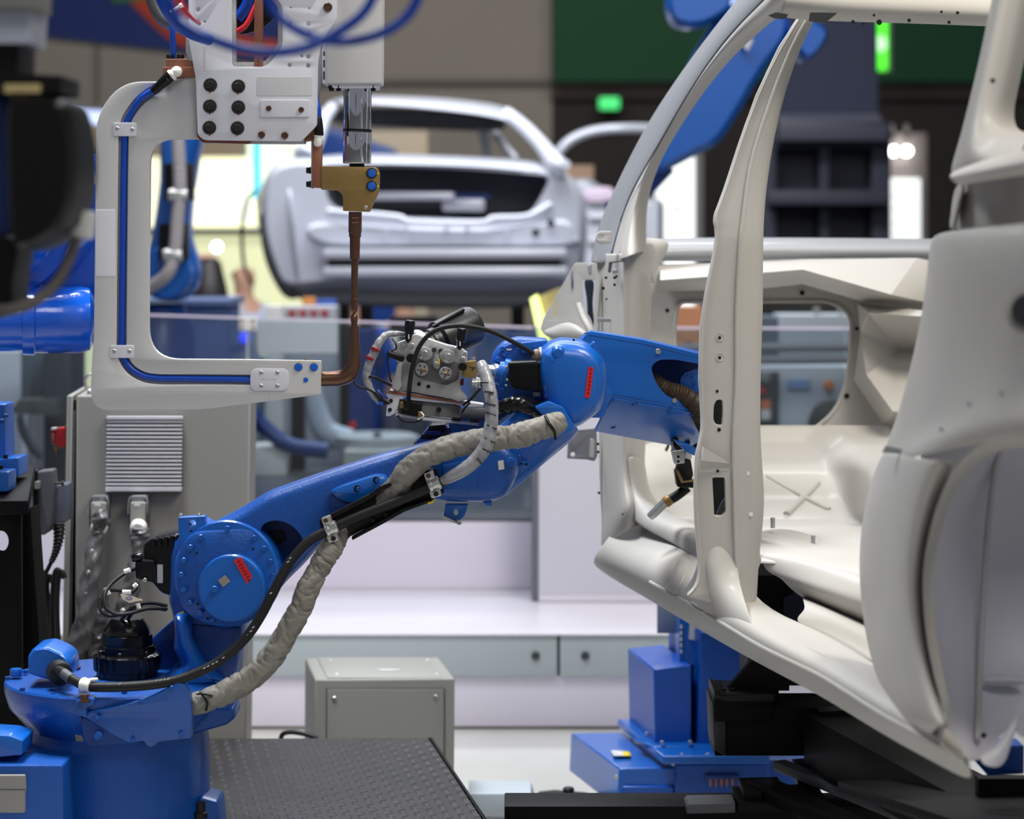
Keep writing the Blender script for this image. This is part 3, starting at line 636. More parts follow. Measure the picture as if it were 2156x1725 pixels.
tube('blue_hose', [(346, 172, G-.012), (326, 189, G-.008), (298, 207, G-.002), (277, 237, G+.003), (264.5, 268, G+.005), (261.5, 330, G+.006), (259, 520, G+.006), (257, 700, G+.006), (258, 742, G+.006), (271, 771, G+.006), (297, 789, G+.006), (330, 796, G+.006), (400, 797.5, G+.006), (480, 798.5, G+.006), (529, 799.5, G+.006)], 7.2, BLUEH, gun, 12, 6)
rod('rubber_boot', (322, 193, G-.011), (361, 158, G-.02), [(0, 8), (.3, 10), (.7, 12), (1, 12)], BLACK, gun)
rod('elbow_fitting', (352, 166, G-.02), (372, 150, G-.02), [(0, 10), (.35, 10), (.4, 13), (.6, 13), (.65, 10), (1, 10)], WHITEP, gun)
lathe('elbow_ball', [(-.012, .001), (-.01, .006), (-.005, .0095), (0, .0105), (.005, .0095), (.03, .008)], P(372, 151, G-.02), (0, 1, 0), WHITEP, gun)
def cover(x0, y0, x1, y1, r, screws):
    k = plate('cover_plate', rect(x0, y0, x1, y1, r, 6), G-.003, .004, ALUW, gun, bev=.8)
    for x, y in screws: put('screw', PAN, x, y, G-.003, 4.6, k)
cover(239, 258, 287, 287, 4, [(247, 271), (279, 273)])
cover(232, 727, 282, 754, 4, [(241, 740), (273, 740)])
cover(527, 776, 608, 823, 16, [(550, 785), (584, 785), (550, 813), (584, 813)])
tx = []
for i in range(9): tx.append(rect(551+i*3.6, 797, 553.4+i*3.6, 801))
bm = bmesh.new()
for t_ in tx: plate_bm(bm, t_, G-.0033, .0006, bev=0)
obj('faint_lettering', bm, ALU, gun)
plate('pale_sticker', rect(202, 441, 243, 582, 3), G-.0008, .002, mat('frosted_sticker', c(214, 214, 222), .7), gun, bev=.3)
for x, y, r in ((628.5, 773, 8.8), (661, 773, 8.8), (644, 800, 5.2)): put('blue_cap', BTN, x, y, G, r, gun)
for x in (630, 661): plate('yellow_tick', rect(x-3, 760.5, x+3, 764.5), G-.0006, .001, YEL, gun, bev=0)
rod('gold_plug', (643.5, 763, G+.016), (643.5, 755, G+.016), [(0, 4), (.4, 4), (.5, 2.6), (1, 2.4)], BRASS, gun)
for x in (508, 565): plate('joint_line', rect(x, 830 if x == 565 else 840, x+.8, 846), G-.0003, .0006, ALUG, gun, bev=0)
# lower electrode
tube('lower_electrode', [(664, 798, G+.016), (690, 798, G+.016), (718, 796, G+.016), (737, 785, G+.016), (745.5, 764, G+.016), (746, 735, G+.016), (746, 710, G+.016), (746, 687, G+.016)], [16, 16, 16.5, 17, 14, 12.5, 11, 9.6], BRONZE, gun, 20, 6)
rod('lower_tip', (746, 688, G+.016), (745.5, 660, G+.016), [(0, 6.8), (.28, 6.8), (.32, 6), (.36, 7.4), (.72, 7.4), (.86, 6), (.95, 4), (1, 1.5)], BRONZE, gun)
# upper electrode
rod('upper_electrode', (748, 446, G+.016), (746, 642, G+.016), [(0, 14), (.22, 14), (.225, 13), (.235, 13), (.24, 12.8), (.27, 12.8), (.275, 11.2), (.51, 10.4), (.515, 7.4), (.93, 6.8), (.935, 7.6), (1, 7.6)], BRONZE, gun)
rod('upper_tip', (746, 640, G+.016), (745.6, 661, G+.016), [(0, 7.2), (.65, 7.2), (.85, 5), (1, 2)], BRONZE, gun)
for y in (458, 468): plate('wrench_flat', rect(741, y, 755, y+2), G+.0025, .002, mat('bare_copper', c(190, 130, 100), .3, .8), gun, bev=0)
# brass electrode holder
H = plate('electrode_holder', rnd([(676, 350, 1), (793, 352, 6), (798, 362, 2), (797, 402, 3), (777, 446, 2), (722, 444, 2), (722, 412, 14), (712, 401, 8), (676, 399, 1)], 3, 5), G-.004, .04, BRASS, gun, bev=1.4)
for y in (365, 392): put('black_ring', WASH, 782.5, y, G-.004, 11.6, H); put('blue_cap', BTN, 783, y, G-.0056, 8.6, H)
put('screw', PAN, 770, 437, G-.004, 4, H)
for y in (365, 392): plate('yellow_tick', rect(793, y-2, 797, y+2), G-.0046, .001, YEL, H, bev=0)
k = plate('copper_busbar', [(658, 292), (677, 292), (676, 396), (657, 395)], G-.002, .03, COPPER, gun, bev=1)
plate('copper_block', rnd([(636, 278), (668, 262), (672, 296), (630, 297)], 2), G+.004, .03, COPPER, gun)
plate('pale_spacer', rect(655, 294, 659, 397), G+.008, .02, LABEL, gun, bev=0)
for y in (359, 388):
    rod('busbar_bolt', (660, y, G+.012), (645, y, G+.012), [(0, 4), (.3, 4), (.35, 7.5), (.5, 7.5), (.55, 6.4), (1, 6.2)], BLACK, gun, 12)
tube('blue_hose', [(664, 205, G-.006), (669, 228, G-.012), (671, 252, G-.012)], 6.5, BLUEH, gun)
rod('rubber_boot', (669, 246, G-.012), (672, 286, G-.012), [(0, 7.5), (.1, 9), (.5, 10), (.9, 10), (1, 9.5)], BLACK, gun)
rod('elbow_fitting', (671, 284, G-.012), (668, 309, G-.012), [(0, 8), (.1, 9.5), (.15, 9.5), (.2, 8.2), (.45, 8.8), (.7, 9), (.9, 7), (1, 3)], WHITEP, gun)
# chrome cylinder and motor
rod('chrome_cylinder', (753, 176, G+.02), (751.5, 345, G+.02), [(0, 29.5), (.58, 29.5), (.59, 28.8), (.6, 28.8), (.61, 30), (.98, 30), (1, 28.5)], CHROME, gun, 40)
rod('oil_ring', (752.3, 272.5, G+.02), (752.2, 277, G+.02), [(0, 30.4), (.5, 30.6), (1, 30.4)], BLACK, gun, 36)
rod('neck', (751.5, 344, G+.02), (751.5, 353, G+.02), [(0, 16), (1, 16)], BLACK, gun)
mo = plate('servo_motor_housing', rnd([(700, -90), (806, -90), (803, 176, 3), (687, 176, 3), (687, 100, 0), (684, 60), (700, 40)], 2), G-.02, .085, ALU, gun, bev=2)
plate('side_rail', rnd([(678, 92), (690, 92), (689, 178), (679, 176)], 2), G-.016, .07, ALUW, gun)
for y0, y1 in ((108, 118), (126, 142), (150, 168)): plate('rail_slot', rect(680.5, y0, 684, y1, 1), G-.0166, .002, DARKIN, gun, bev=0)
plate('motor_flange', rnd([(692, 175), (799, 175), (795, 186), (702, 186)], 2), G-.012, .07, ALUW, gun)
for x in (702, 717, 790): rod('flange_bolt', (x-4, 180, G-.006), (x-4, 192, G-.006), [(0, 7), (.6, 7), (.65, 5), (1, 5)], BLACK, gun, 10)
# bracket plates
win = rnd([(487, -40, 4), (487, 120, 4), (487, 141, 26), (560, 141, 18), (578, 122, 6), (595, 95, 6), (595, 12, 14), (580, -6, 8), (576, -40, 4)], 6, 6)
HOLES = [(417, 20, 5), (416.5, 45, 5), (431, 45.5, 3), (416.5, 65, 5), (612, 16, 2.2), (651, 18, 2.2), (611, 49, 4.2), (650, 50, 5), (635, 69, 3.4), (650, 70, 5), (635, 118, 3.4), (649, 119, 5), (610, 137, 4.4), (649, 138, 5)]
bo = rnd([(396, -60, 0), (709, -60, 0), (708, 42, 6), (676, 88, 12), (669, 130, 10), (667, 264, 5), (634, 298, 5), (428, 295, 14), (416, 283, 6), (413, 180, 0), (411, 158, 8), (398, 88, 8)], 5, 5)
BP = plate('bracket_plate', bo, G-.03, .012, ALUW, gun, bev=1, holes=[win]+[circ(x, y, r, 12) for x, y, r in HOLES])
plate('rear_bracket_plate', rnd([(402, -60), (706, -60), (660, 296, 4), (620, 304, 2), (424, 302, 8), (414, 288, 2), (412, 170, 2)], 4), G+.034, .014, ALUG, gun, holes=[inset(win, 10)])
plate('insulating_strip', rnd([(414, 165), (428, 165), (428, 292), (532, 295), (524, 303), (424, 300, 8), (414, 286, 6)], 2), G-.017, .014, mat('red_brown_insulator', c(112, 58, 44), .5), gun)
plate('spacer_block', rect(535, 150, 640, 302), G-.017, .05, ALUG, gun)
for x, y in ((443, 179), (502, 182), (442, 224), (502, 226), (441, 269), (500, 270)):
    wsh = put('washer', WASH, x, y, G-.03, 14.6, gun); put('hex_bolt', HEXB, x, y, G-.0315, 9, gun, (0, random.random(), 0))
    put('red_mark', DOT, x+random.uniform(-2, 2), y+16, G-.0301, 1.7, gun)
for x, y in ((551, 283.5), (600, 285)): put('bronze_bolt', BRB, x, y, G-.03, 7.6, gun); put('red_mark', DOT, x, y+8, G-.0301, 1.5, gun)
put('bronze_bolt', BRB, 690.5, 15, G-.03, 9.6, gun)
plate('pale_sticker', rect(541, 161, 658, 202, 2), G-.0307, .001, mat('frosted_label', c(200, 200, 204), .8), gun, bev=.3)
np_ = plate('name_plate', rect(549, 210, 652, 247, 4), G-.033, .004, ALUW, gun, bev=.7)
for x, y in ((566, 228), (634.5, 231)): put('bronze_bolt', BRB, x, y, G-.033, 6, np_)
bm = bmesh.new()
for i in range(14): plate_bm(bm, rect(428, 98+i*3.6, 433, 100.4+i*3.6), G-.0304, .001, bev=0)
obj('faint_lettering', bm, ALU, gun)
# copper pieces behind the bracket
plate('copper_terminal', rect(343, 141, 420, 163, 2), G-.006, .05, COPPER, gun)
plate('copper_terminal', rect(349, 124, 420, 142, 2), G-.002, .04, COPPER, gun)
for x in (358, 380): rod('terminal_bolt', (x, 126, G+.02), (x, 115, G+.02), [(0, 5), (.1, 8), (.8, 8), (1, 7)], BLACK, gun, 12)
k = plate('copper_busbar', [(536, -60), (553, -60), (552, 142), (535, 141)], G+.004, .02, COPPER, gun, bev=1)
bm = bmesh.new()
for i in range(3): plate_bm(bm, rect(541, 124+i*5, 546, 126.5+i*5), G+.0036, .001, bev=0)
obj('stamped_code', bm, BROWNB, gun)
tube('supply_hose', [(365, 126, G+.03), (364, 90, G+.03), (362, 50, G+.03), (356, 10, G+.05), (350, -30, G+.05)], 6, BLUEH, gun)
plate('bracket_edge', rnd([(392, 80), (404, 84), (412, 126), (398, 128), (391, 110)], 2), G-.005, .03, ALUG, gun)
# carrier robot wrist just in the frame behind the bracket
cw = thing('robot_wrist', 'black robot wrist with red and blue hoses behind the weld gun bracket', 'robot', P(500, 60, 4.78))
rod('wrist_housing', (500, -30, 4.7), (500, -30, 4.9), [(0, 30), (.02, 100), (1, 105)], BLACK, cw, 32)
tube('red_hose', [(470, 80, 4.66), (500, 66, 4.66), (520, 50, 4.66), (540, 10, 4.67), (560, -30, 4.68)], 6, mat('red_hose', c(190, 24, 40), .4), cw)
tube('blue_hose', [(500, 40, 4.69), (520, 10, 4.69), (530, -30, 4.69)], 12, BLUEH, cw)
tube('grey_hose', [(316, -20, 4.72), (330, 20, 4.72), (346, 42, 4.72), (372, 54, 4.72), (410, 60, 4.74)], 15, FOIL, cw)
# ================================================================ hoses hanging in front, out of focus
def hose(lab, path, r, m=BLUEH): return tag(tube('supply_hose', path, r, m, None, 14, 10), lab, 'hose')
hose('thick blue hose sagging in front of the bracket window, lowest of the blurred hoses', [(332, -60, 2.75), (352, 0, 2.75), (380, 44, 2.75), (430, 76, 2.7), (500, 101, 2.68), (575, 111, 2.65), (650, 98, 2.65), (716, 66, 2.65), (770, 22, 2.65), (800, -40, 2.65)], 11)
hose('thick blue hose curving up to the right in front of the motor housing', [(545, -60, 2.7), (575, 20, 2.7), (620, 60, 2.7), (680, 84, 2.7), (745, 86, 2.68), (810, 68, 2.65), (858, 34, 2.65), (882, -10, 2.65), (890, -60, 2.65)], 11)
hose('short blue hose bundled beside the red wire at the top left of the bracket', [(320, -60, 4.4), (345, 10, 4.4), (372, 50, 4.42), (400, 70, 4.44), (440, 84, 4.5)], 12)
hose('thin red cable beside the bundled blue hoses at the top left of the bracket', [(372, -40, 4.38), (384, 10, 4.38), (402, 36, 4.42), (420, 50, 4.5)], 4, mat('red_cable', c(180, 20, 50), .4))
tag(rod('cable_tie', (358, 26, 4.36), (384, 10, 4.36), [(0, 3), (.8, 3), (.82, 5), (1, 5)], WHITEP), 'white cable tie around the blue and red hoses, top left of the bracket', 'cable tie')
# ================================================================ blue spot robot at the far left
lr = thing('spot_welding_robot', 'glossy blue robot arm with a round bolted joint at the far left behind the gun', 'robot', P(80, 745, 5.1))
BLG = mat('blue_paint_gloss', c(16, 88, 205), .16, 0, .6, .12, 120)
lathe('joint_disc', [(0, .1), (.004, .158), (.02, .166), (.05, .166), (.055, .19), (.2, .196)], P(-44, 440, 4.97), (.2, 1, .05), BLG, lr, 56)
rod('wrist_tube', (-120, 676, 4.98), (198, 672, 5.04), [(0, 66), (.52, 66), (.525, 74), (.60, 75), (.61, 70), (.9, 72), (.97, 66), (1, 48)], BLG, lr, 40)
plate('arm_casting', spl([(60, 380), (150, 320), (200, 350), (240, 520), (214, 660), (150, 700), (80, 640), (90, 520)], 5), 5.12, .25, BLG, lr, prof=[(26, 0), (9, .02), (0, .06), (0, .25)])
for x, y in ((112, 442), (99, 474), (90, 499), (77, 523), (60, 544), (122, 430)): put('joint_bolt', SOCK, x, y, 4.93+.0*x, 9, lr)
plate('warning_sticker', spl([(152, 322), (170, 322), (192, 352), (200, 386), (184, 384), (168, 350)], 4), 5.06, .01, LABEL, lr, bev=0)
k = plate('warning_triangle', [(176, 358), (190, 381), (181, 379)], 5.055, .006, mat('hazard_orange', c(240, 165, 20), .6), lr, bev=0)
bm = bmesh.new(); plate_bm(bm, circ(179, 350, 9, 18, 11), 5.055, .004, bev=0, holes=[circ(179, 350, 7, 18, 9)]); plate_bm(bm, [(173, 344), (175, 342), (186, 356), (184, 358)], 5.055, .004, bev=0); obj('prohibition_symbol', bm, RED, lr)
plate('code_sticker', [(49, 660), (58, 658), (60, 672), (51, 674)], 4.972, .003, LABEL, lr, bev=0)
plate('underside_opening', spl([(100, 742), (126, 720), (150, 710), (172, 712), (166, 732), (130, 744)]), 5.0, .05, BLUED, lr)
put('joint_bolt', SOCK, 26, 684, 4.97, 6, lr)
# nearer black motor unit, strongly out of focus
nm = thing('drive_unit', 'large black motor unit of a nearer robot, strongly blurred at the left edge', 'motor', P(60, 660, 2.85))
plate('motor_body', spl([(12, 205), (70, 196), (128, 210), (150, 270), (158, 350), (148, 430), (118, 490), (60, 525), (18, 510), (6, 360)], 5), 2.8, .15, BLACK, nm, prof=[(16, 0), (5, .012), (0, .03), (0, .15)])
plate('top_block', rnd([(-80, 152), (130, 158), (128, 196), (-80, 196)], 3), 2.82, .12, BLACK, nm)
plate('yellow_strip', rect(8, 177, 84, 196, 3), 2.81, .01, mat('pale_yellow_label', c(205, 185, 130), .6), nm)
plate('connector_block', rnd([(-80, 88), (40, 88), (38, 160), (-80, 160)], 3), 2.86, .1, BLACK, nm)
plate('pale_box', rnd([(-80, -40), (72, -40), (66, 16), (62, 92), (-80, 92)], 3), 2.84, .1, mat('pale_metal_box', c(190, 196, 210), .4, .2), nm)
plate('grey_lid', rnd([(-80, -60), (76, -60), (74, 18), (-80, 14)], 3), 2.82, .1, GREYP, nm)
plate('blue_flange', spl([(-60, 200), (6, 205), (20, 300), (24, 420), (18, 540), (6, 600), (-60, 600)], 4), 2.9, .1, BLUED, nm)
plate('lower_housing', spl([(-60, 500), (20, 500), (36, 530), (26, 600), (20, 650), (-60, 670)], 4), 2.88, .1, BLACK, nm)
plate('white_connector', rnd([(146, 440), (192, 446), (186, 504), (142, 496)], 6), 2.9, .04, WHITEP, nm)
tube('drooping_cable', [(160, 500, 2.9), (148, 540, 2.9), (122, 590, 2.88), (84, 628, 2.85), (30, 652, 2.8), (-60, 656, 2.8)], 13, mat('taupe_cable', c(92, 86, 82), .6), nm, 12, 8)
tube('motor_cable', [(150, 350, 2.85), (150, 420, 2.88), (165, 470, 2.9)], 6, mat('taupe_lead', c(80, 74, 70), .6), nm)
# ================================================================ grey control cabinet
CD = 5.78
cb = thing('control_cabinet', 'tall grey electrical cabinet with a ribbed vent panel behind the blue robot', 'cabinet', (P(340, 0, CD).x, CD+.2, 0))
x0, x1 = P(160, 0, CD).x, P(521, 0, CD).x; zt = P(0, 833, CD).z
poly('body', [P(161, 833, CD), P(528, 838, CD), Vector((P(514, 0, CD).x, CD, .0)), Vector((P(155, 0, CD).x, CD, .0))]+[p+Vector((-.03, .42, 0)) for p in (P(161, 833, CD), P(528, 838, CD), Vector((P(514, 0, CD).x, CD, .0)), Vector((P(155, 0, CD).x, CD, .0)))],
    [(0, 1, 2, 3), (4, 5, 6, 7), (0, 1, 5, 4), (1, 2, 6, 5), (2, 3, 7, 6), (3, 0, 4, 7)], GREYP, cb, 0, .004, world=True)
def slab(nm, a, b, y0, y1, m, yf, yb, sl=.9):
    A, B = P(a, y0, CD+yf), P(b, y0, CD+yf); zb = .02
    dx = -(A.z-zb)*.018
    pts = [A, B, Vector((B.x+dx, B.y, zb)), Vector((A.x+dx, A.y, zb))]
    pts += [p+Vector((-(yb-yf)*.07, yb-yf, 0)) for p in pts]
    return poly(nm, pts, [(0, 1, 2, 3), (4, 5, 6, 7), (0, 1, 5, 4), (1, 2, 6, 5), (2, 3, 7, 6), (3, 0, 4, 7)], m, cb, 0, .003, world=True)
slab('door', 141, 153.5, 833, 0, GREYP, -.004, .4)
slab('door_seal', 153, 161.5, 840, 0, RUBBER, .02, .3)
slab('hinge_strip', 154.6, 158.4, 866, 0, GREYD, .004, .02)
vg = plate('vent_frame', rect(223, 879, 384, 1034, 1), CD-.008, .010, mat('vent_gap_shade', c(70, 72, 74), .6), cb, bev=.6)  # dark backing, its colour stands for the shade between the slats
SL = mat('vent_slat_paint', c(192, 192, 198), .45, .1)
for i in range(17):
    y = 886+i*8.25
    plate('vent_slat', [(224.5-i*.12, y), (383.5-i*.12, y+.2), (383.5-i*.12, y+4.8), (224.5-i*.12, y+4.6)], CD-.024, .012, SL, vg, bev=.8)
plate('vent_lip', rect(222, 1026, 382, 1035, 1), CD-.026, .016, SL, vg, bev=.5)
plate('vent_lip', rect(224, 877, 384, 884, 1), CD-.026, .016, SL, vg, bev=.5)
bm = bmesh.new(); tube_bm(bm, [P(192, 806, CD+.05)+Vector((.0138*math.cos(a*math.pi/9), .004*math.cos(a*math.pi/9), .0195*math.sin(a*math.pi/9))) for a in range(19)], .0042, 8, False); obj('eye_bolt', bm, STEEL, cb)
rod('eye_bolt_foot', (192, 824, CD+.05), (193, 832, CD+.05), [(0, 8), (.3, 9), (1, 11)], STEEL, cb)
ks = thing('key_switch', 'red isolator switch with a small hanging key on the cabinet door edge', 'switch', P(125, 945, CD+.1))
plate('back_plate', rect(136, 896, 143, 944, 1), CD+.05, .06, BLACK, ks)
plate('handle', rnd([(107, 904), (137, 900), (138, 940), (124, 945), (120, 938), (108, 934)], 3), CD+.04, .05, mat('switch_red', c(150, 26, 32), .4), ks)
plate('chrome_edge', rect(107, 901, 119, 906, 1), CD+.036, .03, STEEL, ks)
plate('slot', rect(109, 913, 115, 930, 2), CD+.036, .01, mat('dull_red', c(120, 60, 60), .5), ks)
plate('key', rnd([(112, 938), (123, 940), (121, 962), (117, 950)], 1), CD+.06, .004, BRASS, ks)
def connector(x, y, lab):
    t = thing('cable_connector', lab, 'connector', P(x, y+58, CD-.03))
    plate('housing', rnd([(x-20, y-6), (x+19, y-7), (x+18, y+62), (x-21, y+62)], 5), CD-.05, .048, GREYD, t, bev=2)
    plate('hood', rnd([(x-17, y+6), (x+16, y+6), (x+14, y+50), (x-17, y+50)], 4), CD-.062, .05, GREYB, t, bev=2)
    plate('cap', rnd([(x-15, y-7), (x+14, y-8), (x+12, y+6), (x-14, y+6)], 3), CD-.055, .03, STEEL, t)
    for s in (-1, 1): tube('latch', [(x+s*16-1, y-6, CD-.06), (x+s*20, y+4, CD-.06), (x+s*20.5-1, y+22, CD-.055), (x+s*20-1, y+30, CD-.05)], 1.6, STEEL, t, 8, 4)
    plate('paper_tag', rect(x-9, y+9, x+4, y+14), CD-.0626, .001, LABEL, t, bev=0)
    lathe('gland_ring', [(0, .013), (.006, .02), (.016, .02), (.02, .014)], P(x+(-1), y+62, CD-.08), (0, 1, .2), WHITEP, t, 24)
    return t
connector(208, 1052, 'grey cable connector with chrome latches below the vent, on the left')
connector(291, 1052, 'grey cable connector with an open white gland below the vent, on the right')
WR = lambda n, k: (lambda t, a: 1+.13*math.sin(n*t*6.28+a*2)+.1*math.sin(2.3*n*t*6.28-a*3+k))
def sleeve(lab, path, r, k): 
    o = tag(tube('vinyl_cable_sleeve', path, r, FOIL, None, 16, 9, WR(5, k), ang=30), lab, 'cable sleeve')
    return o
s1 = sleeve('grey vinyl cable sleeve tied at its top, hanging from the left connector', [(214, 1072, CD-.1), (212, 1092, CD-.1), (207, 1112, CD-.1), (203, 1130, CD-.1), (196, 1180, CD-.11), (188, 1240, CD-.12), (178, 1310, CD-.12), (160, 1370, CD-.12), (140, 1440, CD-.12), (130, 1520, CD-.12)], [10, 20, 12, 15, 19, 20, 22, 22, 20, 18], 0)
tube('tie', [(196, 1111, CD-.13), (208, 1116, CD-.14), (220, 1112, CD-.13)], 2, BLACK, s1)
for x, y in ((193, 1161), (186, 1205), (180, 1249), (169, 1292)): lathe('stud', [(0, .006), (.003, .005), (.005, .002)], P(x, y, CD-.137), (0, -1, 0), STEEL, s1, 12)
s2 = sleeve('crumpled grey vinyl cable sleeve under the right connector behind the black motor', [(296, 1112, CD-.1), (294, 1130, CD-.1), (288, 1160, CD-.11), (284, 1200, CD-.12), (272, 1250, CD-.12), (258, 1300, CD-.12), (240, 1360, CD-.12), (222, 1430, CD-.12)], [17, 19, 12, 16, 20, 22, 22, 22], 2)
s3 = sleeve('third grey vinyl sleeve lying low between the other two', [(214, 1250, CD-.06), (206, 1300, CD-.07), (204, 1350, CD-.08), (196, 1400, CD-.09), (190, 1470, CD-.1)], [16, 22, 24, 24, 22], 4)
# ================================================================ black stand with teach pendant, far left
bs = thing('black_stand', 'black steel plate stand with round cut-outs at the far left edge', 'stand', (P(20, 0, 5.2).x, 5.3, 0))
poly('top_plate', [(-160, 1072, 5.05), (60, 1070, 5.05), (74, 994, 5.45), (-160, 990, 5.45)], [(0, 1, 2, 3)], BLACKS, bs, .03, .003)
plate('side_leg', [(42, 1080), (64, 1072), (82, 1340), (88, 1480), (40, 1480)], 5.2, .1, BLACKS, bs)
plate('front_web', [(-160, 1076), (44, 1076), (46, 1480), (-160, 1480)], 5.12, .02, BLACKS, bs, holes=[circ(2, 1140, 16, 18, 22)])
plate('front_leg', [(-160, 1470), (90, 1470), (100, 2100), (-160, 2100)], 5.2, .1, BLACKS, bs, bev=0)
bl = thing('blue_clamp', 'blue machine foot with bolts standing on the black stand, at the left edge', 'clamp', P(0, 1040, 5.2))
plate('column', rnd([(-80, 852), (10, 852), (12, 985), (-80, 985)], 3), 5.25, .1, BLUE, bl)
plate('foot', rnd([(-80, 975), (38, 964), (40, 1004), (14, 1008), (-80, 1008)], 4), 5.22, .1, BLUE, bl)
plate('foot', rnd([(-80, 994), (18, 994), (18, 1036), (-80, 1036)], 4), 5.12, .08, BLUE, bl)
for x, y in ((13, 875), (6, 886)): rod('bolt', (x-4, y, 5.24), (x+4, y, 5.24), [(0, 4), (1, 4)], BLUED, bl, 10)
for x, y in ((2, 988), (12, 966)): rod('bolt', (x, y, 5.18), (x, y-8, 5.18), [(0, 5), (1, 5)], BLACK, bl, 10)
tp = thing('teach_pendant', 'dark grey teach pendant hanging on the side of the cabinet', 'controller', P(105, 1125, 5.66))
plate('body', rnd([(72, 994), (110, 990), (113, 1030), (106, 1118), (92, 1128), (74, 1124)], 5), 5.6, .06, GREYD, tp, bev=3)
plate('rim', rnd([(67, 992), (78, 990), (80, 1122), (70, 1126)], 4), 5.59, .07, BLACKG, tp)
plate('chrome_catch', rect(73, 1014, 83, 1030, 2), 5.58, .02, STEEL, tp)
plate('holder', rnd([(104, 1024), (140, 1020), (140, 1100), (106, 1100)], 4), 5.64, .08, mat('holder_grey', c(82, 86, 98), .5), tp)
rod('holder_pin', (112, 1018, 5.62), (134, 1018, 5.62), [(0, 3), (.8, 3), (.85, 6), (1, 6)], DBOLT, tp, 10)
tube('strain_relief', [(124, 1100, 5.6), (124, 1130, 5.6), (118, 1160, 5.6), (108, 1184, 5.6)], [13, 11, 8, 6], BLACK, tp, 12, 12, lambda t, a: 1+.16*math.sin(t*75))
tube('pendant_cable', [(108, 1184, 5.6), (94, 1210, 5.6), (78, 1226, 5.58), (60, 1240, 5.56)], 4.5, BLACK, tp)
for i, (xa, ya, dx) in enumerate(((84, 1210, 0), (96, 1206, 6), (108, 1214, 4), (124, 1200, -6), (132, 1204, -4))):
    tag(tube('black_cable', [(xa+4, ya+14, 5.7-.02*i), (xa-3, ya, 5.7-.02*i), (xa-10, ya+20, 5.7-.02*i), (xa+dx-8, 1300, 5.7-.02*i), (xa+dx-2, 1420, 5.7-.02*i), (xa+dx-6, 1560, 5.7-.02*i), (xa+dx-6, 1830, 5.7-.02*i)], 6, RUBBER, None, 10, 6), 'black looped cable hanging between the black stand and the grey cabinet', 'cable', 'looped black cables')
# ================================================================ grey transformer box, floor bits
gb = thing('transformer_box', 'grey metal box with a screwed front panel on the floor behind the checker plate', 'box', P(800, 1620, 6.0))
f0, f1, f2, f3 = P(663, 1431, 6.), P(958, 1429, 6.), P(955, 0, 6.), P(660, 0, 6.)
f2.z = f3.z = .0; bk = Vector((-.05, .305, 0))
poly('body', [f0, f1, f2, f3]+[p+bk for p in (f0, f1, f2, f3)], [(0, 1, 2, 3), (4, 5, 6, 7), (0, 1, 5, 4), (1, 2, 6, 5), (2, 3, 7, 6), (3, 0, 4, 7)], GREYB, gb, 0, .004, world=True)
fp = plate('front_panel', rect(689, 1452, 934, 1800, 1), 5.996, .004, GREYB, gb, bev=.5)
bm = bmesh.new(); plate_bm(bm, rect(686, 1449, 937, 1803, 1), 5.9985, .003, bev=0); obj('panel_gap', bm, mat('gap_grey', c(92, 92, 88), .7), gb)
for x, y in ((704, 1472), (917, 1468)): put('screw', PAN, x, y, 5.995, 5, fp)
zt = f0.z
poly('lid', [Vector((f0.x+.03, f0.y+.008, zt+.002)), Vector((f1.x-.03, f1.y+.008, zt+.002)), Vector((f1.x-.078, f1.y+.297, zt+.002)), Vector((f0.x-.018, f0.y+.297, zt+.002))], [(0, 1, 2, 3)], GREYB, gb, .003, .001, world=True)
poly('lid_label', [Vector((-.335, 6.1, zt+.0045)), Vector((-.28, 6.1, zt+.0045)), Vector((-.285, 6.12, zt+.0045)), Vector((-.34, 6.12, zt+.0045))], [(0, 1, 2, 3)], LABEL, gb, .0006, 0, world=True)
for a_, b_ in ((.05, .06), (.3, .06), (.02, .26), (.27, .26)): lathe('lid_screw', [(0, .006), (.003, .005), (.004, .002)], Vector((f0.x+a_, 6+b_, zt+.001)), (0, 0, 1), STEEL, gb, 12)
tag(tube('black_cable', [(590, 1570, 5.95), (594, 1548, 5.95), (612, 1542, 5.95), (640, 1546, 5.95), (668, 1554, 5.94)], 5, RUBBER), 'short black cable looping on the floor beside the grey transformer box', 'cable')
# checker plate: real raised ribs
cp = thing('checker_plate', 'dark checker-plate platform with raised ribs beside the blue robot base', 'platform', (-.45, 5.3, 0))
zp = .31
A = [Vector((-.98, 5.73, zp)), Vector((P(905, 0, 5.75).x, 5.75, zp)), Vector((.02, 4.5, zp)), Vector((-.98, 4.5, zp))]
CK = mat('worn_checker_steel', c(40, 40, 43), .42, .3, 0, .1, 90, c(56, 53, 51), 6, .6)
poly('plate', [*A, *[p-Vector((0, 0, .02)) for p in A]], [(0, 1, 2, 3), (4, 5, 6, 7), (0, 1, 5, 4), (1, 2, 6, 5), (2, 3, 7, 6), (3, 0, 4, 7)], CK, cp, 0, .001, world=True)
for p, q_ in ((A[1], A[2]),): 
    poly('side_skirt', [p, q_, q_-Vector((0, 0, .308)), p-Vector((0, 0, .308))], [(0, 1, 2, 3)], BLACKS, cp, .01, world=True)
poly('front_support', [A[0]-Vector((0, .3, .02)), A[1]-Vector((.05, .02, .02)), A[1]-Vector((.05, .02, .309)), A[0]-Vector((0, .3, .309))], [(0, 1, 2, 3)], BLACKS, cp, .01, world=True)
bm = bmesh.new(); ux = Vector((.985, .175, 0)); uy = Vector((-.175, .985, 0))
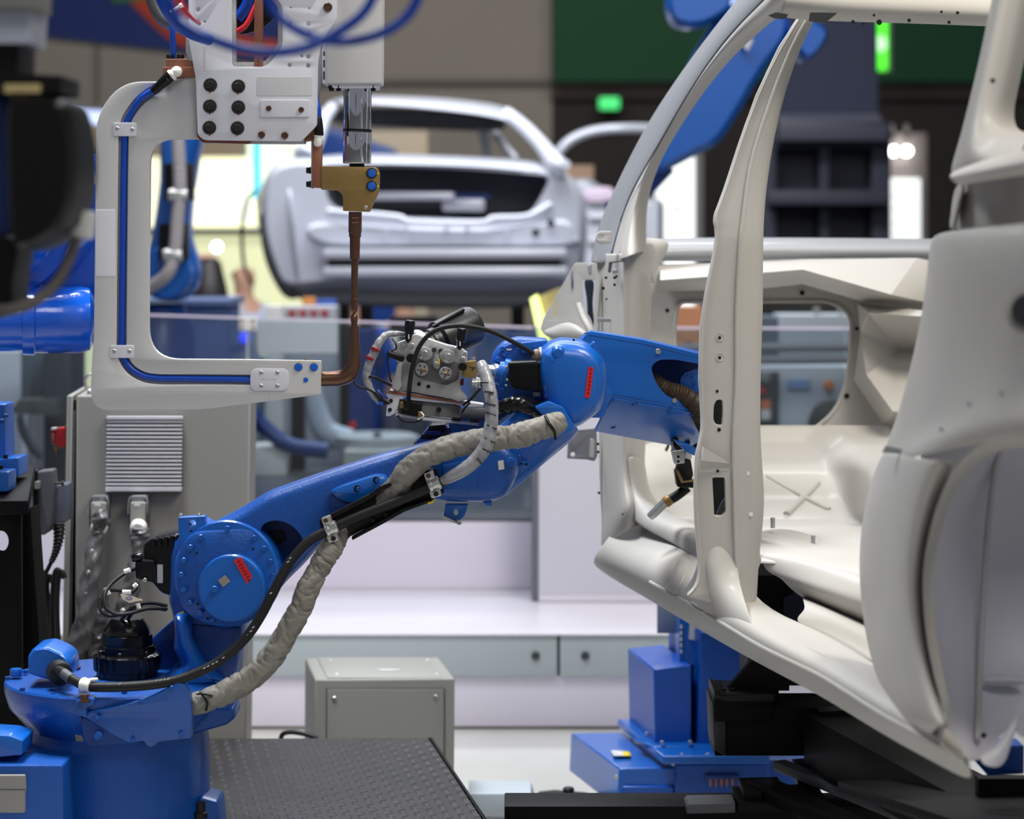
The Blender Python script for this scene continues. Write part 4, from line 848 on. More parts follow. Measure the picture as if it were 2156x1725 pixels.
for i in range(-60, 40):
    for j in range(-20, 60):
        o = Vector((-.45, 5.1, zp))+ux*(i*.029)+uy*(j*.029)
        e = ux+uy if (i+j) % 2 else ux-uy
        e = e.normalized()
        if o.y > 5.72 or o.y < 4.55 or o.x < -.85: continue
        xe = A[1].x+(o.y-A[1].y)*(A[2].x-A[1].x)/(A[2].y-A[1].y)
        if o.x > xe-.012 or o.y > 5.70+(o.x+1.8)*.03-.015: continue
        n = Vector((-e.y, e.x, 0)); L, W, Hh = .0145, .0034, .0022
        vs_ = [bm.verts.new(o+e*L), bm.verts.new(o+n*W), bm.verts.new(o-e*L), bm.verts.new(o-n*W), bm.verts.new(o+e*L*.5+Vector((0, 0, Hh))), bm.verts.new(o-e*L*.5+Vector((0, 0, Hh)))]
        for f_ in ((0, 1, 4), (1, 5, 4), (1, 2, 5), (2, 3, 5), (3, 4, 5), (3, 0, 4)): bm.faces.new([vs_[t] for t in f_])
o = obj('raised_ribs', bm, mat('rib_steel_glint', c(78, 78, 82), .3, .2), cp, 20); o['kind'] = 'stuff'  # ribs coloured lighter than the plate to imitate their bright glints
fb = thing('floor_junction_box', 'flat light grey junction box on the floor right of the checker plate', 'box', P(1060, 1700, 6.1))
plate('case', [(985, 1672), (1118, 1672), (1130, 1712), (1014, 1716)], 6.05, .15, GREYW, fb, bev=2)
poly('lid', [(985, 1672, 6.3), (1118, 1671, 6.3), (1132, 1708, 6.06), (1012, 1710, 6.06)], [(0, 1, 2, 3)], GREYW, fb, .01, .002)
pbox('catch', 1035, 1671, 1060, 1680, 6.18, .03, GREYD, fb, .002)
# ================================================================ the arc welding robot
ZC = 4.78
C0 = P(250, 1425, ZC)
rb = thing('arc_welding_robot', 'blue six-axis welding robot reaching from the lower left into the white car body', 'robot', (C0.x, ZC, .312))
def at(z, dx=0, dy=0): return Vector((C0.x+dx, ZC+dy, z))
lathe('base_column', [(0, .215), (.02, .215), (.022, .19), (.03, .181), (.2, .178), (.232, .172)], at(.312), (0, 0, 1), BLUE2, rb, 56)
tt_ = lathe('turntable', [(-.095, .172), (-.09, .178), (-.05, .213), (-.02, .222), (-.004, .222), (0, .219)], at(C0.z), (0, 0, 1), BLUE2, rb, 64)
# connection box at the left foot
cbx = plate('connection_box', rnd([(-90, 1612), (132, 1612), (136, 1842), (-90, 1842)], 6), 4.5, .2, BLUE2, rb, bev=3)
plate('connector_panel', rnd([(-90, 1633), (52, 1633), (54, 1664), (52, 1668), (52, 1712), (-90, 1712)], 3), 4.49, .02, GREYP, cbx)
plate('panel_strip', rect(-90, 1662, 53, 1664), 4.4895, .002, GREYD, cbx, bev=0)
plate('top_bracket', rnd([(-60, 1545), (20, 1550), (48, 1560), (46, 1590), (-60, 1600)], 4), 4.52, .1, BLUE, rb)
plate('foot_lug', rnd([(420, 1680), (458, 1690), (466, 1760), (416, 1760)], 6), 4.7, .1, BLUE2, rb)
lathe('anchor_bolt', [(0, .013), (.01, .013), (.012, .009), (.03, .009)], P(423, 1722, 4.58), (0, 0, 1), BLACK, rb, 14)
# cover plate on the swivel body
cv = plate('swivel_cover', rnd([(181, 1500, 2), (258, 1487, 2), (300, 1476, 10), (345, 1455, 14), (372, 1438, 6), (388, 1440, 5), (400, 1462, 10), (404, 1505, 8), (402, 1555, 3), (334, 1563, 4), (322, 1574, 6), (312, 1573, 6), (302, 1560, 4), (268, 1566, 2), (180, 1512, 2)], 4), lambda x, y: 4.545+.00014*abs(x-250)+(y-1500)*.00022, .03, BLUE2, tt_, bev=1.5)
for x, y in ((205, 1511), (298, 1476), (281, 1559), (383, 1546), (362, 1448)): put('cover_bolt', SOCK, x, y, 4.545+.00014*abs(x-250)+(y-1500)*.00022-.001, 5.2, cv)
sp = plate('stop_block', rnd([(159, 1478), (182, 1468), (198, 1474), (198, 1484), (182, 1490), (181, 1512), (175, 1510), (159, 1495)], 2), 4.54, .05, BLUE2, tt_)
plate('stop_web', [(170, 1512), (182, 1514), (270, 1566), (190, 1570), (178, 1560)], 4.56, .03, BLUED, tt_, bev=0)
put('stop_bolt', SOCK, 207, 1549, 4.555, 9.5, tt_)
for x, y, zz in ((178, 1478, 4.53), (158, 1408, 4.86)):
    rod('eye_bolt_stud', (x, y, zz), (x, y-16, zz), [(0, 12), (.25, 12), (.3, 8.5), (1, 8.5)], BRONZE, tt_, 14)
for x, y in ((47, 1455), (112, 1467), (262, 1462), (16, 1432)): rod('cap_bolt', (x, y, 4.6), (x, y-7, 4.6), [(0, 6), (.3, 6), (1, 5.5)], BLUED, tt_, 12)
rod('cap_bolt', (34, 1424, 4.76), (34, 1408, 4.76), [(0, 13), (.8, 13.5), (1, 12)], BLUE, tt_, 18)
rod('cap_bolt', (54, 1418, 4.8), (54, 1411, 4.8), [(0, 6), (1, 6)], BLUE, tt_, 12)
plate('side_lug', rnd([(398, 1500, 4), (420, 1490, 4), (470, 1492, 6), (493, 1490, 8), (496, 1512, 6), (478, 1528, 8), (420, 1545, 4), (400, 1550, 2)], 4), 4.7, .09, BLUE2, rb, prof=[(6, 0), (2, .004), (0, .012), (0, .09)])
plate('sticker', [(158, 1548), (172, 1550), (176, 1562), (160, 1561)], 4.556, .002, mat('dull_sticker', c(90, 86, 80), .7), rb, bev=0)
# conduit housing and gland
hs = plate('conduit_housing', rnd([(57, 1384, 6), (68, 1366, 8), (98, 1362, 8), (134, 1378, 10), (147, 1394, 10), (146, 1428, 6), (96, 1432, 4), (58, 1420, 4)], 5), 4.66, .1, BLUE, rb, prof=[(5, 0), (1.5, .003), (0, .01), (0, .1)])
lathe('gland', [(0, .022), (.012, .024), (.03, .022), (.034, .014)], P(121, 1412, 4.655), (.45, -1, -.1), RUBBER, hs, 24)
# black axis motor standing on the turntable
mp = P(268, 1425, 4.79)
ml = thing  # (motors belong to the robot)
z0 = C0.z
am = lathe('axis_motor', [(0, .06), (.012, .06), (.014, .066), (.042, .067), (.046, .06)], Vector((mp.x, 4.79, z0)), (0, 0, 1), BLACKG, rb, 60, 35, None, lambda j: 1 if j % 3 else .955)
lathe('motor_flange', [(.044, .054), (.06, .054), (.062, .05), (.082, .05), (.084, .046)], Vector((mp.x, 4.79, z0)), (0, 0, 1), BLACKG, am, 8)
lathe('motor_cap', [(.084, .047), (.092, .046), (.112, .033), (.114, .03)], Vector((mp.x, 4.79, z0)), (0, 0, 1), BLACKG, am, 10)
for a in range(6):
    p = Vector((mp.x+.053*math.cos(a*1.05+.4), 4.79+.053*math.sin(a*1.05+.4), z0+.046)); lathe('motor_screw', [(0, .005), (.006, .005), (.008, .003)], p, (0, 0, 1), DBOLT, am, 10)
plate('paper_tag', [(231, 1322), (248, 1306), (262, 1314), (256, 1334), (238, 1334)], 4.82, .002, LABEL, rb, bev=0)
pt_ = plate('paper_tag', [(258, 1312), (274, 1303), (278, 1330), (262, 1334)], 4.8, .002, LABEL, rb, bev=0)
bm = bmesh.new(); plate_bm(bm, circ(266, 1319, 6, 16), 4.7985, .001, bev=0, holes=[circ(266, 1319, 4.6, 16)]); plate_bm(bm, spl([(263.5, 1317), (266, 1318), (269, 1316), (268, 1320), (265.5, 1323)], 3), 4.7985, .001, bev=0); obj('blue_stamp', bm, mat('stamp_blue', c(60, 90, 190), .6), pt_)
# swivel casting that carries the shoulder
cs = plate('shoulder_casting', rnd([(376, 1120, 20), (408, 1096, 20), (470, 1130, 40), (500, 1220, 50), (520, 1300, 30), (512, 1330, 10), (505, 1380, 20), (492, 1440, 12), (470, 1462, 10), (330, 1462, 10), (338, 1432, 20), (376, 1404, 30), (372, 1386, 8), (360, 1372, 10), (366, 1340, 20), (362, 1300, 20), (352, 1270, 30), (356, 1160, 30)], 10, 6), 4.74, .12, BLUE2, rb, prof=[(16, 0), (6, .006), (0, .022), (0, .12)])
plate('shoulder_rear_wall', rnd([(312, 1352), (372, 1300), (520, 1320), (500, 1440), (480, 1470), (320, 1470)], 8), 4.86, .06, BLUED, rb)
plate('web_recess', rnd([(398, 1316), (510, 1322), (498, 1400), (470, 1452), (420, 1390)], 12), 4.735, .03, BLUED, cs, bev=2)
plate('casting_ridge', spl([(366, 1300), (396, 1306), (402, 1350), (430, 1402), (470, 1440), (400, 1452), (352, 1440), (386, 1400), (372, 1360)], 5), 4.70, .06, BLUE, cs, prof=[(13, 0), (4, .008), (0, .02), (0, .06)])
plate('yellow_tick', [(372, 1294), (386, 1287), (386, 1292), (380, 1294)], 4.72, .002, YEL, cs, bev=0)
# lifting tab
lt = plate('lifting_tab', rnd([(375, 1090, 2), (432, 1087, 2), (433, 1118, 10), (455, 1128, 4), (440, 1160, 4), (378, 1180, 2)], 3), 4.69, .03, BLUE, rb, holes=[circ(405, 1102, 7.5, 18), circ(402, 1119, 2.5, 10)])
for x in (381, 419): rod('tab_bolt', (x, 1090, 4.705), (x, 1081, 4.705), [(0, 5), (.7, 5), (1, 3.5)], STEEL, lt, 12)
# shoulder joint
sax = Vector((-.10, -1, .06)).normalized()
def ring(nm, prof, x, y, d, m, par, n=56): return lathe(nm, prof, P(x, y, d), sax, m, par, n)
sj = ring('shoulder_joint', [(-.05, .1), (-.048, .103), (0, .103), (.004, .1)], 476, 1208, 4.68, BLUE, rb)
plate('joint_body', rnd([(374, 1180, 40), (384, 1140, 40), (410, 1120, 40), (540, 1110, 30), (600, 1200, 30), (548, 1300, 50), (500, 1316, 50), (430, 1316, 40), (384, 1290, 40), (372, 1240, 30)], 20, 6), 4.675, .09, BLUE2, rb, prof=[(7, 0), (2, .003), (0, .01), (0, .09)])
ring('joint_cap', [(0, .066), (.018, .066), (.022, .063), (.0225, .06), (.024, .06)], 491, 1238, 4.672, BLUE, sj)
for i in list(range(8))+[9, 11, 12, 13, 14, 15, 16, 17, 19]:
    a = 2*math.pi*i/20+1.9; x, y = 478+96*math.cos(a), 1212+99*math.sin(a); put('joint_bolt', SOCK, x, y, 4.671, 6.3, sj, (.06, 0, .1))
put('oil_plug', SOCK, 452, 1241, 4.646, 8, sj, (.06, 0, .1))
for x, y in ((414, 1165), (430, 1285), (533, 1156), (437, 1303), (416, 1272)): put('hole', PIT, x, y, 4.673, 2.6, sj)
k = plate('red_label', [(492, 1180), (507, 1173), (538, 1226), (524, 1237)], 4.6455, .0012, RED, sj, bev=0)
bm = bmesh.new()
for i in range(7):
    t = .12+i*.12; x, y = 499+t*31.5, 1177+t*54
    for dx, dy in ((-2, 1), (1, -1)): plate_bm(bm, [(x+dx-1.3, y+dy-1.3), (x+dx+1.3, y+dy-2), (x+dx+2, y+dy+1), (x+dx-1, y+dy+1.6)], 4.645, .0012, bev=0)
obj('dark_lettering', bm, mat('dark_red_ink', c(92, 12, 16), .6), k)
plate('grey_sticker', [(459, 1222), (474, 1211), (485, 1224), (470, 1237)], 4.6455, .001, mat('grey_sticker', c(140, 138, 128), .6), sj, bev=0)
# upper arm
UA = rnd([(392, 1170, 20), (404, 1134, 30), (440, 1108, 20), (500, 1078, 40), (560, 1040, 20), (680, 998, 30), (800, 960, 30), (880, 940, 30), (980, 910, 20), (1010, 960, 30), (960, 1040, 30), (880, 1068, 30), (800, 1092, 30), (730, 1118, 30), (672, 1152, 40), (640, 1190, 40), (606, 1222, 30), (572, 1262, 40), (544, 1304, 20), (470, 1300, 30), (410, 1260, 40)], 20, 6)
pock = rnd([(546, 1112, 20), (570, 1096, 20), (604, 1100, 26), (634, 1126, 26), (640, 1158, 18), (616, 1182, 18), (588, 1192, 16), (566, 1176, 14), (562, 1144, 14)], 14, 6)
ua = plate('upper_arm', UA, 4.69, .1, BLUE2, rb, holes=[pock], prof=[(22, 0), (14, .002), (6, .010), (0, .03), (0, .07), (8, .1)])
plate('pocket_floor', inset(pock, -4), 4.77, .01, BLUED, ua, bev=0)  # darker blue puts the pocket's deep shade into the colour
plate('pocket_window', rnd([(556, 1120), (598, 1116), (604, 1140), (570, 1150)], 8), 4.767, .004, DARKIN, ua)  # near-black patch painting the deepest shade in the pocket
bs_ = plate('mounting_boss', rnd([(693, 1036, 8), (716, 1024, 14), (790, 1000, 10), (812, 1002, 10), (821, 1020, 12), (812, 1034, 14), (770, 1052, 16), (742, 1062, 12), (716, 1056, 14)], 8, 5), 4.655, .06, BLUE, ua, prof=[(7, 0), (2, .003), (0, .012), (0, .06)])
for x, y in ((752, 1029), (792, 1011)): put('bolt_hole', PIT, x, y, 4.6545, 7.2, bs_); put('boss_bolt', SOCK, x+2, y+1, 4.654, 4.6, bs_)
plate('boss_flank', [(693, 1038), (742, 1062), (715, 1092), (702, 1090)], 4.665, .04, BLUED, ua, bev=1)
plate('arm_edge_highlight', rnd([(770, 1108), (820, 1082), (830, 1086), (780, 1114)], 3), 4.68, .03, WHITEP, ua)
# black axis motor behind the shoulder
bmo = plate('shoulder_motor', rnd([(300, 1150, 6), (320, 1134, 6), (372, 1124, 4), (388, 1130), (388, 1262), (340, 1252, 10), (318, 1226, 6), (300, 1206, 6)], 4), 4.76, .1, BLACKG, rb, prof=[(5, 0), (1.5, .004), (0, .012), (0, .1)])
for i in range(5): plate('cooling_fin', rnd([(318+i*13, 1136-i*2), (326+i*13, 1134-i*2), (327+i*13, 1152), (319+i*13, 1154)], 2), 4.75, .1, BLACK, bmo)
plate('motor_connector', rnd([(284, 1184), (302, 1180), (324, 1182), (326, 1228), (310, 1224), (286, 1218)], 4), 4.74, .05, BLACK, bmo)
rod('connector_nut', (278, 1176, 4.74), (300, 1172, 4.74), [(0, 7), (.2, 9), (.8, 9), (1, 7)], BLACKG, bmo, 14)
plate('white_label', rect(331, 1189, 343, 1228, 2), 4.7585, .002, LABEL, bmo, bev=0)
put('silver_screw', PAN, 305, 1222, 4.735, 5, bmo)
def cable(nm, path, r, m=RUBBER, par=rb): return tube(nm, path, r, m, par, 10, 7)
cable('motor_cable', [(284, 1198, 4.74), (262, 1208, 4.72), (234, 1230, 4.7), (220, 1254, 4.68), (224, 1280, 4.67), (246, 1294, 4.67), (276, 1291, 4.68), (310, 1282, 4.7), (352, 1282, 4.72)], 4)
cable('motor_cable', [(290, 1232, 4.74), (278, 1247, 4.72), (256, 1244, 4.71), (228, 1244, 4.7), (214, 1262, 4.69), (212, 1286, 4.68), (232, 1297, 4.68), (262, 1290, 4.69), (288, 1274, 4.7), (320, 1270, 4.72), (352, 1276, 4.73)], 4)
cable('motor_cable', [(268, 1312, 4.79), (272, 1300, 4.76), (286, 1284, 4.74), (320, 1280, 4.74), (350, 1284, 4.75)], 4)
cable('motor_cable', [(248, 1330, 4.79), (252, 1312, 4.77), (268, 1292, 4.75), (300, 1272, 4.74)], 3.6)
for a, b in (((262, 1204), (274, 1200)), ((258, 1247), (276, 1247)), ((282, 1236), (288, 1230)), ((256, 1282), (262, 1290)), ((290, 1272), (294, 1286)), ((222, 1238), (230, 1252))): rod('white_tie', (*a, 4.695), (*b, 4.695), [(0, 5), (1, 5)], WHITEP, rb, 12)
pt_ = plate('paper_tag', [(254, 1252), (280, 1256), (300, 1264), (272, 1270), (258, 1262)], 4.69, .0015, mat('tan_tag', c(222, 208, 186), .7), rb, bev=0)
bm = bmesh.new(); plate_bm(bm, circ(272, 1260, 7, 14, 3.6), 4.6885, .0008, bev=0, holes=[circ(272, 1260, 5.4, 14, 2.4)]); obj('blue_stamp', bm, mat('stamp_blue_b', c(70, 96, 190), .6), pt_)
# thick black conduit
gl = lambda x, y, d: (x, y, d)
cable('black_conduit', [(118, 1410, 4.63), (138, 1420, 4.6), (158, 1434, 4.58), (180, 1444, 4.565), (205, 1447, 4.56), (270, 1446, 4.555), (340, 1439, 4.555), (400, 1423, 4.56), (462, 1392, 4.565), (515, 1346, 4.57), (550, 1296, 4.575), (580, 1238, 4.58), (612, 1182, 4.59), (650, 1140, 4.6), (694, 1116, 4.605), (760, 1086, 4.605), (840, 1054, 4.605), (912, 1024, 4.605), (940, 1012, 4.605)], 10.5)
rod('grey_ferrule', (134, 1418, 4.6), (150, 1430, 4.585), [(0, 11), (1, 11.4)], GREYD, rb)
bm = bmesh.new()
for i in range(16):
    t = [(430, 1408), (438, 1404), (448, 1399), (456, 1395), (520, 1339), (528, 1330), (533, 1322), (470, 1386), (252, 1441), (330, 1434), (338, 1433), (346, 1432), (354, 1431), (606, 1184), (611, 1176), (570, 1250)][i]
    dq = 4.548 if t[0] < 420 else 4.553 if t[0] < 500 else 4.562
    plate_bm(bm, [(t[0]-2.5, t[1]), (t[0]+2, t[1]-3), (t[0]+3, t[1]-1.5), (t[0]-1.5, t[1]+1.5)], dq, .001, bev=0)
obj('printed_marks', bm, LABEL, rb)
# white tie clamp on the turntable
k = rod('tie_clamp', (172, 1440, 4.57), (192, 1445, 4.562), [(0, 13), (.2, 15), (.5, 13.5), (.8, 15), (1, 13)], WHITEP, rb, 18)
rod('tie_strap', (190, 1432, 4.56), (206, 1430, 4.56), [(0, 4), (1, 3)], WHITEP, k, 10)
plate('clamp_foot', [(166, 1444), (184, 1448), (180, 1468), (164, 1464)], 4.57, .01, mat('clamp_pale_blue', c(170, 190, 230), .4), k)
# black conduit carrier with two metal clamps
ch = plate('hose_carrier', rnd([(672, 1100, 3), (776, 1046, 6), (800, 1028, 6), (900, 990, 3), (916, 986, 3), (934, 1018, 3), (934, 1040, 5), (850, 1068, 8), (800, 1096, 10), (738, 1130, 6), (700, 1146, 4), (684, 1140, 4)], 3, 4), 4.632, .012, BLACK, rb)
plate('carrier_lip', rnd([(672, 1096), (776, 1042), (800, 1024), (902, 986), (902, 994), (802, 1034), (778, 1052), (674, 1106)], 1), 4.61, .03, BLACK, ch)
plate('carrier_lip', rnd([(740, 1132), (800, 1098), (850, 1070), (912, 1050), (912, 1056), (852, 1078), (802, 1106), (742, 1138)], 1), 4.615, .03, BLACK, ch)
for x, y in ((775, 1046), (803, 1034), (785, 1096), (812, 1084)): put('carrier_bolt', SOCKB, x, y, 4.628, 5, ch)
for x, y, a in ((698, 1114, -.42), (914, 1020, -.42)):
    ca, sa = math.cos(a), math.sin(a)
    k = rod('metal_clamp', (x-13*ca, y-13*sa, 4.605), (x+14*ca, y+14*sa, 4.605), [(0, 12.5), (.08, 15), (.3, 15), (.34, 13.2), (.66, 13.2), (.7, 15), (.92, 15), (1, 12.5)], STEEL, rb, 20)
    plate('clamp_bracket', rnd([(x-22, y-22), (x-2, y-29), (x+2, y-12), (x-16, y-4)], 3), 4.6, .025, STEEL, k)
    plate('clamp_bracket', rnd([(x-12, y+10), (x+12, y+8), (x+16, y+24), (x-6, y+30)], 3), 4.6, .025, STEEL, k)
    put('clamp_bolt', BRB, x-12, y-18, 4.599, 5, k); put('clamp_bolt', SOCKB, x+4, y+20, 4.599, 5.5, k)
plate('yellow_mark', [(899, 1058), (914, 1052), (914, 1058), (904, 1062)], 4.615, .002, YEL, ch, bev=0)
# elbow
el = plate('elbow_housing', rnd([(900, 950, 30), (960, 912, 20), (1060, 930, 40), (1096, 960, 30), (1090, 1010, 40), (1062, 1052, 30), (1030, 1062, 20), (936, 1060, 20), (880, 1050, 20)], 20, 7), 4.665, .13, BLUE2, rb, prof=[(26, 0), (14, .004), (6, .012), (0, .035), (0, .13)])
plate('housing_recess', rnd([(930, 980), (1006, 965), (1006, 1030), (990, 1038), (932, 1036)], 8), 4.662, .01, BLUE2, el, bev=3)
ring('elbow_plug', [(0, .0095), (.006, .0095), (.008, .008)], 1077, 973, 4.668, BLUE, el, 20); put('plug_bolt', SOCK, 1077, 973, 4.66, 5, el)
plate('code_sticker', [(1048, 971), (1060, 969), (1062, 988), (1050, 990)], 4.664, .0012, LABEL, el, bev=0)
lg = plate('small_lug', rnd([(1088, 962), (1096, 958), (1098, 972), (1112, 974), (1114, 980), (1106, 986), (1092, 984)], 3), 4.7, .03, BLUE, el)
put('lug_hole', PIT, 1108, 978, 4.699, 2.6, lg); put('lug_hole', PIT, 1097, 976, 4.699, 2.2, lg)
et = plate('lower_tab', rnd([(938, 1062, 2), (986, 1062, 2), (978, 1088, 10), (966, 1098, 6), (934, 1088, 4)], 2), 4.71, .02, BLUE, el, holes=[circ(960, 1080, 4.8, 14, 7.5)])
plate('tab_plate', [(934, 1086), (970, 1103), (968, 1106), (932, 1092)], 4.7, .03, STEEL, et, bev=0)
plate('tab_plate', [(962, 1094), (968, 1096), (972, 1104), (966, 1104)], 4.7, .03, STEEL, et, bev=0)
plate('lower_foot', rnd([(1016, 1058), (1036, 1054), (1036, 1066), (1026, 1068)], 3), 4.69, .03, BLUE, el)
# ribbed elbow motor
gm = plate('elbow_motor', rnd([(884, 938), (912, 912), (944, 900), (1005, 876), (1040, 894), (1010, 940), (900, 952)], 8), 4.79, .08, BLUED, rb, bev=3)
for i in range(5): plate('motor_rib', rnd([(866+i*8, 943-i*9), (874+i*8, 932-i*9), (908+i*8, 930-i*9), (902+i*8, 945-i*9)], 3), 4.775-.0005*i, .08, BLUED if i % 2 else BLACK, gm)
plate('motor_neck', rnd([(944, 898), (946, 884), (1000, 872), (1040, 880), (1050, 910), (960, 920)], 6), 4.76, .1, BLUE2, gm, bev=3)
# forearm behind the sleeve
rod('forearm_tube', (1008, 1010, 4.76), (1182, 868, 4.80), [(0, 50), (.1, 62), (.9, 60), (1, 56)], BLUE, rb, 40)
# wrist block
wr = plate('wrist_housing', rnd([(1135, 742, 10), (1158, 724, 14), (1184, 716, 16), (1240, 722, 40), (1280, 762, 40), (1281, 824, 40), (1268, 868, 40), (1216, 905, 30), (1180, 902, 20), (1146, 850, 30), (1134, 790, 20)], 14, 7), 4.665, .15, BLUE, rb, prof=[(34, 0), (22, .003), (12, .010), (5, .022), (0, .045), (0, .15)])
k = plate('red_label', [(1239, 773), (1250, 774), (1242, 838), (1231, 837)], 4.6635, .001, RED, wr, bev=0)
bm = bmesh.new()
for i in range(7):
    y = 779+i*8.3; x = 1244.5-i*1.05
    plate_bm(bm, rect(x-2.5, y-2, x+2.5, y-.8), 4.663, .001, bev=0); plate_bm(bm, rect(x-.8, y-2.6, x+.8, y+2.6), 4.663, .001, bev=0)
obj('dark_lettering', bm, mat('dark_red_ink_b', c(110, 12, 18), .6), k)
plate('lower_flange', rnd([(1126, 858, 3), (1156, 846, 4), (1186, 858, 4), (1210, 898, 4), (1206, 908, 4), (1178, 921, 5), (1167, 917, 3), (1158, 890, 4)], 3), 4.648, .07, BLUE, wr)
for x, y in ((1178, 858), (1202, 896)): put('flange_hole', PIT, x, y, 4.6495, 2.6, wr)
rod('wrist_boss', (1176, 744, 4.664), (1172, 734, 4.76), [(0, 9), (.03, 13), (.1, 16), (1, 17)], BLUE, wr, 24)
plate('wrist_horn', rnd([(1236, 734), (1252, 718), (1262, 748), (1262, 770)], 5), 4.70, .05, BLUE, wr)
for x, y, r in ((1232, 735, 6), (1254, 742, 6), (1208, 716, 5)): put('dark_hole', PIT, x, y, 4.695 if y < 740 else 4.699, 2.5, wr)
# gear cover with bolts and the black servo
gc = plate('gear_cover', rnd([(1030, 790, 30), (1034, 748, 24), (1060, 720, 20), (1090, 712, 6), (1152, 716, 6), (1170, 760, 12), (1170, 850, 10), (1080, 866, 20), (1040, 840, 20)], 12, 6), 4.80, .1, BLUE2, rb, prof=[(9, 0), (3, .004), (0, .012), (0, .1)])
for x, y in ((1058, 734), (1063, 746), (1117, 732), (1049, 757), (1084, 724), (1048, 840)): put('cover_bolt', SOCK, x, y, 4.799, 5.5, gc)
for x, y in ((1137, 727), (1152, 732)): plate('tiny_label', rect(x-3, y-4, x+3, y+4, 1), 4.798, .001, LABEL, gc, bev=0)
plate('pale_mark', [(1066, 735), (1078, 734), (1077, 738), (1067, 738)], 4.798, .001, LABEL, gc, bev=0)
plate('top_block', rnd([(1096, 722), (1150, 716), (1154, 740), (1100, 744)], 4), 4.785, .06, BLUE, gc)
sv = plate('servo_motor', rnd([(1070, 764, 4), (1128, 761, 3), (1134, 764, 2), (1166, 766, 4), (1170, 776, 3), (1168, 812, 4), (1140, 824, 4), (1084, 820, 6), (1072, 808, 4)], 3), 4.70, .1, BLACK, rb, bev=2.5)
plate('servo_end_cap', rnd([(1134, 764), (1170, 768), (1168, 810), (1136, 822)], 4), 4.696, .05, BLACK, sv)
rod('servo_flange', (1072, 790, 4.76), (1048, 784, 4.76), [(0, 30), (.15, 33), (.6, 33), (.65, 26), (1, 24)], BLUE, rb, 28)
for x, y in ((1066, 774), (1068, 800), (1066, 812)): put('screw', PAN, x, y, 4.725, 3, sv)
plate('connector_tag', rect(1122, 826, 1138, 836, 2), 4.705, .02, GREYD, sv)
rod('cable_gland', (1120, 748, 4.70), (1138, 746, 4.70), [(0, 8), (.3, 10), (.35, 12), (.8, 12), (.85, 14), (1, 14)], mat('gland_taupe', c(120, 105, 95), .5), rb, 18)
rod('gland_ring', (1136, 744, 4.70), (1140, 744, 4.70), [(0, 13), (1, 13)], WHITEP, rb, 18)
tube('black_rubber_elbow', [(1046, 872, 4.7), (1060, 860, 4.68), (1082, 852, 4.67), (1104, 854, 4.67), (1126, 862, 4.7), (1150, 866, 4.74)], [15, 17, 18, 18, 19, 20], BLACKG, rb, 18, 8, lambda t, a: 1+.05*math.sin(t*50))
# hollow forearm reaching into the car
fd = lambda x, y: 4.83+(x-1240)*.00075
fh = rnd([(1370, 772, 12), (1386, 758, 16), (1420, 757, 14), (1500, 772, 6), (1500, 868, 6), (1450, 850, 20), (1404, 836, 30), (1380, 806, 26)], 10, 6)
fa = plate('forearm_shell', rnd([(1214, 736, 8), (1234, 702, 10), (1246, 701, 8), (1352, 719, 10), (1560, 772, 4), (1560, 900, 4), (1478, 870, 3), (1290, 836, 3), (1240, 840, 10)], 4, 5), fd, .012, BLUE, rb, holes=[fh], bev=1.2)
poly('forearm_underside', [(1288, 837, fd(1288, 0)+.001), (1478, 871, fd(1478, 0)+.001), (1560, 888, fd(1560, 0)+.001), (1560, 958, fd(1560, 0)+.13), (1466, 945, fd(1466, 0)+.13), (1380, 930, fd(1380, 0)+.13), (1252, 906, fd(1252, 0)+.13)], [(0, 1, 2, 3, 4, 5, 6)], BLUE, rb, .006, .001)
poly('forearm_top', [(1234, 702, fd(1234, 0)+.002), (1246, 701, fd(1246, 0)+.002), (1352, 719, fd(1352, 0)+.002), (1560, 771, fd(1560, 0)+.002), (1556, 762, fd(1560, 0)+.16), (1350, 714, fd(1352, 0)+.16), (1246, 698, fd(1246, 0)+.16), (1228, 706, fd(1234, 0)+.16)], [(0, 1, 6, 7), (1, 2, 5, 6), (2, 3, 4, 5)], BLUE, rb, .006, .001)
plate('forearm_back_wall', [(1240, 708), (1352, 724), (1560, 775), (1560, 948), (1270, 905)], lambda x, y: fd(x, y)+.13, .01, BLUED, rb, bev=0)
plate('forearm_root', rnd([(1205, 730), (1236, 704), (1250, 712), (1256, 760), (1290, 830), (1270, 880), (1220, 880)], 6), 4.84, .1, BLUE, rb)
for x, y in ((1288, 842), (1336, 850), (1408, 861), (1458, 872)):
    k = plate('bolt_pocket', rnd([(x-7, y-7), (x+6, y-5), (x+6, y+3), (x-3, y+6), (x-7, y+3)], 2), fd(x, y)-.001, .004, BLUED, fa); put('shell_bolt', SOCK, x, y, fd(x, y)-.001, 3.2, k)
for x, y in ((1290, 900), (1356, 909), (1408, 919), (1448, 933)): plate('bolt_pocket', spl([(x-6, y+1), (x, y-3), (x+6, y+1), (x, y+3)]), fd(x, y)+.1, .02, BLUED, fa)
for x, y, r in ((1385, 740, 6), (1420, 843, 5.5)): put('shell_bolt', SOCKS, x, y, fd(x, y)-.001, r, fa)
bm = bmesh.new(); tube_bm(bm, [P(x, y, fd(x, y)-.0006) for x, y in ((1240, 706), (1352, 724), (1480, 756))], .0005, 6); tube_bm(bm, [P(x, y, fd(x, y)-.0006) for x, y in ((1290, 831), (1404, 851), (1478, 864))], .0005, 6); obj('panel_seam', bm, BLUED, fa)
for x, y in ((1224, 722), (1229, 715), (1236, 724), (1230, 730)): put('hole', PIT, x, y, 4.827, 1.8, fa)
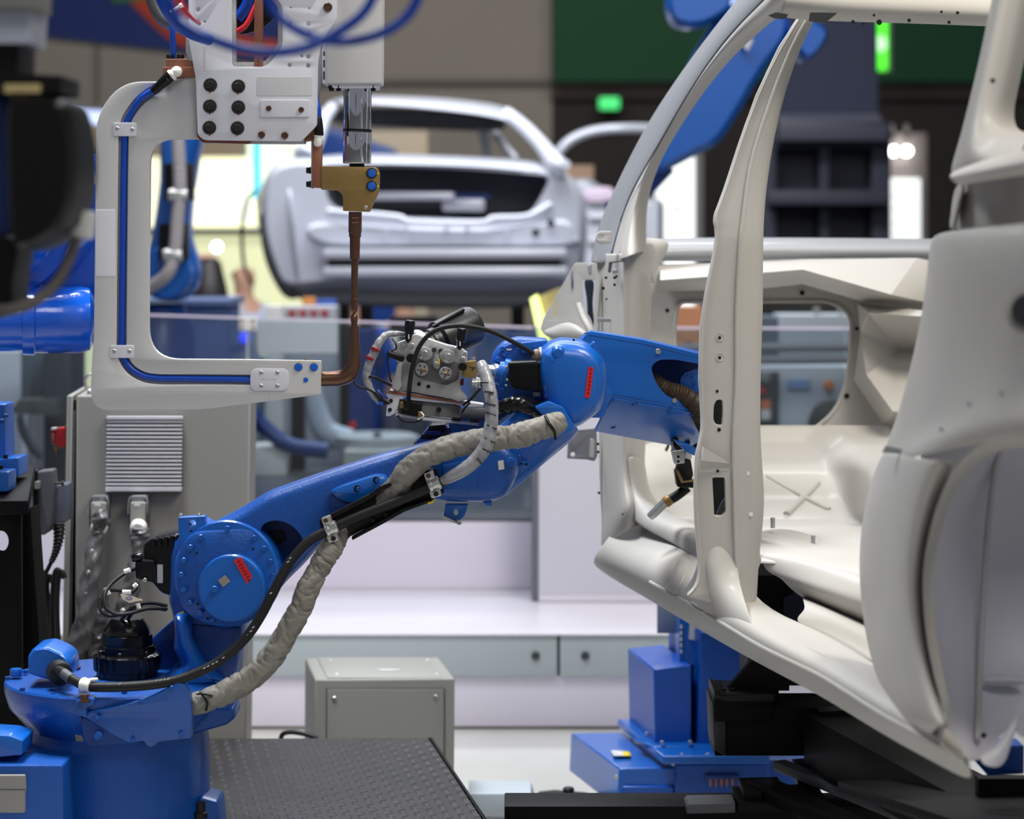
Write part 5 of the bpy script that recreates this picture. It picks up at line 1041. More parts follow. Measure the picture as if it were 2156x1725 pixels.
tube('corrugated_conduit', [(1366, 800, 5.0), (1400, 822, 4.99), (1438, 834, 4.99), (1466, 856, 5.0), (1490, 900, 5.02)], 21, mat('brown_conduit', c(70, 56, 44), .45), rb, 16, 26, lambda t, a: 1+.06*math.sin(t*240))
wj = plate('inner_joint', spl([(1432, 800), (1446, 784), (1480, 780), (1500, 820), (1490, 860), (1456, 840), (1438, 826)]), 5.02, .05, BLUE, rb)
for x, y in ((1444, 787), (1456, 790), (1461, 806), (1446, 812), (1456, 818)): put('joint_bolt', SOCK, x, y, 5.019, 4, wj)
poly('lower_bracket', [(1420, 928, 4.98), (1450, 936, 4.98), (1476, 950, 5.0), (1470, 962, 5.0), (1440, 948, 4.98)], [(0, 1, 2, 3, 4)], BLUE, rb, .03, .002)
# fabric hose sleeves
from mathutils import noise
def wrk(L, k, s=1):
    def f(t, a):
        q = Vector((t*L+k*7, math.cos(a)*.55+t*L*.25, math.sin(a)*.55))
        r1 = 1-abs(noise.noise(q*1.6))*2; r2 = 1-abs(noise.noise(q*3.1+Vector((3, 1, 5))))*2
        return 1.04+s*(.16*noise.noise(q*.9)-.17*max(0, r1)**4-.09*max(0, r2)**3)
    return f
tube('fabric_sleeve', [(1180, 886, 4.63), (1160, 897, 4.615), (1120, 908, 4.6), (1080, 919, 4.6), (1030, 926, 4.6), (975, 935, 4.6), (925, 948, 4.6), (885, 970, 4.605), (855, 998, 4.61), (832, 1028, 4.63), (790, 1070, 4.66)], [22, 25, 27, 27, 26, 26, 26, 26, 25, 25, 24], SLEEVE, rb, 36, 26, wrk(9, 0, .9))
tube('fabric_sleeve', [(730, 1100, 4.66), (706, 1140, 4.63), (690, 1168, 4.615), (670, 1198, 4.61), (652, 1236, 4.6), (632, 1280, 4.6), (606, 1330, 4.6), (572, 1384, 4.6), (530, 1428, 4.6), (478, 1458, 4.6), (424, 1478, 4.6), (385, 1488, 4.6)], [24, 25, 27, 25, 25, 26, 26, 26, 27, 26, 24, 22], SLEEVE, rb, 36, 26, wrk(11, 1, 1.1))
tube('black_tie', [(1148, 876, 4.60), (1156, 892, 4.585), (1166, 906, 4.59), (1170, 924, 4.61)], 3.2, BLACK, rb, 8)
tube('black_tie', [(421, 1458, 4.58), (428, 1466, 4.572), (436, 1480, 4.572), (434, 1496, 4.58)], 2.6, BLACK, rb, 8)
tube('black_tie', [(414, 1462, 4.575), (430, 1462, 4.572), (448, 1466, 4.575)], 2, BLACK, rb, 8)
# spiral wrapped hose in front
sh = tube('spiral_hose', [(934, 1012, 4.6), (950, 1004, 4.585), (978, 988, 4.57), (1004, 966, 4.565), (1024, 936, 4.56), (1033, 900, 4.56), (1036, 860, 4.56), (1031, 820, 4.57), (1020, 784, 4.585), (1013, 766, 4.6)], [9, 12, 14, 14.5, 14.5, 14, 13.5, 13.5, 13, 11], SPIRAL, rb, 18, 10, lambda t, a: 1+.035*(1 if ((t*19+a/6.283) % 1) > .16 else -1))
bm = bmesh.new()
for x, y, l, an in ((1030, 826, 11, .1), (1033, 852, 12, .2), (1034, 872, 12, .3), (1036, 900, 12, .45), (1032, 928, 12, .5), (1026, 950, 11, .5), (1020, 806, 10, 0.), (1010, 972, 9, .9)):
    ca, sa = math.cos(an), math.sin(an); q1 = lambda u, v: (x+u*ca-v*sa, y+u*sa+v*ca)
    plate_bm(bm, [q1(-l, -1.8), q1(l*.9, -1.4), q1(l*.9, 1.2), q1(-l, 1.8)], 4.5475, .008, bev=.3)
obj('dark_gap', bm, DARKIN, sh)
tube('black_cable', [(860, 842, 4.68), (862, 815, 4.65), (868, 776, 4.64), (880, 736, 4.64), (900, 708, 4.64), (926, 692, 4.64), (964, 686, 4.64), (1004, 690, 4.645), (1044, 702, 4.66), (1084, 722, 4.67), (1122, 744, 4.69)], 5, RUBBER, rb, 12, 8)
# ================================================================ welding torch inside the door opening
wt = thing('welding_torch', 'black and gold welding torch with a bare steel nozzle hanging inside the car doorway', 'torch', P(1370, 1092, 5.1))
plate('mount_block', rnd([(1414, 950), (1442, 946), (1442, 976), (1420, 978)], 2), 5.04, .04, STEEL, wt)
plate('mount_block', rnd([(1414, 928), (1432, 936), (1436, 952), (1416, 952)], 2), 5.05, .04, ALUG, wt)
for x, y in ((1428, 962), (1428, 972)): put('hole', PIT, x, y, 5.039, 3, wt)
rod('white_coupling', (1452, 944, 5.05), (1448, 966, 5.05), [(0, 7), (1, 8)], WHITEP, wt)
tube('torch_cable', [(1420, 926, 5.06), (1428, 940, 5.05), (1450, 950, 5.06), (1470, 940, 5.08)], 8, BLACK, wt)
plate('torch_holder', rnd([(1430, 970), (1454, 966), (1460, 1000), (1448, 1030), (1430, 1026), (1422, 1000)], 5), 5.05, .05, mat('torch_black', c(34, 32, 31), .5), wt)
plate('holder_clamp', rnd([(1422, 994), (1432, 988), (1456, 1012), (1466, 1016), (1462, 1028), (1426, 1026)], 3), 5.04, .06, BLACK, wt)
plate('gold_band', rnd([(1424, 996), (1429, 992), (1440, 1013), (1462, 1010), (1462, 1015), (1434, 1018)], 1), 5.037, .02, BRASS, wt)
tube('swan_neck', [(1448, 1026, 5.07), (1436, 1036, 5.07), (1422, 1046, 5.07), (1408, 1054, 5.07)], 10.5, BLACK, wt, 14)
rod('brass_ring', (1412, 1050, 5.07), (1400, 1060, 5.07), [(0, 11), (.2, 12), (.8, 12), (1, 11)], BRASS, wt)
rod('steel_nozzle', (1402, 1058, 5.07), (1367, 1090, 5.07), [(0, 11), (.1, 10.5), (.8, 9.5), (1, 8)], STEEL, wt)
# ================================================================ wire feeder
wf = thing('wire_feeder', 'four-roll welding wire feeder with clear cover, black knobs and a tilted black motor', 'wire feeder', P(905, 885, 4.74))
fe = plate('cast_body', rnd([(826, 742, 6), (836, 722, 5), (862, 714, 4), (874, 702, 8), (896, 712, 4), (938, 726, 4), (972, 734, 3), (982, 744, 5), (984, 770, 6), (974, 790, 5), (968, 806, 4), (972, 826, 5), (984, 842, 4), (966, 846, 4), (944, 838, 4), (900, 832, 4), (870, 826, 3), (828, 822, 3), (822, 812, 5), (836, 790, 3), (838, 766, 6)], 3, 4), 4.72, .05, ALUG, wf)
plate('front_web', rnd([(826, 818, 2), (836, 768, 4), (848, 764, 4), (844, 800, 3), (846, 814, 3), (838, 824, 2)], 3), 4.69, .04, ALUG, fe)
plate('recess_shade', rnd([(874, 768), (886, 744), (968, 764), (966, 800), (940, 812), (892, 800), (872, 790)], 8), 4.7185, .003, mat('feeder_shadow_grey', c(86, 86, 88), .5), fe)  # grey patch painting the shadow behind the drive rolls
for x, y, r in ((888, 778, 14), (938, 786, 13.5)):
    k = rod('drive_roll', (x, y, 4.715), (x, y, 4.695), [(0, r), (.8, r), (1, r*.9)], ALUG, wf, 28)
    rod('gold_centre', (x+1, y+1, 4.695), (x+1, y+1, 4.689), [(0, 5), (.6, 4), (1, 2)], BRASS, k, 14)
    for a in range(5): put('hole', PIT, x+8.6*math.cos(a*1.257+.5), y+8.6*math.sin(a*1.257+.5), 4.6945, 1.9, k)
for x, y, r in ((893, 746, 13), (942, 752, 13)):
    k = rod('pressure_roll', (x, y, 4.715), (x, y, 4.69), [(0, r), (.3, r), (.4, r*.6), (1, r*.5)], STEEL, wf, 24)
    plate('roll_arm', spl([(x-17, y-6), (x-4, y-16), (x+14, y-10), (x+16, y+6), (x+2, y+14), (x-12, y+8)], 4), 4.706, .008, ALUG, k)
k = plate('centre_guide', spl([(912, 760), (920, 746), (926, 760), (924, 776), (914, 774)]), 4.705, .012, ALUG, wf); put('yellow_screw', PAN, 918, 766, 4.704, 4, k); plate('yellow_tick', rect(922, 756, 926, 768, 1), 4.7035, .002, YEL, k, bev=0)
plate('clear_cover', rnd([(870, 770, 6), (886, 736, 8), (900, 728, 6), (966, 738, 6), (974, 752, 8), (962, 790, 8), (952, 800, 6), (930, 806, 8), (910, 812, 6), (884, 800, 8)], 6), 4.683, .003, CLEAR, wf, bev=.4)
for x, y in ((914, 737), (928, 739)): put('dark_screw', SOCKB, x, y, 4.715, 5.5, fe)
for x, y in ((882, 809), (902, 814), (840, 799)): put('hole', PIT, x, y, 4.719, 4, fe)
for (xa, ya), (xb, yb) in (((859, 722), (864, 674)), ((967, 737), (974, 691))):
    k = rod('tension_knob', (xa, ya, 4.705), (xb, yb, 4.705), [(0, 3), (.06, 3), (.08, 6), (.38, 8), (.42, 10.5), (.9, 11), (.97, 9.5), (1, 7)], BLACKG, wf, 12)
    plate('scale_mark', rect(xa-1+1.2, ya-18, xa+3, ya-8, 0), 4.6965, .002, LABEL, k, bev=0)
for x, y in ((848, 728), (868, 728), (960, 736), (980, 745), (976, 756)): put('screw', PAN, x, y, 4.715, 5.5, fe)
rod('black_handle', (816, 744, 4.69), (850, 756, 4.70), [(0, 6), (.1, 7.5), (.9, 7.5), (1, 6)], BLACK, wf)
for x, y, r in ((865, 754, 10), (974, 772, 9.5)): rod('black_pivot_cap', (x, y, 4.71), (x, y, 4.68), [(0, r), (.8, r), (1, r*.85)], BLACK, wf, 20)
# tilted motor behind
mt = rod('feed_motor', (874, 742, 4.80), (1000, 682, 4.88), [(0, 29), (.26, 30), (.27, 33), (.38, 33), (.40, 42), (.93, 43), (.98, 40), (1, 34)], mat('satin_black_motor', c(34, 34, 35), .36, spec=.5), wf, 40)
rod('motor_clip_ring', (908, 726, 4.822), (917, 722, 4.827), [(0, 33.5), (1, 33.5)], BLACK, mt, 36)
tube('motor_rib', [(912, 688, 4.81), (940, 672, 4.82), (976, 652, 4.845)], 4, BLACK, mt)
rod('white_bearing', (876, 722, 4.80), (884, 716, 4.81), [(0, 24), (1, 24)], ALUW, wf, 24)
# brass wire guide and couplings to the right
plate('brass_block', rnd([(981, 762), (1002, 759), (1006, 776), (1004, 794), (976, 796), (972, 786)], 2), 4.71, .03, BRASS, wf)
plate('block_slot', [(988, 772), (1002, 774), (1002, 776), (997, 776), (996, 781), (993, 780), (993, 775), (988, 774)], 4.7095, .001, DARKIN, wf, bev=0)
rod('brass_stud', (997, 762, 4.725), (997, 752, 4.725), [(0, 5), (1, 5)], STEEL, wf, 14)
rod('steel_coupling', (1002, 780, 4.75), (1046, 782, 4.77), [(0, 9), (.5, 10), (.52, 13), (.8, 13), (.82, 16), (1, 16)], STEEL, wf, 20)
rod('steel_nipple', (994, 806, 4.70), (1018, 808, 4.70), [(0, 9), (.3, 9), (.32, 13), (.5, 13), (.55, 11), (.6, 13), (.95, 13), (1, 11)], STEEL, wf, 20)
rod('hose_collar', (1016, 808, 4.70), (1030, 812, 4.68), [(0, 10), (1, 12)], BLACK, wf, 18)
plate('dull_red_block', rect(966, 798, 976, 812, 2), 4.73, .02, mat('dull_red_block', c(120, 30, 36), .5), wf)
# carrier plates below
cpz = lambda x, y: 4.70+(x-816)*.0003
plate('top_rail', rnd([(814, 830, 1), (822, 822, 1), (1018, 852, 1), (1018, 858, 1), (990, 858, 1), (960, 852, 1), (816, 838, 1)], 1), cpz, .05, ALUW, wf, bev=.6)
plate('copper_gasket', [(815, 828), (820, 822), (975, 846), (972, 850)], lambda x, y: cpz(x, y)-.002, .05, COPPER, wf, bev=0)
bp = plate('end_bracket', rnd([(812, 878, 5), (818, 834, 3), (842, 836, 6), (838, 860, 6), (836, 868, 8), (826, 874, 3), (822, 876, 3)], 3), cpz, .02, ALUW, wf)
for x, y in ((823, 844), (821, 863)): put('socket_bolt', SOCKB, x, y, cpz(x, y)-.001, 4.4, bp)
plate('side_channel', rnd([(838, 840, 2), (884, 846, 2), (952, 852, 2), (970, 858, 3), (971, 872, 3), (968, 882, 3), (838, 872, 2)], 2), lambda x, y: cpz(x, y)+.012, .03, GREYP, wf)
plate('bottom_rail', [(832, 870), (880, 878), (1008, 892), (1008, 897), (880, 884), (834, 876)], lambda x, y: cpz(x, y), .05, ALUW, wf, bev=.4)
for x0 in (952, 990): plate('black_pad', [(x0, 880+(x0-952)*.1), (x0+18, 882+(x0-952)*.1), (x0+18, 887+(x0-952)*.1), (x0, 885+(x0-952)*.1)], 4.735, .02, BLACK, wf, bev=0)
put('channel_nut', SOCKB, 924, 863, 4.735, 5.6, wf)
plate('valve_block', rnd([(843, 848), (870, 846), (888, 850), (886, 876), (846, 872)], 3), 4.7, .03, BLACK, wf)
for x, y in ((846, 852), (884, 872)): plate('brass_fitting', rnd([(x-4, y-6), (x+5, y-5), (x+5, y+8), (x-4, y+8)], 2), 4.695, .03, BRASS, wf)
rod('black_connector', (856, 840, 4.68), (858, 864, 4.68), [(0, 5), (.1, 8), (.8, 8), (.9, 7), (1, 6)], BLACK, wf, 16)
rod('blue_ring', (856, 837, 4.68), (856, 841, 4.68), [(0, 7), (1, 7)], BLUEB, wf, 16)
rod('grey_conduit', (968, 872, 4.74), (1024, 872, 4.74), [(0, 12), (1, 13)], GREYD, wf, 16)
# wrapped cable bundle on its left
ws = tube('wrapped_bundle', [(852, 704, 4.72), (832, 703, 4.71), (812, 706, 4.7), (798, 722, 4.69), (786, 746, 4.685), (777, 768, 4.685), (772, 790, 4.685), (776, 812, 4.685), (786, 832, 4.69), (800, 848, 4.695)], [5, 6, 7, 8.5, 9, 9, 8.5, 8, 7, 6], SPIRAL, wf, 14, 8, lambda t, a: 1+.07*(1 if ((t*12+a/6.283) % 1) > .3 else -1))
for x, y in ((789, 733), (778, 752)): plate('red_band', [(x-7, y-4), (x+9, y+3), (x+8, y+9), (x-8, y+3)], 4.674, .012, mat('dark_red_tape', c(140, 20, 32), .4), ws, bev=.3)
def wc(path, r, m=RUBBER): return tube('thin_cable', path, r, m, wf, 8, 7)
wc([(762, 768, 4.68), (752, 768, 4.68), (744, 776, 4.68), (741, 790, 4.68), (746, 806, 4.68), (760, 816, 4.68), (780, 822, 4.68), (806, 842, 4.69), (818, 850, 4.7)], 2.4)
wc([(776, 794, 4.68), (786, 794, 4.68), (804, 802, 4.69), (824, 812, 4.7)], 3)
wc([(826, 714, 4.7), (832, 722, 4.69), (834, 734, 4.69), (820, 742, 4.69), (816, 756, 4.69), (820, 790, 4.69), (824, 804, 4.7)], 1.8)
wc([(838, 876, 4.68), (850, 886, 4.67), (870, 888, 4.67), (884, 884, 4.68), (890, 876, 4.7)], 3)
wc([(880, 884, 4.67), (892, 876, 4.66), (886, 868, 4.67)], 1.6, WHITEP)
wc([(790, 826, 4.68), (800, 838, 4.68), (812, 850, 4.69)], 4)
wc([(796, 822, 4.69), (804, 832, 4.68), (816, 838, 4.69)], 2, BLUEH)
rod('blue_ring', (800, 850, 4.685), (808, 844, 4.69), [(0, 6), (1, 6)], BLUEB, wf, 14)
wc([(976, 852, 4.7), (990, 842, 4.68), (1004, 826, 4.68), (1012, 818, 4.68)], 3)
wc([(972, 870, 4.7), (980, 858, 4.69), (990, 848, 4.69)], 2)
# ================================================================ white car body; depth follows the car's own side plane
def nd(x, t=0): return (1.317+t)/((x-CX)/F+.2015)
car = thing('white_car_body', 'bare white primed car body with open door frames on a black dolly', 'car', (1.0, 4.6, .55))
def csheet(nm, rows, m=CAR, thick=.006, sub=2, par=car, off=0): return sheet(nm, rows, m, par, thick, sub, None, lambda x, y, t: P(x, y, nd(x, t)), False, off)
def rows_of(*cols):
    """columns given as lists of (x, y, t) of equal length -> rows"""
    return [list(r) for r in zip(*cols)]
# sill: cross-section columns from the lower lip up to the door flange
SILL = [
    [(1249, 1186, .05), (1249, 1180, .02), (1252, 1166, .0), (1268, 1148, .0), (1283, 1128, .02), (1290, 1116, .05), (1322, 1088, .08), (1330, 1082, .10)],
    [(1280, 1212, .05), (1280, 1205, .02), (1283, 1186, -.01), (1300, 1165, -.005), (1312, 1142, .02), (1322, 1126, .05), (1352, 1096, .08), (1358, 1089, .10)],
    [(1364, 1258, .05), (1364, 1252, .02), (1370, 1226, -.01), (1386, 1200, -.005), (1398, 1170, .02), (1410, 1152, .05), (1428, 1118, .08), (1432, 1110, .10)],
    [(1466, 1320, .05), (1466, 1314, .02), (1474, 1284, -.01), (1484, 1256, -.005), (1496, 1232, .02), (1505, 1210, .05), (1520, 1176, .08), (1524, 1168, .10)],
    [(1599, 1396, .05), (1599, 1390, .02), (1606, 1364, -.01), (1610, 1346, -.005), (1612, 1328, .02), (1612, 1312, .05), (1604, 1292, .08), (1602, 1286, .10)],
    [(1728, 1460, .05), (1728, 1452, .02), (1738, 1428, -.01), (1738, 1404, -.005), (1730, 1380, .02), (1724, 1362, .05), (1706, 1326, .08), (1700, 1318, .10)],
    [(1860, 1545, .05), (1860, 1536, .02), (1866, 1510, -.01), (1862, 1484, -.005), (1852, 1456, .02), (1848, 1436, .05), (1836, 1400, .08), (1830, 1390, .10)],
    [(1967, 1602, .05), (1967, 1592, .02), (1972, 1566, -.01), (1966, 1540, -.005), (1948, 1512, .02), (1940, 1496, .05), (1920, 1470, .08), (1914, 1460, .10)],
    [(2047, 1646, .05), (2050, 1636, .02), (2044, 1606, -.01), (2030, 1576, -.005), (2010, 1556, .02), (2000, 1546, .05), (1990, 1540, .08), (1984, 1536, .10)]]
csheet('side_sill', SILL, CAR, .01)
# reinforcement steps on the front of the sill
def sill_at(u, j, lift=0):
    i = min(int(u), len(SILL)-2); k = u-i; p, q = SILL[i][j], SILL[i+1][j]
    return (p[0]+(q[0]-p[0])*k, p[1]+(q[1]-p[1])*k, p[2]+(q[2]-p[2])*k-lift)
for u0, u1 in ((2.25, 2.55), (2.75, 3.1)):
    csheet('sill_step', [[sill_at(u, j, l) for j in range(2, 6)] for u, l in ((u0, -.004), (u0+.05, .007), (u1-.05, .007), (u1, -.004))], CAR, .004, 1)
for j, u0, u1 in ((4, 3.1, 7.6), (2, 2.0, 7.8)):
    tube('sill_bead', [(x, y, nd(x, t)+.004) for x, y, t in [sill_at(u0+(u1-u0)*i/12, j) for i in range(13)]], 6, CAR, car, 10, 3)
csheet('hinge_pillar', [
    [(1256, 530, .04), (1262, 530, .02), (1290, 530, .0), (1316, 530, .01), (1322, 530, .03), (1348, 500, .05), (1372, 505, .13)],
    [(1258, 640, .04), (1264, 640, .02), (1290, 640, .0), (1316, 640, .01), (1322, 640, .03), (1345, 640, .05), (1372, 640, .13)],
    [(1262, 780, .04), (1268, 780, .02), (1292, 780, .0), (1316, 780, .01), (1324, 780, .03), (1345, 780, .05), (1370, 780, .13)],
    [(1262, 910, .04), (1268, 910, .02), (1290, 910, .0), (1314, 910, .01), (1322, 910, .03), (1344, 910, .05), (1360, 910, .13)],
    [(1262, 1000, .04), (1268, 1000, .02), (1290, 1000, .0), (1314, 1000, .01), (1322, 1000, .03), (1342, 1000, .05), (1356, 1000, .13)],
    [(1267, 1080, .04), (1274, 1080, .02), (1296, 1062, .0), (1320, 1046, .01), (1330, 1040, .03), (1344, 1034, .05), (1362, 1046, .13)],
    [(1268, 1118, .04), (1276, 1116, .02), (1304, 1094, .0), (1326, 1076, .01), (1336, 1068, .03), (1352, 1062, .05), (1374, 1076, .13)],
    [(1264, 1156, .05), (1274, 1150, .03), (1306, 1126, .01), (1338, 1110, .03), (1352, 1104, .07), (1370, 1100, .12), (1380, 1104, .18)]])
csheet('door_corner', [
    [(1318, 960, .02), (1330, 960, .03), (1343, 960, .05), (1358, 962, .14)],
    [(1316, 1020, .02), (1330, 1020, .03), (1345, 1016, .05), (1362, 1012, .14)],
    [(1318, 1068, .03), (1334, 1062, .03), (1354, 1050, .05), (1372, 1042, .14)],
    [(1334, 1100, .03), (1352, 1090, .035), (1376, 1076, .055), (1394, 1068, .14)],
    [(1372, 1122, .04), (1386, 1110, .04), (1408, 1094, .06), (1424, 1088, .14)],
    [(1412, 1142, .05), (1424, 1126, .05), (1444, 1108, .065), (1456, 1102, .14)],
    [(1452, 1166, .055), (1464, 1146, .06), (1482, 1126, .075), (1492, 1118, .14)],
    [(1498, 1200, .06), (1508, 1178, .065), (1526, 1154, .08), (1536, 1146, .14)]])
# windscreen pillar and roof rail: dark outer strip, seam, paler inner strip
oe = [(1240, 556), (1250, 520), (1262, 466), (1293, 399), (1346, 288), (1400, 200), (1479, 89), (1550, 0), (1600, -60)]
se = [(1282, 556), (1292, 520), (1306, 466), (1333, 399), (1386, 306), (1453, 191), (1524, 89), (1599, 9), (1660, -50)]
ie = [(1352, 530), (1350, 500), (1350, 466), (1353, 412), (1377, 337), (1435, 240), (1510, 137), (1577, 71), (1680, -10)]
csheet('pillar_outer', rows_of([(x, y, .03+.0003*(556-y)) for x, y in oe], [((x+a)/2-4, (y+b)/2, .0+.0003*(556-y)) for (x, y), (a, b) in zip(oe, se)], [(x, y, .01+.0003*(556-y)) for x, y in se]), CARG)
csheet('pillar_inner', rows_of([(x, y, .01+.0003*(556-y)) for x, y in se], [(x*.4+a*.6-2, y*.5+b*.5, .0+.0003*(556-y)) for (x, y), (a, b) in zip(se, ie)], [(x, y, .04+.0003*(556-y)) for x, y in ie], [(x+10, y+4, .1+.0003*(556-y)) for x, y in ie]), CAR)
bm = bmesh.new(); tube_bm(bm, cr([P(x, y, nd(x, .0+.0003*(556-y))-.004) for x, y in se[2:]], 6), .0016, 8); obj('weld_seam', bm, GREYD, car)
k = plate('hinge_tab', rnd([(1254, 497, 3), (1262, 486, 4), (1288, 487, 4), (1288, 512, 4), (1262, 514, 4), (1254, 506, 3)], 4), nd(1270, -.03), .012, CAR, car, holes=[circ(1263.5, 499.5, 5, 16)])
plate('pillar_joint', rnd([(1282, 552), (1318, 547), (1318, 550), (1290, 554), (1286, 574), (1280, 574)], 1), nd(1300, -.012), .004, GREYD, car, bev=0)
for x, y, r in ((1276, 585, 3), (1270, 607, 3.6), (1294, 585, 3), (1294, 600, 3), (1277, 630, 2.2), (1298, 582, 2.6)): put('pillar_hole', PIT, x, y, nd(x, -.012), r, car)
plate('pillar_boss', rnd([(1288, 568), (1300, 566), (1302, 574), (1290, 577)], 3), nd(1295, -.01), .01, CARG, car)
plate('pillar_slot', rnd([(1256, 669), (1286, 670), (1287, 678), (1258, 678)], 3), nd(1272, -.012), .006, CARG, car)
for y in (935, 952, 1038): put('pillar_hole', PIT, 1259+(y-935)*.02, y, nd(1262, .0), 3, car)
put('pillar_hole', PIT, 1311, 1083, nd(1311, -.02), 2, car)
# front inner wing with window and slots
fw = plate('inner_wing', rnd([(1211, 553, 6), (1256, 554, 2), (1262, 600, 2), (1256, 706, 4), (1244, 712, 4), (1225, 722, 8), (1195, 724, 10), (1165, 716, 10), (1145, 704, 8), (1138, 692, 6), (1143, 672, 4), (1196, 580, 6)], 4, 5), lambda x, y: nd(1260, 0)+(1260-x)*.0022, .01, CAR, car, holes=[rnd([(1227, 589, 3), (1254, 590, 2), (1250, 690, 2), (1243, 668, 10), (1228, 652, 8)], 3), rnd([(1202, 578), (1207, 566), (1208, 608), (1203, 624)], 1), rnd([(1167, 632), (1171, 622), (1172, 664), (1168, 674)], 1)], bev=1)
sheet('wing_bulge', [[(1140, 696, 5.81), (1162, 690, 5.76), (1180, 680, 5.72), (1205, 676, 5.66), (1238, 700, 5.6)], [(1150, 706, 5.77), (1175, 702, 5.70), (1196, 692, 5.64), (1216, 692, 5.6), (1240, 708, 5.56)], [(1165, 716, 5.76), (1185, 720, 5.70), (1205, 720, 5.64), (1225, 718, 5.6), (1242, 712, 5.56)]], CAR, car)
tube('wing_curve', [(1218, 640, 5.54), (1228, 668, 5.52), (1240, 690, 5.5), (1250, 712, 5.49)], 7, CAR, car)
plate('dark_hose_behind', spl([(1232, 592), (1250, 594), (1248, 640), (1252, 700), (1240, 680), (1236, 630)]), 5.72, .04, mat('dark_blue_hose', c(48, 52, 66), .4), car)
plate('wing_lip', rnd([(1236, 560), (1246, 556), (1246, 578), (1240, 580)], 2), 5.5, .01, CARG, car)
# front hinge bracket low on the wing
k = plate('lower_bracket', rnd([(1197, 908, 2), (1256, 902, 2), (1258, 960, 4), (1252, 972, 4), (1236, 968, 4), (1194, 966, 2)], 2), lambda x, y: nd(1260, 0)+.02+(1260-x)*.0012, .012, mat('bracket_grey', c(112, 112, 116), .5), car, holes=[circ(1206, 913, 5, 12), circ(1206, 957, 5, 12)])
plate('bracket_slot', rnd([(1243, 924, 3), (1252, 926, 3), (1250, 964, 3), (1241, 962, 3)], 3), 5.515, .01, CAR, k, bev=0)
# centre pillar
bl = [(1716, -20), (1700, 8), (1640, 98), (1592, 200), (1552, 312), (1522, 410), (1504, 450), (1502, 470), (1510, 490), (1500, 545), (1484, 620), (1474, 690), (1471, 800), (1478, 890), (1476, 910), (1464, 960), (1461, 1030), (1463, 1100), (1470, 1170), (1472, 1210), (1464, 1236), (1444, 1256)]
bri = [(1738, -20), (1716, 20), (1664, 110), (1622, 210), (1590, 315), (1572, 420), (1566, 460), (1563, 490), (1560, 520), (1557, 580), (1553, 650), (1552, 720), (1552, 800), (1548, 880), (1546, 930), (1546, 1000), (1548, 1080), (1550, 1140), (1553, 1200), (1555, 1240), (1560, 1268), (1580, 1290)]
bre = [(1744, -20), (1724, 20), (1688, 90), (1655, 180), (1628, 290), (1612, 400), (1608, 460), (1607, 490), (1606, 520), (1606, 580), (1606, 650), (1603, 720), (1601, 800), (1600, 880), (1601, 930), (1606, 1000), (1610, 1060), (1604, 1120), (1596, 1190), (1594, 1240), (1592, 1266), (1590, 1290)]
BD = lambda y: 4.56+max(0, 500-y)*.00012
hole_b = [rnd([(1509, 842, 8), (1521, 842, 8), (1522, 870, 6), (1520, 896, 4), (1508, 895, 6), (1502, 885, 8), (1503, 855, 8)], 6), rnd([(1500, 1006, 4), (1526, 1006, 4), (1528, 1078, 4), (1520, 1087, 5), (1504, 1086, 4)], 4)]
mid = [(1478, 620), (1471, 800), (1478, 890)]
face = bl+bri[::-1]
plate('centre_pillar_face', rnd(face, 8, 4), lambda x, y: BD(y)+.0, .02, CAR, car, holes=hole_b, bev=3)
sheet('centre_pillar_flange', rows_of([(x-2, y, BD(y)-.004) for x, y in bri], [(x*.5+a*.5, y*.5+b*.5, BD(y)+.006) for (x, y), (a, b) in zip(bri, bre)], [(x, y, BD(y)+.022) for x, y in bre], [(x-2, y, BD(y)+.07) for x, y in bre]), CAR, car, .004, 1)
sheet('centre_pillar_edge', rows_of([(x+6, y, BD(y)-.003) for x, y in bl], [(x+1, y, BD(y)+.004) for x, y in bl], [(x-1, y, BD(y)+.03) for x, y in bl], [(x+3, y, BD(y)+.08) for x, y in bl]), CAR, car, .004, 1)
tube('pillar_crease', [(x-1, y, BD(y)-.002) for x, y in bri[::2]], 5, CAR, car, 10, 4)
for y in (710, 752):
    k = put('striker_dimple', fast_mesh('dimple', [(-.1, 1.05), (.1, 1.1), (.16, 1), (.05, .8)], 24, CAR), 1516, y, BD(y), 8.5, car); put('hole', PIT, 1515, y+1.5, BD(y)-.003, 3.4, car)
for x, y, r in ((1510, 824, 3.2), (1514, 905, 4), (1511, 992, 3.2)): put('hole', PIT, x, y, BD(y)-.001, r, car)
for x, y in ((1574, 997), (1581, 1083)): put('light_hole', fast_mesh('pale_hole', [(0, 1), (.05, 1)], 14, mat('pale_spot', c(235, 234, 226), .6)), x, y, BD(y)+.004, 4.8, car)
poly('pillar_step', [(1478, 940, BD(940)-.001), (1482, 942, BD(940)-.016), (1538, 976, BD(960)-.006), (1534, 986, BD(980)-.001), (1478, 990, BD(980)-.001), (1476, 970, BD(980)-.018)], [(0, 1, 5), (1, 2, 5), (2, 3, 4, 5)], CAR, car)
csheet_p = plate('lower_pressing', rnd([(1492, 1000, 3), (1536, 1000, 3), (1542, 1096, 5), (1500, 1102, 6)], 5), BD(0)-.004, .006, CAR, car, holes=[rnd([(1499, 1005, 4), (1527, 1005, 4), (1529, 1078, 4), (1521, 1088, 5), (1503, 1087, 4)], 4)], bev=1)
plate('lower_pressing', rnd([(1500, 1108), (1544, 1108), (1546, 1180), (1534, 1214), (1512, 1190)], 8), BD(0)-.003, .006, CAR, car, bev=2)
plate('retractor_behind', rect(1496, 1000, 1532, 1092), BD(0)+.05, .02, DARKIN, car, bev=0)
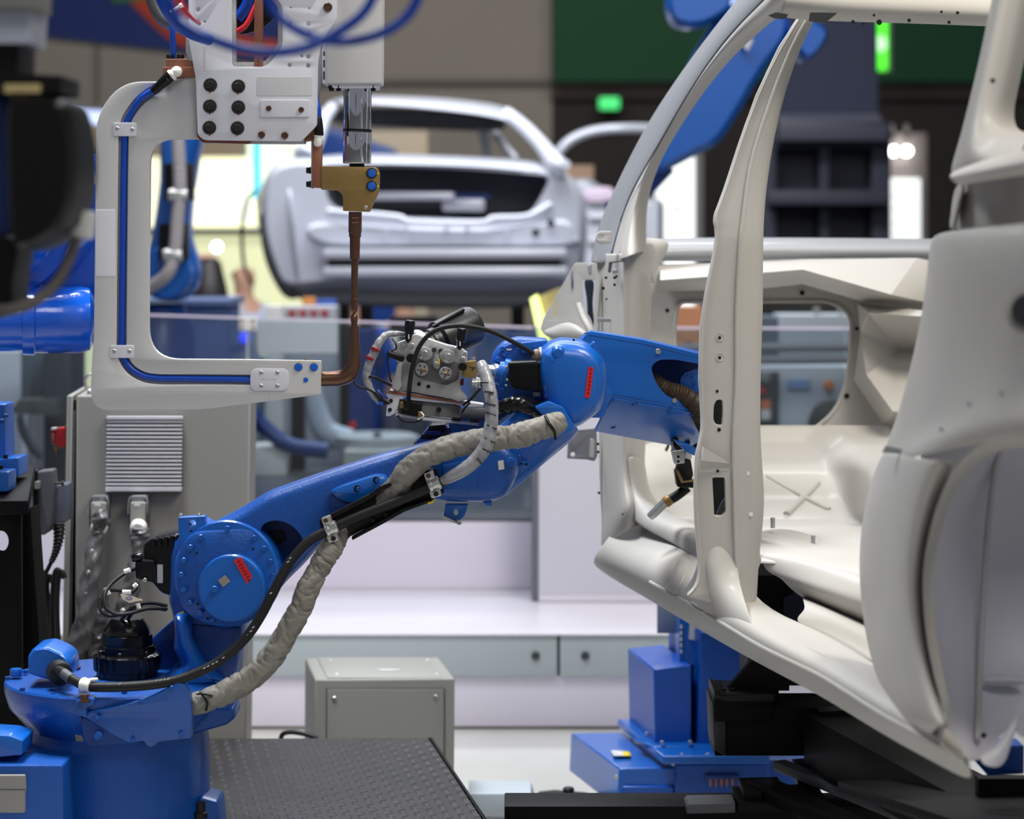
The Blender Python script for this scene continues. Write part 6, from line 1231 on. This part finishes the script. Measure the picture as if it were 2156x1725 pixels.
plate('retractor_pale', spl([(1508, 1090), (1518, 1060), (1530, 1050), (1532, 1092)]), BD(0)+.04, .02, GREYD, car)
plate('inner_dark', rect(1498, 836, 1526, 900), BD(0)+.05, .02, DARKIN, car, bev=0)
plate('pillar_foot', spl([(1560, 1180), (1590, 1150), (1604, 1180), (1592, 1220), (1596, 1286), (1580, 1292), (1562, 1260), (1556, 1220)]), BD(0)-.01, .03, CAR, car, prof=[(8, 0), (2, .004), (0, .012), (0, .03)])
sheet('pillar_base', [
    [(1474, 1090, 4.60), (1496, 1090, 4.585), (1524, 1092, 4.585), (1552, 1094, 4.60)],
    [(1471, 1160, 4.58), (1492, 1164, 4.556), (1522, 1166, 4.553), (1552, 1164, 4.575)],
    [(1464, 1206, 4.58), (1490, 1214, 4.545), (1522, 1220, 4.538), (1556, 1216, 4.55)],
    [(1442, 1238, nd(1442, .0)), (1480, 1256, 4.56), (1524, 1272, 4.51), (1572, 1274, 4.46)],
    [(1420, 1256, nd(1420, -.004)), (1470, 1284, nd(1470, -.008)), (1530, 1318, nd(1530, -.008)), (1590, 1326, nd(1590, -.004))],
    [(1410, 1262, nd(1410, .01)), (1468, 1296, nd(1468, .004)), (1530, 1334, nd(1530, .004)), (1600, 1344, nd(1600, .01))]], CAR, car)
# firewall across the car
fwd = lambda x, y: 5.98+(x-1400)*.00022
fwh = rnd([(1424, 690, 10), (1432, 640, 12), (1748, 638, 40), (1790, 664, 40), (1788, 740, 60), (1778, 810, 40), (1756, 866, 40), (1706, 906, 20), (1430, 906, 10)], 10, 7)
plate('firewall', [(1340, 560), (2500, 560), (2500, 1010), (1340, 1010)], fwd, .012, CAR, car, holes=[fwh], bev=0)
plate('firewall_rim', inset(fwh, -7), lambda x, y: fwd(x, y)-.006, .01, CAR, car, holes=[fwh], bev=1)
for x, y, r in ((1405, 654, 4.5), (1689, 617, 5), (1783, 834, 5.5), (1804, 692, 4), (1690, 928, 4), (1648, 938, 3), (1738, 928, 2.5)): put('firewall_hole', PIT, x, y, fwd(x, y)-.008, r, car)
sheet('cowl', [[(1352, 502, 6.15), (1500, 500, 6.2), (1700, 500, 6.25), (1960, 503, 6.3), (2500, 506, 6.4)], [(1352, 512, 6.02), (1500, 512, 6.05), (1700, 512, 6.1), (1960, 514, 6.15), (2500, 516, 6.25)], [(1352, 540, 6.0), (1500, 538, 6.04), (1700, 540, 6.1), (1960, 542, 6.15), (2500, 546, 6.25)], [(1352, 552, 6.02), (1500, 550, 6.12), (1700, 552, 6.16), (1960, 556, 6.2), (2500, 560, 6.3)]], CARG, car)
poly('dash_crossmember', [(1390, 590, 5.85), (1600, 575, 5.83), (1690, 568, 5.82), (1875, 620, 5.86), (1930, 545, 6.1), (1690, 548, 6.1), (1390, 560, 6.05), (1390, 612, 5.95), (1600, 606, 5.95), (1690, 596, 5.96), (1820, 634, 5.98), (1960, 640, 6.0), (2000, 560, 6.15)],
    [(0, 1, 6), (1, 2, 5, 6), (2, 3, 4, 5), (0, 1, 8, 7), (1, 2, 9, 8), (2, 3, 10, 9), (3, 11, 10), (3, 4, 12, 11)], CAR, car, .006, .004)
sheet('cowl_end', [[(1345, 500, 5.7), (1370, 500, 5.75), (1412, 504, 5.8)], [(1350, 520, 5.62), (1376, 520, 5.68), (1408, 530, 5.78)], [(1352, 560, 5.6), (1372, 556, 5.66), (1390, 550, 5.8)], [(1352, 600, 5.6), (1370, 598, 5.66), (1378, 590, 5.76)]], CAR, car)
k = plate('cowl_bracket', rnd([(1350, 514, 4), (1374, 512, 8), (1382, 530, 10), (1372, 560, 14), (1382, 582, 8), (1380, 596, 4), (1352, 598, 3)], 5), 5.6, .015, CAR, car); put('hole', PIT, 1367, 586, 5.599, 4, car); put('hole', PIT, 1354, 562, 5.599, 3.4, car)
poly('heater_pocket', [(1830, 660, 5.90), (1930, 666, 5.88), (2100, 670, 5.88), (1888, 736, 6.09), (2100, 742, 6.07), (1812, 700, 5.99), (1826, 790, 5.95), (1880, 866, 5.88), (2100, 880, 5.86), (1806, 640, 5.985), (1860, 890, 5.98), (2100, 905, 5.97), (1800, 800, 6.0)],
    [(0, 1, 3), (1, 2, 4, 3), (0, 3, 6, 5), (3, 7, 6), (3, 4, 8, 7), (9, 0, 5), (9, 2, 1, 0), (7, 8, 11, 10), (6, 7, 10, 12), (5, 6, 12)], CAR, car, .006, .008)
# toe board, floor and tunnel
def sm(a, b, x): t = min(1, max(0, (x-a)/(b-a))); return t*t*(3-2*t)
TY = [(895, 6.0), (950, 5.965), (1000, 5.83), (1040, 5.68), (1105, 5.5), (1150, 5.2)]
def toe(x, y):
    d = TY[-1][1]
    for (y0, d0), (y1, d1) in zip(TY, TY[1:]):
        if y <= y1: d = d0+(d1-d0)*(y-y0)/(y1-y0); break
    return d-.42*sm(0, 110, x-1705-(y-930)*.5)*sm(905, 1000, y)-.06*sm(0, 60, x-1850)
sheet('toe_board', [[(x+(1960-x)/620*max(0, y-1085)*2.6, y, toe(x, y)) for x in list(range(1340, 1680, 40))+list(range(1680, 1960, 20))] for y in range(895, 1151, 15)], CAR, car)
sheet('floor_pan', [[(1500, 1110, 5.5), (1600, 1105, 5.48), (1720, 1105, 5.46), (1900, 1105, 5.44)], [(1500, 1150, 5.1), (1600, 1140, 5.1), (1720, 1140, 5.1), (1900, 1145, 5.1)], [(1500, 1180, 4.85), (1600, 1160, 4.85), (1720, 1182, 4.78), (1900, 1206, 4.7)], [(1500, 1200, 4.84), (1600, 1180, 4.84), (1720, 1206, 4.77), (1900, 1238, 4.69)]], CAR, car)
tube('pressed_bead', [(x, y, toe(x, y)-.004) for x, y in ((1617, 1004), (1650, 1024), (1690, 1046), (1720, 1062), (1746, 1074))], 6, CAR, car)
tube('pressed_bead', [(x, y, toe(x, y)-.006) for x, y in ((1721, 1018), (1700, 1040), (1678, 1062), (1656, 1084))], 8, CAR, car)
sheet('seat_crossmember', [[(1596, 1118, 5.25), (1660, 1112, 5.24), (1700, 1124, 5.2), (1750, 1140, 5.15)], [(1596, 1122, 5.1), (1650, 1116, 5.1), (1700, 1136, 5.08), (1760, 1154, 5.05)], [(1600, 1140, 5.06), (1640, 1142, 5.0), (1690, 1160, 4.95), (1745, 1158, 5.0)], [(1600, 1160, 5.05), (1640, 1164, 4.98), (1690, 1170, 4.93), (1750, 1162, 4.98)]], CAR, car)
for x, y, dd in ((1712, 1150, 5.04), (1627, 1112, 5.1)): rod('threaded_stud', (x, y, dd), (x, y-22, dd), [(0, 5), (.9, 5), (1, 4)], STEEL, car, 12)
for x, y, dd in ((1402, 942, 5.85), (1425, 1100, 5.5)): rod('threaded_stud', (x, y+8, dd), (x+6, y-6, dd), [(0, 3), (.3, 3.4), (1, 3)], DBOLT, car, 10)
sheet('rear_crossmember', [[(1596, 1160, 4.86), (1700, 1172, 4.8), (1780, 1194, 4.74), (1900, 1230, 4.66)], [(1598, 1172, 4.84), (1700, 1186, 4.78), (1780, 1208, 4.72), (1900, 1242, 4.64)], [(1606, 1204, 4.84), (1700, 1216, 4.76), (1780, 1240, 4.70), (1900, 1270, 4.62)], [(1640, 1214, 4.82), (1710, 1236, 4.74), (1790, 1262, 4.68), (1900, 1300, 4.6)], [(1654, 1232, 4.84), (1710, 1254, 4.76), (1790, 1284, 4.70), (1900, 1322, 4.62)], [(1690, 1262, 4.86), (1730, 1274, 4.8), (1800, 1306, 4.74), (1900, 1340, 4.66)]], CAR, car)
sheet('rear_rail', [[(1684, 1250, 4.9), (1740, 1272, 4.84), (1800, 1300, 4.78), (1900, 1340, 4.7)], [(1690, 1266, 4.72), (1740, 1286, 4.68), (1800, 1318, 4.62), (1900, 1364, 4.55)], [(1694, 1284, 4.72), (1740, 1300, 4.68), (1800, 1336, 4.62), (1900, 1384, 4.55)], [(1676, 1296, 4.6), (1740, 1318, 4.56), (1800, 1352, 4.5), (1900, 1404, 4.4)], [(1672, 1314, 4.58), (1740, 1340, 4.54), (1800, 1376, 4.48), (1900, 1430, 4.38)]], CAR, car)
# windscreen header across the roof
sheet('roof_header', [[(1640, -60, 4.5), (1760, -60, 4.6), (1950, -60, 4.7), (2300, -60, 4.9)], [(1650, -10, 4.42), (1760, -8, 4.52), (1950, 0, 4.62), (2300, 20, 4.8)], [(1640, 24, 4.45), (1760, 30, 4.52), (1950, 34, 4.62), (2300, 50, 4.8)], [(1636, 40, 4.55), (1760, 46, 4.6), (1950, 50, 4.68), (2300, 66, 4.85)]], CAR, car)
plate('header_dark_slot', rnd([(1618, 32), (1634, 26), (1660, 30), (1654, 40), (1632, 38)], 2), 4.44, .01, DARKIN, car, bev=0)
plate('header_dark_slot', rnd([(1706, 26), (1764, 27), (1738, 48), (1704, 44)], 2), 4.45, .01, DARKIN, car, bev=0)
for x, y, r in ((1796, 46, 4), (1851, 47, 6), (1818, 50, 3), (1840, 32, 3), (1982, 25, 3), (2016, 27, 3.6), (1998, 47, 3.6), (1914, 43, 4)): put('header_hole', PIT, x, y, 4.5, r, car)
# rear quarter: belt, upper pillar, panel and wheel arch
cl_ = [(2098, -40), (2080, 40), (2062, 130), (2040, 220), (2022, 290), (2006, 340), (2000, 362), (2004, 380)]
cm_ = [(2124, -40), (2108, 40), (2090, 130), (2070, 220), (2062, 270), (2068, 304), (2090, 322), (2150, 330)]
ci_ = [(2164, -40), (2148, 40), (2130, 130), (2114, 200), (2108, 236), (2112, 262), (2126, 278), (2170, 282)]
csheet('rear_pillar', rows_of([(x, y, .05+.0003*(490-y)) for x, y in cl_], [((x+a)/2-4, (y+b)/2, .0+.0003*(490-y)) for (x, y), (a, b) in zip(cl_, cm_)], [(x, y, .01+.0003*(490-y)) for x, y in cm_], [((x+a)/2, (y+b)/2, .03+.0003*(490-y)) for (x, y), (a, b) in zip(cm_, ci_)], [(x, y, .05+.0003*(490-y)) for x, y in ci_], [(x+26, y+4, .14+.0003*(490-y)) for x, y in ci_]))
put('pillar_hole', PIT, 2090, 170, nd(2090, .075), 5.5, car)
csheet('belt_lip', [[(1998, 366, .08), (2060, 340, .06), (2120, 324, .05), (2220, 300, .05)], [(1996, 372, .0), (2060, 356, -.02), (2120, 344, -.02), (2220, 322, -.02)], [(2004, 384, .01), (2060, 374, -.02), (2120, 364, -.02), (2220, 350, -.02)], [(2020, 390, .06), (2060, 382, .05), (2120, 374, .05), (2220, 360, .05)]])
csheet('belt_recess', [[(2012, 380, .12), (2060, 378, .1), (2120, 370, .1), (2240, 350, .1)], [(2002, 420, .12), (2060, 420, .1), (2120, 420, .1), (2240, 420, .1)], [(1994, 490, .12), (2060, 490, .1), (2120, 490, .1), (2240, 490, .1)]])
csheet('recess_flange', [[(2022, 384, .1), (2030, 388, .08), (2034, 390, .11)], [(2006, 430, .1), (2016, 434, .07), (2022, 436, .11)], [(1996, 484, .1), (2006, 486, .07), (2012, 488, .11)]])
# outer skin: from the door edge round to the arch lip
csheet('quarter_panel', [
    [(1966, 500, .08), (1978, 490, .03), (2020, 484, .0), (2090, 476, .0), (2180, 466, .0), (2360, 452, .02)],
    [(1958, 520, .08), (1964, 512, .02), (2010, 508, -.02), (2090, 506, -.03), (2180, 502, -.03), (2360, 500, 0)],
    [(1948, 640, .08), (1954, 640, .02), (2010, 640, -.02), (2090, 640, -.03), (2180, 640, -.03), (2360, 640, 0)],
    [(1920, 770, .08), (1928, 770, .02), (1990, 770, -.02), (2080, 760, -.03), (2180, 750, -.03), (2360, 750, 0)],
    [(1890, 880, .08), (1900, 880, .02), (1960, 860, -.02), (2060, 835, -.04), (2180, 820, -.04), (2360, 820, 0)],
    [(1868, 932, .08), (1880, 932, .02), (1938, 918, -.02), (2044, 872, -.05), (2180, 856, -.05), (2360, 866, 0)],
    [(1864, 950, .08), (1876, 950, .02), (1928, 944, -.035), (2018, 904, -.06), (2180, 884, -.06), (2360, 900, 0)],
    [(1861, 966, .08), (1872, 966, .02), (1924, 966, -.045), (1996, 948, -.05), (2180, 908, -.05), (2360, 940, 0)]])
plate('panel_step_shade', rnd([(1866, 938), (1902, 946), (1902, 956), (1858, 954)], 3), nd(1884, -.02), .01, CARG, car)  # grey strip painting the dark shading of the notch at the panel step
csheet('quarter_front', [
    [(1860, 948, .08), (1868, 950, .02), (1912, 956, -.03), (1960, 968, -.05), (1992, 966, -.04), (2016, 972, .0)],
    [(1832, 1020, .08), (1840, 1020, .02), (1884, 1030, -.03), (1932, 1034, -.05), (1958, 1036, -.04), (1980, 1040, .0)],
    [(1815, 1100, .08), (1823, 1100, .02), (1868, 1110, -.03), (1912, 1116, -.05), (1938, 1118, -.04), (1956, 1120, .0)],
    [(1808, 1200, .08), (1816, 1200, .02), (1858, 1205, -.03), (1900, 1208, -.05), (1924, 1210, -.04), (1940, 1212, .0)],
    [(1818, 1310, .08), (1826, 1310, .02), (1868, 1310, -.03), (1906, 1308, -.05), (1930, 1306, -.04), (1946, 1306, .0)],
    [(1838, 1400, .08), (1846, 1400, .02), (1884, 1396, -.03), (1920, 1392, -.05), (1944, 1388, -.04), (1958, 1386, .0)],
    [(1862, 1480, .08), (1870, 1478, .02), (1904, 1466, -.03), (1940, 1456, -.05), (1960, 1450, -.04), (1974, 1446, .0)],
    [(1880, 1530, .08), (1890, 1526, .02), (1926, 1510, -.03), (1958, 1500, -.05), (1976, 1494, -.04), (1990, 1490, .0)],
    [(1960, 1560, .08), (1962, 1556, .02), (1966, 1540, -.03), (1980, 1530, -.05), (1990, 1526, -.04), (2000, 1526, .0)]])
csheet('arch_lip', [
    [(2360, 940, .0), (2360, 950, .06), (2360, 970, .1)], [(2180, 908, -.04), (2180, 918, .02), (2180, 936, .08)], [(2080, 920, -.05), (2086, 930, .02), (2094, 946, .08)],
    [(2016, 972, -.03), (2026, 980, .02), (2034, 990, .08)], [(1980, 1040, -.03), (1992, 1046, .02), (2000, 1050, .08)], [(1956, 1120, -.03), (1970, 1124, .02), (1978, 1128, .08)],
    [(1940, 1212, -.03), (1954, 1214, .02), (1962, 1216, .08)], [(1946, 1306, -.03), (1958, 1306, .02), (1966, 1308, .08)], [(1958, 1386, -.03), (1970, 1384, .02), (1978, 1386, .08)],
    [(1974, 1446, -.03), (1984, 1444, .02), (1990, 1446, .08)], [(1990, 1500, -.03), (1996, 1490, .02), (2000, 1492, .08)], [(1978, 1540, -.03), (1984, 1530, .02), (1990, 1532, .08)],
    [(1976, 1562, -.03), (1984, 1570, .02), (1990, 1580, .08)], [(2000, 1590, -.03), (2006, 1600, .02), (2010, 1610, .08)], [(2040, 1612, -.03), (2044, 1622, .02), (2046, 1630, .08)]])
# wheel house
whd = lambda x, y: 3.75-(x-1960)*.0004
WH = mat('wheel_house_primer', c(196, 196, 206), .5)
sheet('wheel_house', [[(1960, 930, 3.75), (2060, 915, 3.7), (2110, 910, 3.62), (2180, 905, 3.6), (2400, 900, 3.6)], [(1930, 1000, 3.78), (2040, 990, 3.8), (2095, 985, 3.86), (2180, 980, 3.84), (2400, 980, 3.84)], [(1900, 1120, 3.8), (2020, 1120, 3.84), (2075, 1120, 3.92), (2180, 1120, 3.9), (2400, 1120, 3.9)], [(1890, 1220, 3.8), (2010, 1220, 3.84), (2070, 1220, 3.92), (2180, 1220, 3.9), (2400, 1220, 3.9)], [(1900, 1330, 3.8), (2010, 1330, 3.82), (2066, 1330, 3.9), (2180, 1330, 3.88), (2400, 1330, 3.88)], [(1930, 1440, 3.75), (2020, 1440, 3.76), (2062, 1440, 3.84), (2180, 1440, 3.84), (2400, 1440, 3.84)], [(1975, 1540, 3.68), (2030, 1540, 3.66), (2056, 1540, 3.7), (2090, 1545, 3.72), (2130, 1500, 3.75)], [(2010, 1600, 3.52), (2034, 1604, 3.56), (2054, 1606, 3.6), (2070, 1600, 3.62), (2090, 1580, 3.65)]], WH, car, .006, 2)
tube('wheel_house_seam', [(2108, 938, 3.72), (2094, 1000, 3.80), (2082, 1090, 3.84), (2072, 1220, 3.85), (2066, 1340, 3.83), (2062, 1440, 3.78), (2058, 1560, 3.64)], 7, mat('seam_sealer', c(176, 172, 176), .5), car, 10, 8)
for y in (1432,): sheet('pressed_dimple', [[(2070, 1424, 3.79), (2110, 1418, 3.80), (2160, 1424, 3.8)], [(2070, 1434, 3.775), (2110, 1432, 3.76), (2160, 1434, 3.77)], [(2070, 1444, 3.79), (2110, 1446, 3.80), (2160, 1444, 3.8)]], WH, car)
put('drain_hole', PIT, 2071, 1549, 3.60, 6, car)
sheet('lower_tongue', [[(2060, 1590, 3.58), (2090, 1580, 3.6), (2116, 1540, 3.62), (2156, 1480, 3.64)], [(2064, 1604, 3.57), (2094, 1600, 3.58), (2120, 1560, 3.6), (2156, 1500, 3.62)], [(2072, 1612, 3.56), (2104, 1622, 3.58), (2122, 1600, 3.6), (2126, 1560, 3.62)]], WH, car)
sheet('lower_tongue', [[(2140, 1500, 3.5), (2156, 1480, 3.5), (2200, 1440, 3.5)], [(2136, 1540, 3.5), (2150, 1560, 3.5), (2200, 1560, 3.5)]], WH, car)
# fuel filler recess at the right edge
k = rod('filler_recess', (2164, 654, nd(2164, -.06)), (2164, 654, nd(2164, -.03)), [(0, 48), (.3, 42), (1, 38)], CAR, car, 40)
rod('filler_opening', (2166, 654, nd(2164, -.065)), (2166, 654, nd(2164, -.055)), [(0, 36), (1, 36)], DARKIN, car, 36)
for x, y in ((2109, 829), (2041, 852), (1982, 905)): put('panel_dimple', fast_mesh('soft_dimple', [(0, 1), (.03, 1)], 16, mat('dimple_grey', c(170, 168, 174), .6)), x, y, nd(x, -.06), 5.5, car)
# ================================================================ black dolly under the car
dl = thing('car_dolly', 'black steel dolly frame with rails carrying the white car body', 'dolly', (.9, 5.0, 0))
bx = plate('cross_beam', rect(1505, 1490, 1870, 1592, 2), 5.0, .16, BLACKS, dl)
plate('beam_end', rnd([(1500, 1480), (1528, 1492), (1528, 1592), (1504, 1578)], 2), 4.99, .16, mat('beam_end_grey', c(52, 50, 50), .5), dl)
plate('mount_block', rnd([(1503, 1458), (1628, 1462), (1628, 1520), (1504, 1520)], 2), 4.98, .14, BLACKS, dl)
plate('mount_plate', rnd([(1504, 1454), (1530, 1462), (1630, 1462), (1630, 1478), (1528, 1478), (1504, 1470)], 1), 4.96, .14, BLACK, dl)
plate('gusset', [(1522, 1462), (1590, 1384), (1720, 1384), (1720, 1444), (1662, 1444), (1662, 1455), (1634, 1455), (1634, 1492), (1616, 1492)], 5.02, .03, BLACKS, dl, bev=1)
plate('upright', rect(1600, 1330, 1640, 1470), 5.05, .08, BLACKS, dl)
plate('tower', [(1575, 1212), (1722, 1212), (1760, 1440), (1575, 1440)], 5.35, .2, BLACKS, dl, bev=0)
plate('tower_panel', [(1650, 1260), (1700, 1236), (1712, 1300), (1650, 1312)], 5.33, .02, mat('night_blue', c(8, 14, 48), .5), dl, bev=0)
for x in (1522, 1542): rod('bolt', (x, 1462, 5.0), (x, 1450, 5.0), [(0, 6), (1, 6)], BLACK, dl, 10)
def beam(nm, a, b, w, h, m=BLACKS):
    A, B = P(*a), P(*b); v = B-A; L = v.length; ex = v.normalized(); ez = Vector((0, 0, 1)); ey = ez.cross(ex).normalized(); ez = ex.cross(ey)
    rot = Matrix((ex, ey, ez)).transposed()
    return box(nm, (A+B)/2-ez*h/2, (L, w, h), m, dl, 0, .003, None, rot)
beam('side_beam', (1750, 1500, 4.95), (2300, 1790, 3.85), .12, .1)
plate('beam_cap', [(1726, 1500), (1800, 1494), (1846, 1510), (1850, 1520), (1780, 1522)], 4.92, .05, BLACK, dl, bev=0)
beam('inner_rail', (1640, 1600, 5.0), (1960, 1730, 4.55), .03, .02, GREYD)
beam('inner_rail', (1690, 1600, 5.1), (1990, 1726, 4.7), .02, .015, mat('polished_rail', c(120, 122, 128), .3, .6))
beam('inner_rail', (1600, 1640, 4.9), (1800, 1730, 4.5), .06, .03)
plate('rail_carriage', rnd([(1676, 1616), (1752, 1610), (1760, 1650), (1680, 1660)], 2), 5.0, .08, BLACK, dl)
plate('red_block', rect(1770, 1608, 1838, 1640, 2), 5.05, .06, mat('dark_red_block', c(84, 16, 24), .5), dl)
pbox('front_beam', 1062, 1698, 2400, 1800, 4.85, .12, BLACKS, dl, .003, R(0))
plate('step_block', rnd([(1566, 1666, 2), (1650, 1664, 2), (1672, 1690, 2), (1672, 1712), (1566, 1712)], 1), 4.82, .12, BLACKS, dl)
plate('step_plate', rnd([(1554, 1692), (1740, 1686), (1744, 1706), (1554, 1710)], 1), 4.80, .15, BLACKS, dl)
plate('pale_plate', rnd([(1446, 1700), (1452, 1694), (1548, 1692), (1548, 1712), (1446, 1714)], 1), 4.8, .08, GREYD, dl)
for x in (300,): pass
for xx in (1120, 1700, 2120): pbox('dolly_leg', xx-20, 1790, xx+20, 2074, 4.86, .08, BLACKS, dl)
beam('side_plate', (1900, 1640, 4.5), (2300, 1760, 3.6), .25, .02)
plate('dark_backing_sheet', rect(2060, 1640, 2500, 1830), 4.15, .03, BLACKS, dl, bev=0)  # black sheet added to keep the corner below the wheel arch dark
plate('blue_bracket', rnd([(2050, 1600), (2120, 1570), (2156, 1570), (2156, 1630), (2080, 1634)], 4), 4.0, .06, BLUED, dl)
# ================================================================ blue positioner pedestal
bpz = thing('blue_pedestal', 'dark blue robot pedestal with warning stickers standing on the floor under the car', 'pedestal', (.62, 6.3, 0))
dz = 6.1
PED = mat('pedestal_blue', c(3, 74, 165), .4, 0, .2, .04, 100)
def hex6(nm, f, bo_, m=PED):
    """box from its 4 front corners and a back offset (world)"""
    p = [P(*q) for q in f]; pts = p+[q+Vector(bo_) for q in p]
    return poly(nm, pts, [(0, 1, 2, 3), (4, 5, 6, 7), (0, 1, 5, 4), (1, 2, 6, 5), (2, 3, 7, 6), (3, 0, 4, 7)], m, bpz, 0, .004, world=True)
hex6('foot_box', [(1304, 1618, 5.9), (1424, 1616, 5.9), (1422, 1700, 5.9), (1300, 1704, 5.9)], (-.108, .42, 0), BLUE)
hex6('foot_skirt', [(1310, 1656, 5.89), (1420, 1656, 5.89), (1420, 1722, 5.89), (1308, 1722, 5.89)], (0, .06, 0), PED)
hex6('base_plate', [(1395, 1592, 5.86), (1622, 1592, 5.86), (1620, 1610, 5.86), (1395, 1610, 5.86)], (-.09, .45, 0), BLUE)
hex6('base_block', [(1420, 1610, 5.88), (1620, 1608, 5.88), (1620, 1700, 5.88), (1422, 1704, 5.88)], (0, .4, 0), PED)
hex6('base_block', [(1612, 1600, 5.95), (1706, 1604, 5.95), (1700, 1680, 5.95), (1614, 1690, 5.95)], (0, .35, 0), PED)
hex6('column', [(1474, 1330, 6.0), (1620, 1330, 6.0), (1610, 1586, 6.0), (1470, 1586, 6.0)], (-.06, .28, 0), PED)
hex6('side_cabinet', [(1376, 1409, 6.0), (1456, 1400, 6.0), (1456, 1590, 6.0), (1380, 1588, 6.0)], (-.05, .3, 0), PED)
plate('riser_front', [(1430, 1250), (1474, 1250), (1474, 1400), (1430, 1400)], 6.05, .2, BLUE, bpz, bev=0)
plate('grey_panel', rect(1384, 1262, 1432, 1334), 6.2, .02, mat('panel_blue_grey', c(120, 128, 142), .5), bpz)
plate('warning_sticker', [(1452, 1312), (1470, 1312), (1470, 1350), (1450, 1346)], 6.046, .002, LABEL, bpz, bev=0)
for i in range(5): plate('white_letter', rect(1432, 1316+i*13, 1436, 1324+i*13, 0), 6.046, .002, LABEL, bpz, bev=0)
poly('yellow_sticker', [(1378, 1404, 6.03), (1424, 1400, 6.03), (1418, 1392, 6.2), (1374, 1393, 6.2)], [(0, 1, 2, 3)], YEL, bpz, .002)
poly('white_sticker', [(1284, 1576, 6.15), (1320, 1577, 6.15), (1329, 1592, 6.0), (1292, 1592, 6.0)], [(0, 1, 2, 3)], LABEL, bpz, .002)
poly('yellow_sticker', [(1310, 1584, 6.07), (1325, 1584, 6.07), (1329, 1592, 6.0), (1314, 1592, 6.0)], [(0, 1, 2, 3)], YEL, bpz, .004)
for x, y, dd in ((1394, 1564, 5.98), (1453, 1563, 5.98), (1362, 1546, 6.1), (1436, 1590, 5.9), (1490, 1590, 5.9), (1298, 1637, 5.9)): put('flange_bolt', SOCKS, x, y, dd-.02, 5, bpz)
hex6('cabinet_flange', [(1376, 1572, 5.96), (1470, 1570, 5.96), (1470, 1584, 5.96), (1382, 1584, 5.96)], (-.05, .1, 0), BLUE)
for i in range(5): rod('copper_terminal', (1496+i*11.5, 1640, 5.87), (1496+i*11.5, 1658, 5.87), [(0, 3), (.6, 3), (1, 1)], COPPER, bpz, 10)
plate('terminal_plate', rnd([(1484, 1632), (1556, 1632), (1558, 1646), (1484, 1646)], 2), 5.868, .01, BLUED, bpz)
lv = thing('floor_lever', 'black knob lever and cables on the floor between the junction box and blue pedestal', 'lever', P(1197, 1712, 6.0))
rod('stem', (1197, 1712, 6.0), (1197, 1668, 6.0), [(0, 16), (.15, 16), (.18, 8), (1, 8)], BLACK, lv)
rod('knob', (1197, 1670, 6.0), (1197, 1658, 6.0), [(0, 9), (.2, 12), (.8, 12), (1, 9)], BLACK, lv)
plate('base', rnd([(1134, 1690), (1170, 1686), (1240, 1692), (1262, 1712), (1130, 1714)], 4), 6.0, .12, BLACK, lv)
for k_ in range(3): tube('cable', [(1205, 1690-k_*4, 6.02), (1230, 1676+k_*5, 6.0), (1256, 1678+k_*6, 5.98), (1290, 1690+k_*4, 5.97)], 3, BLACK, lv, 8)
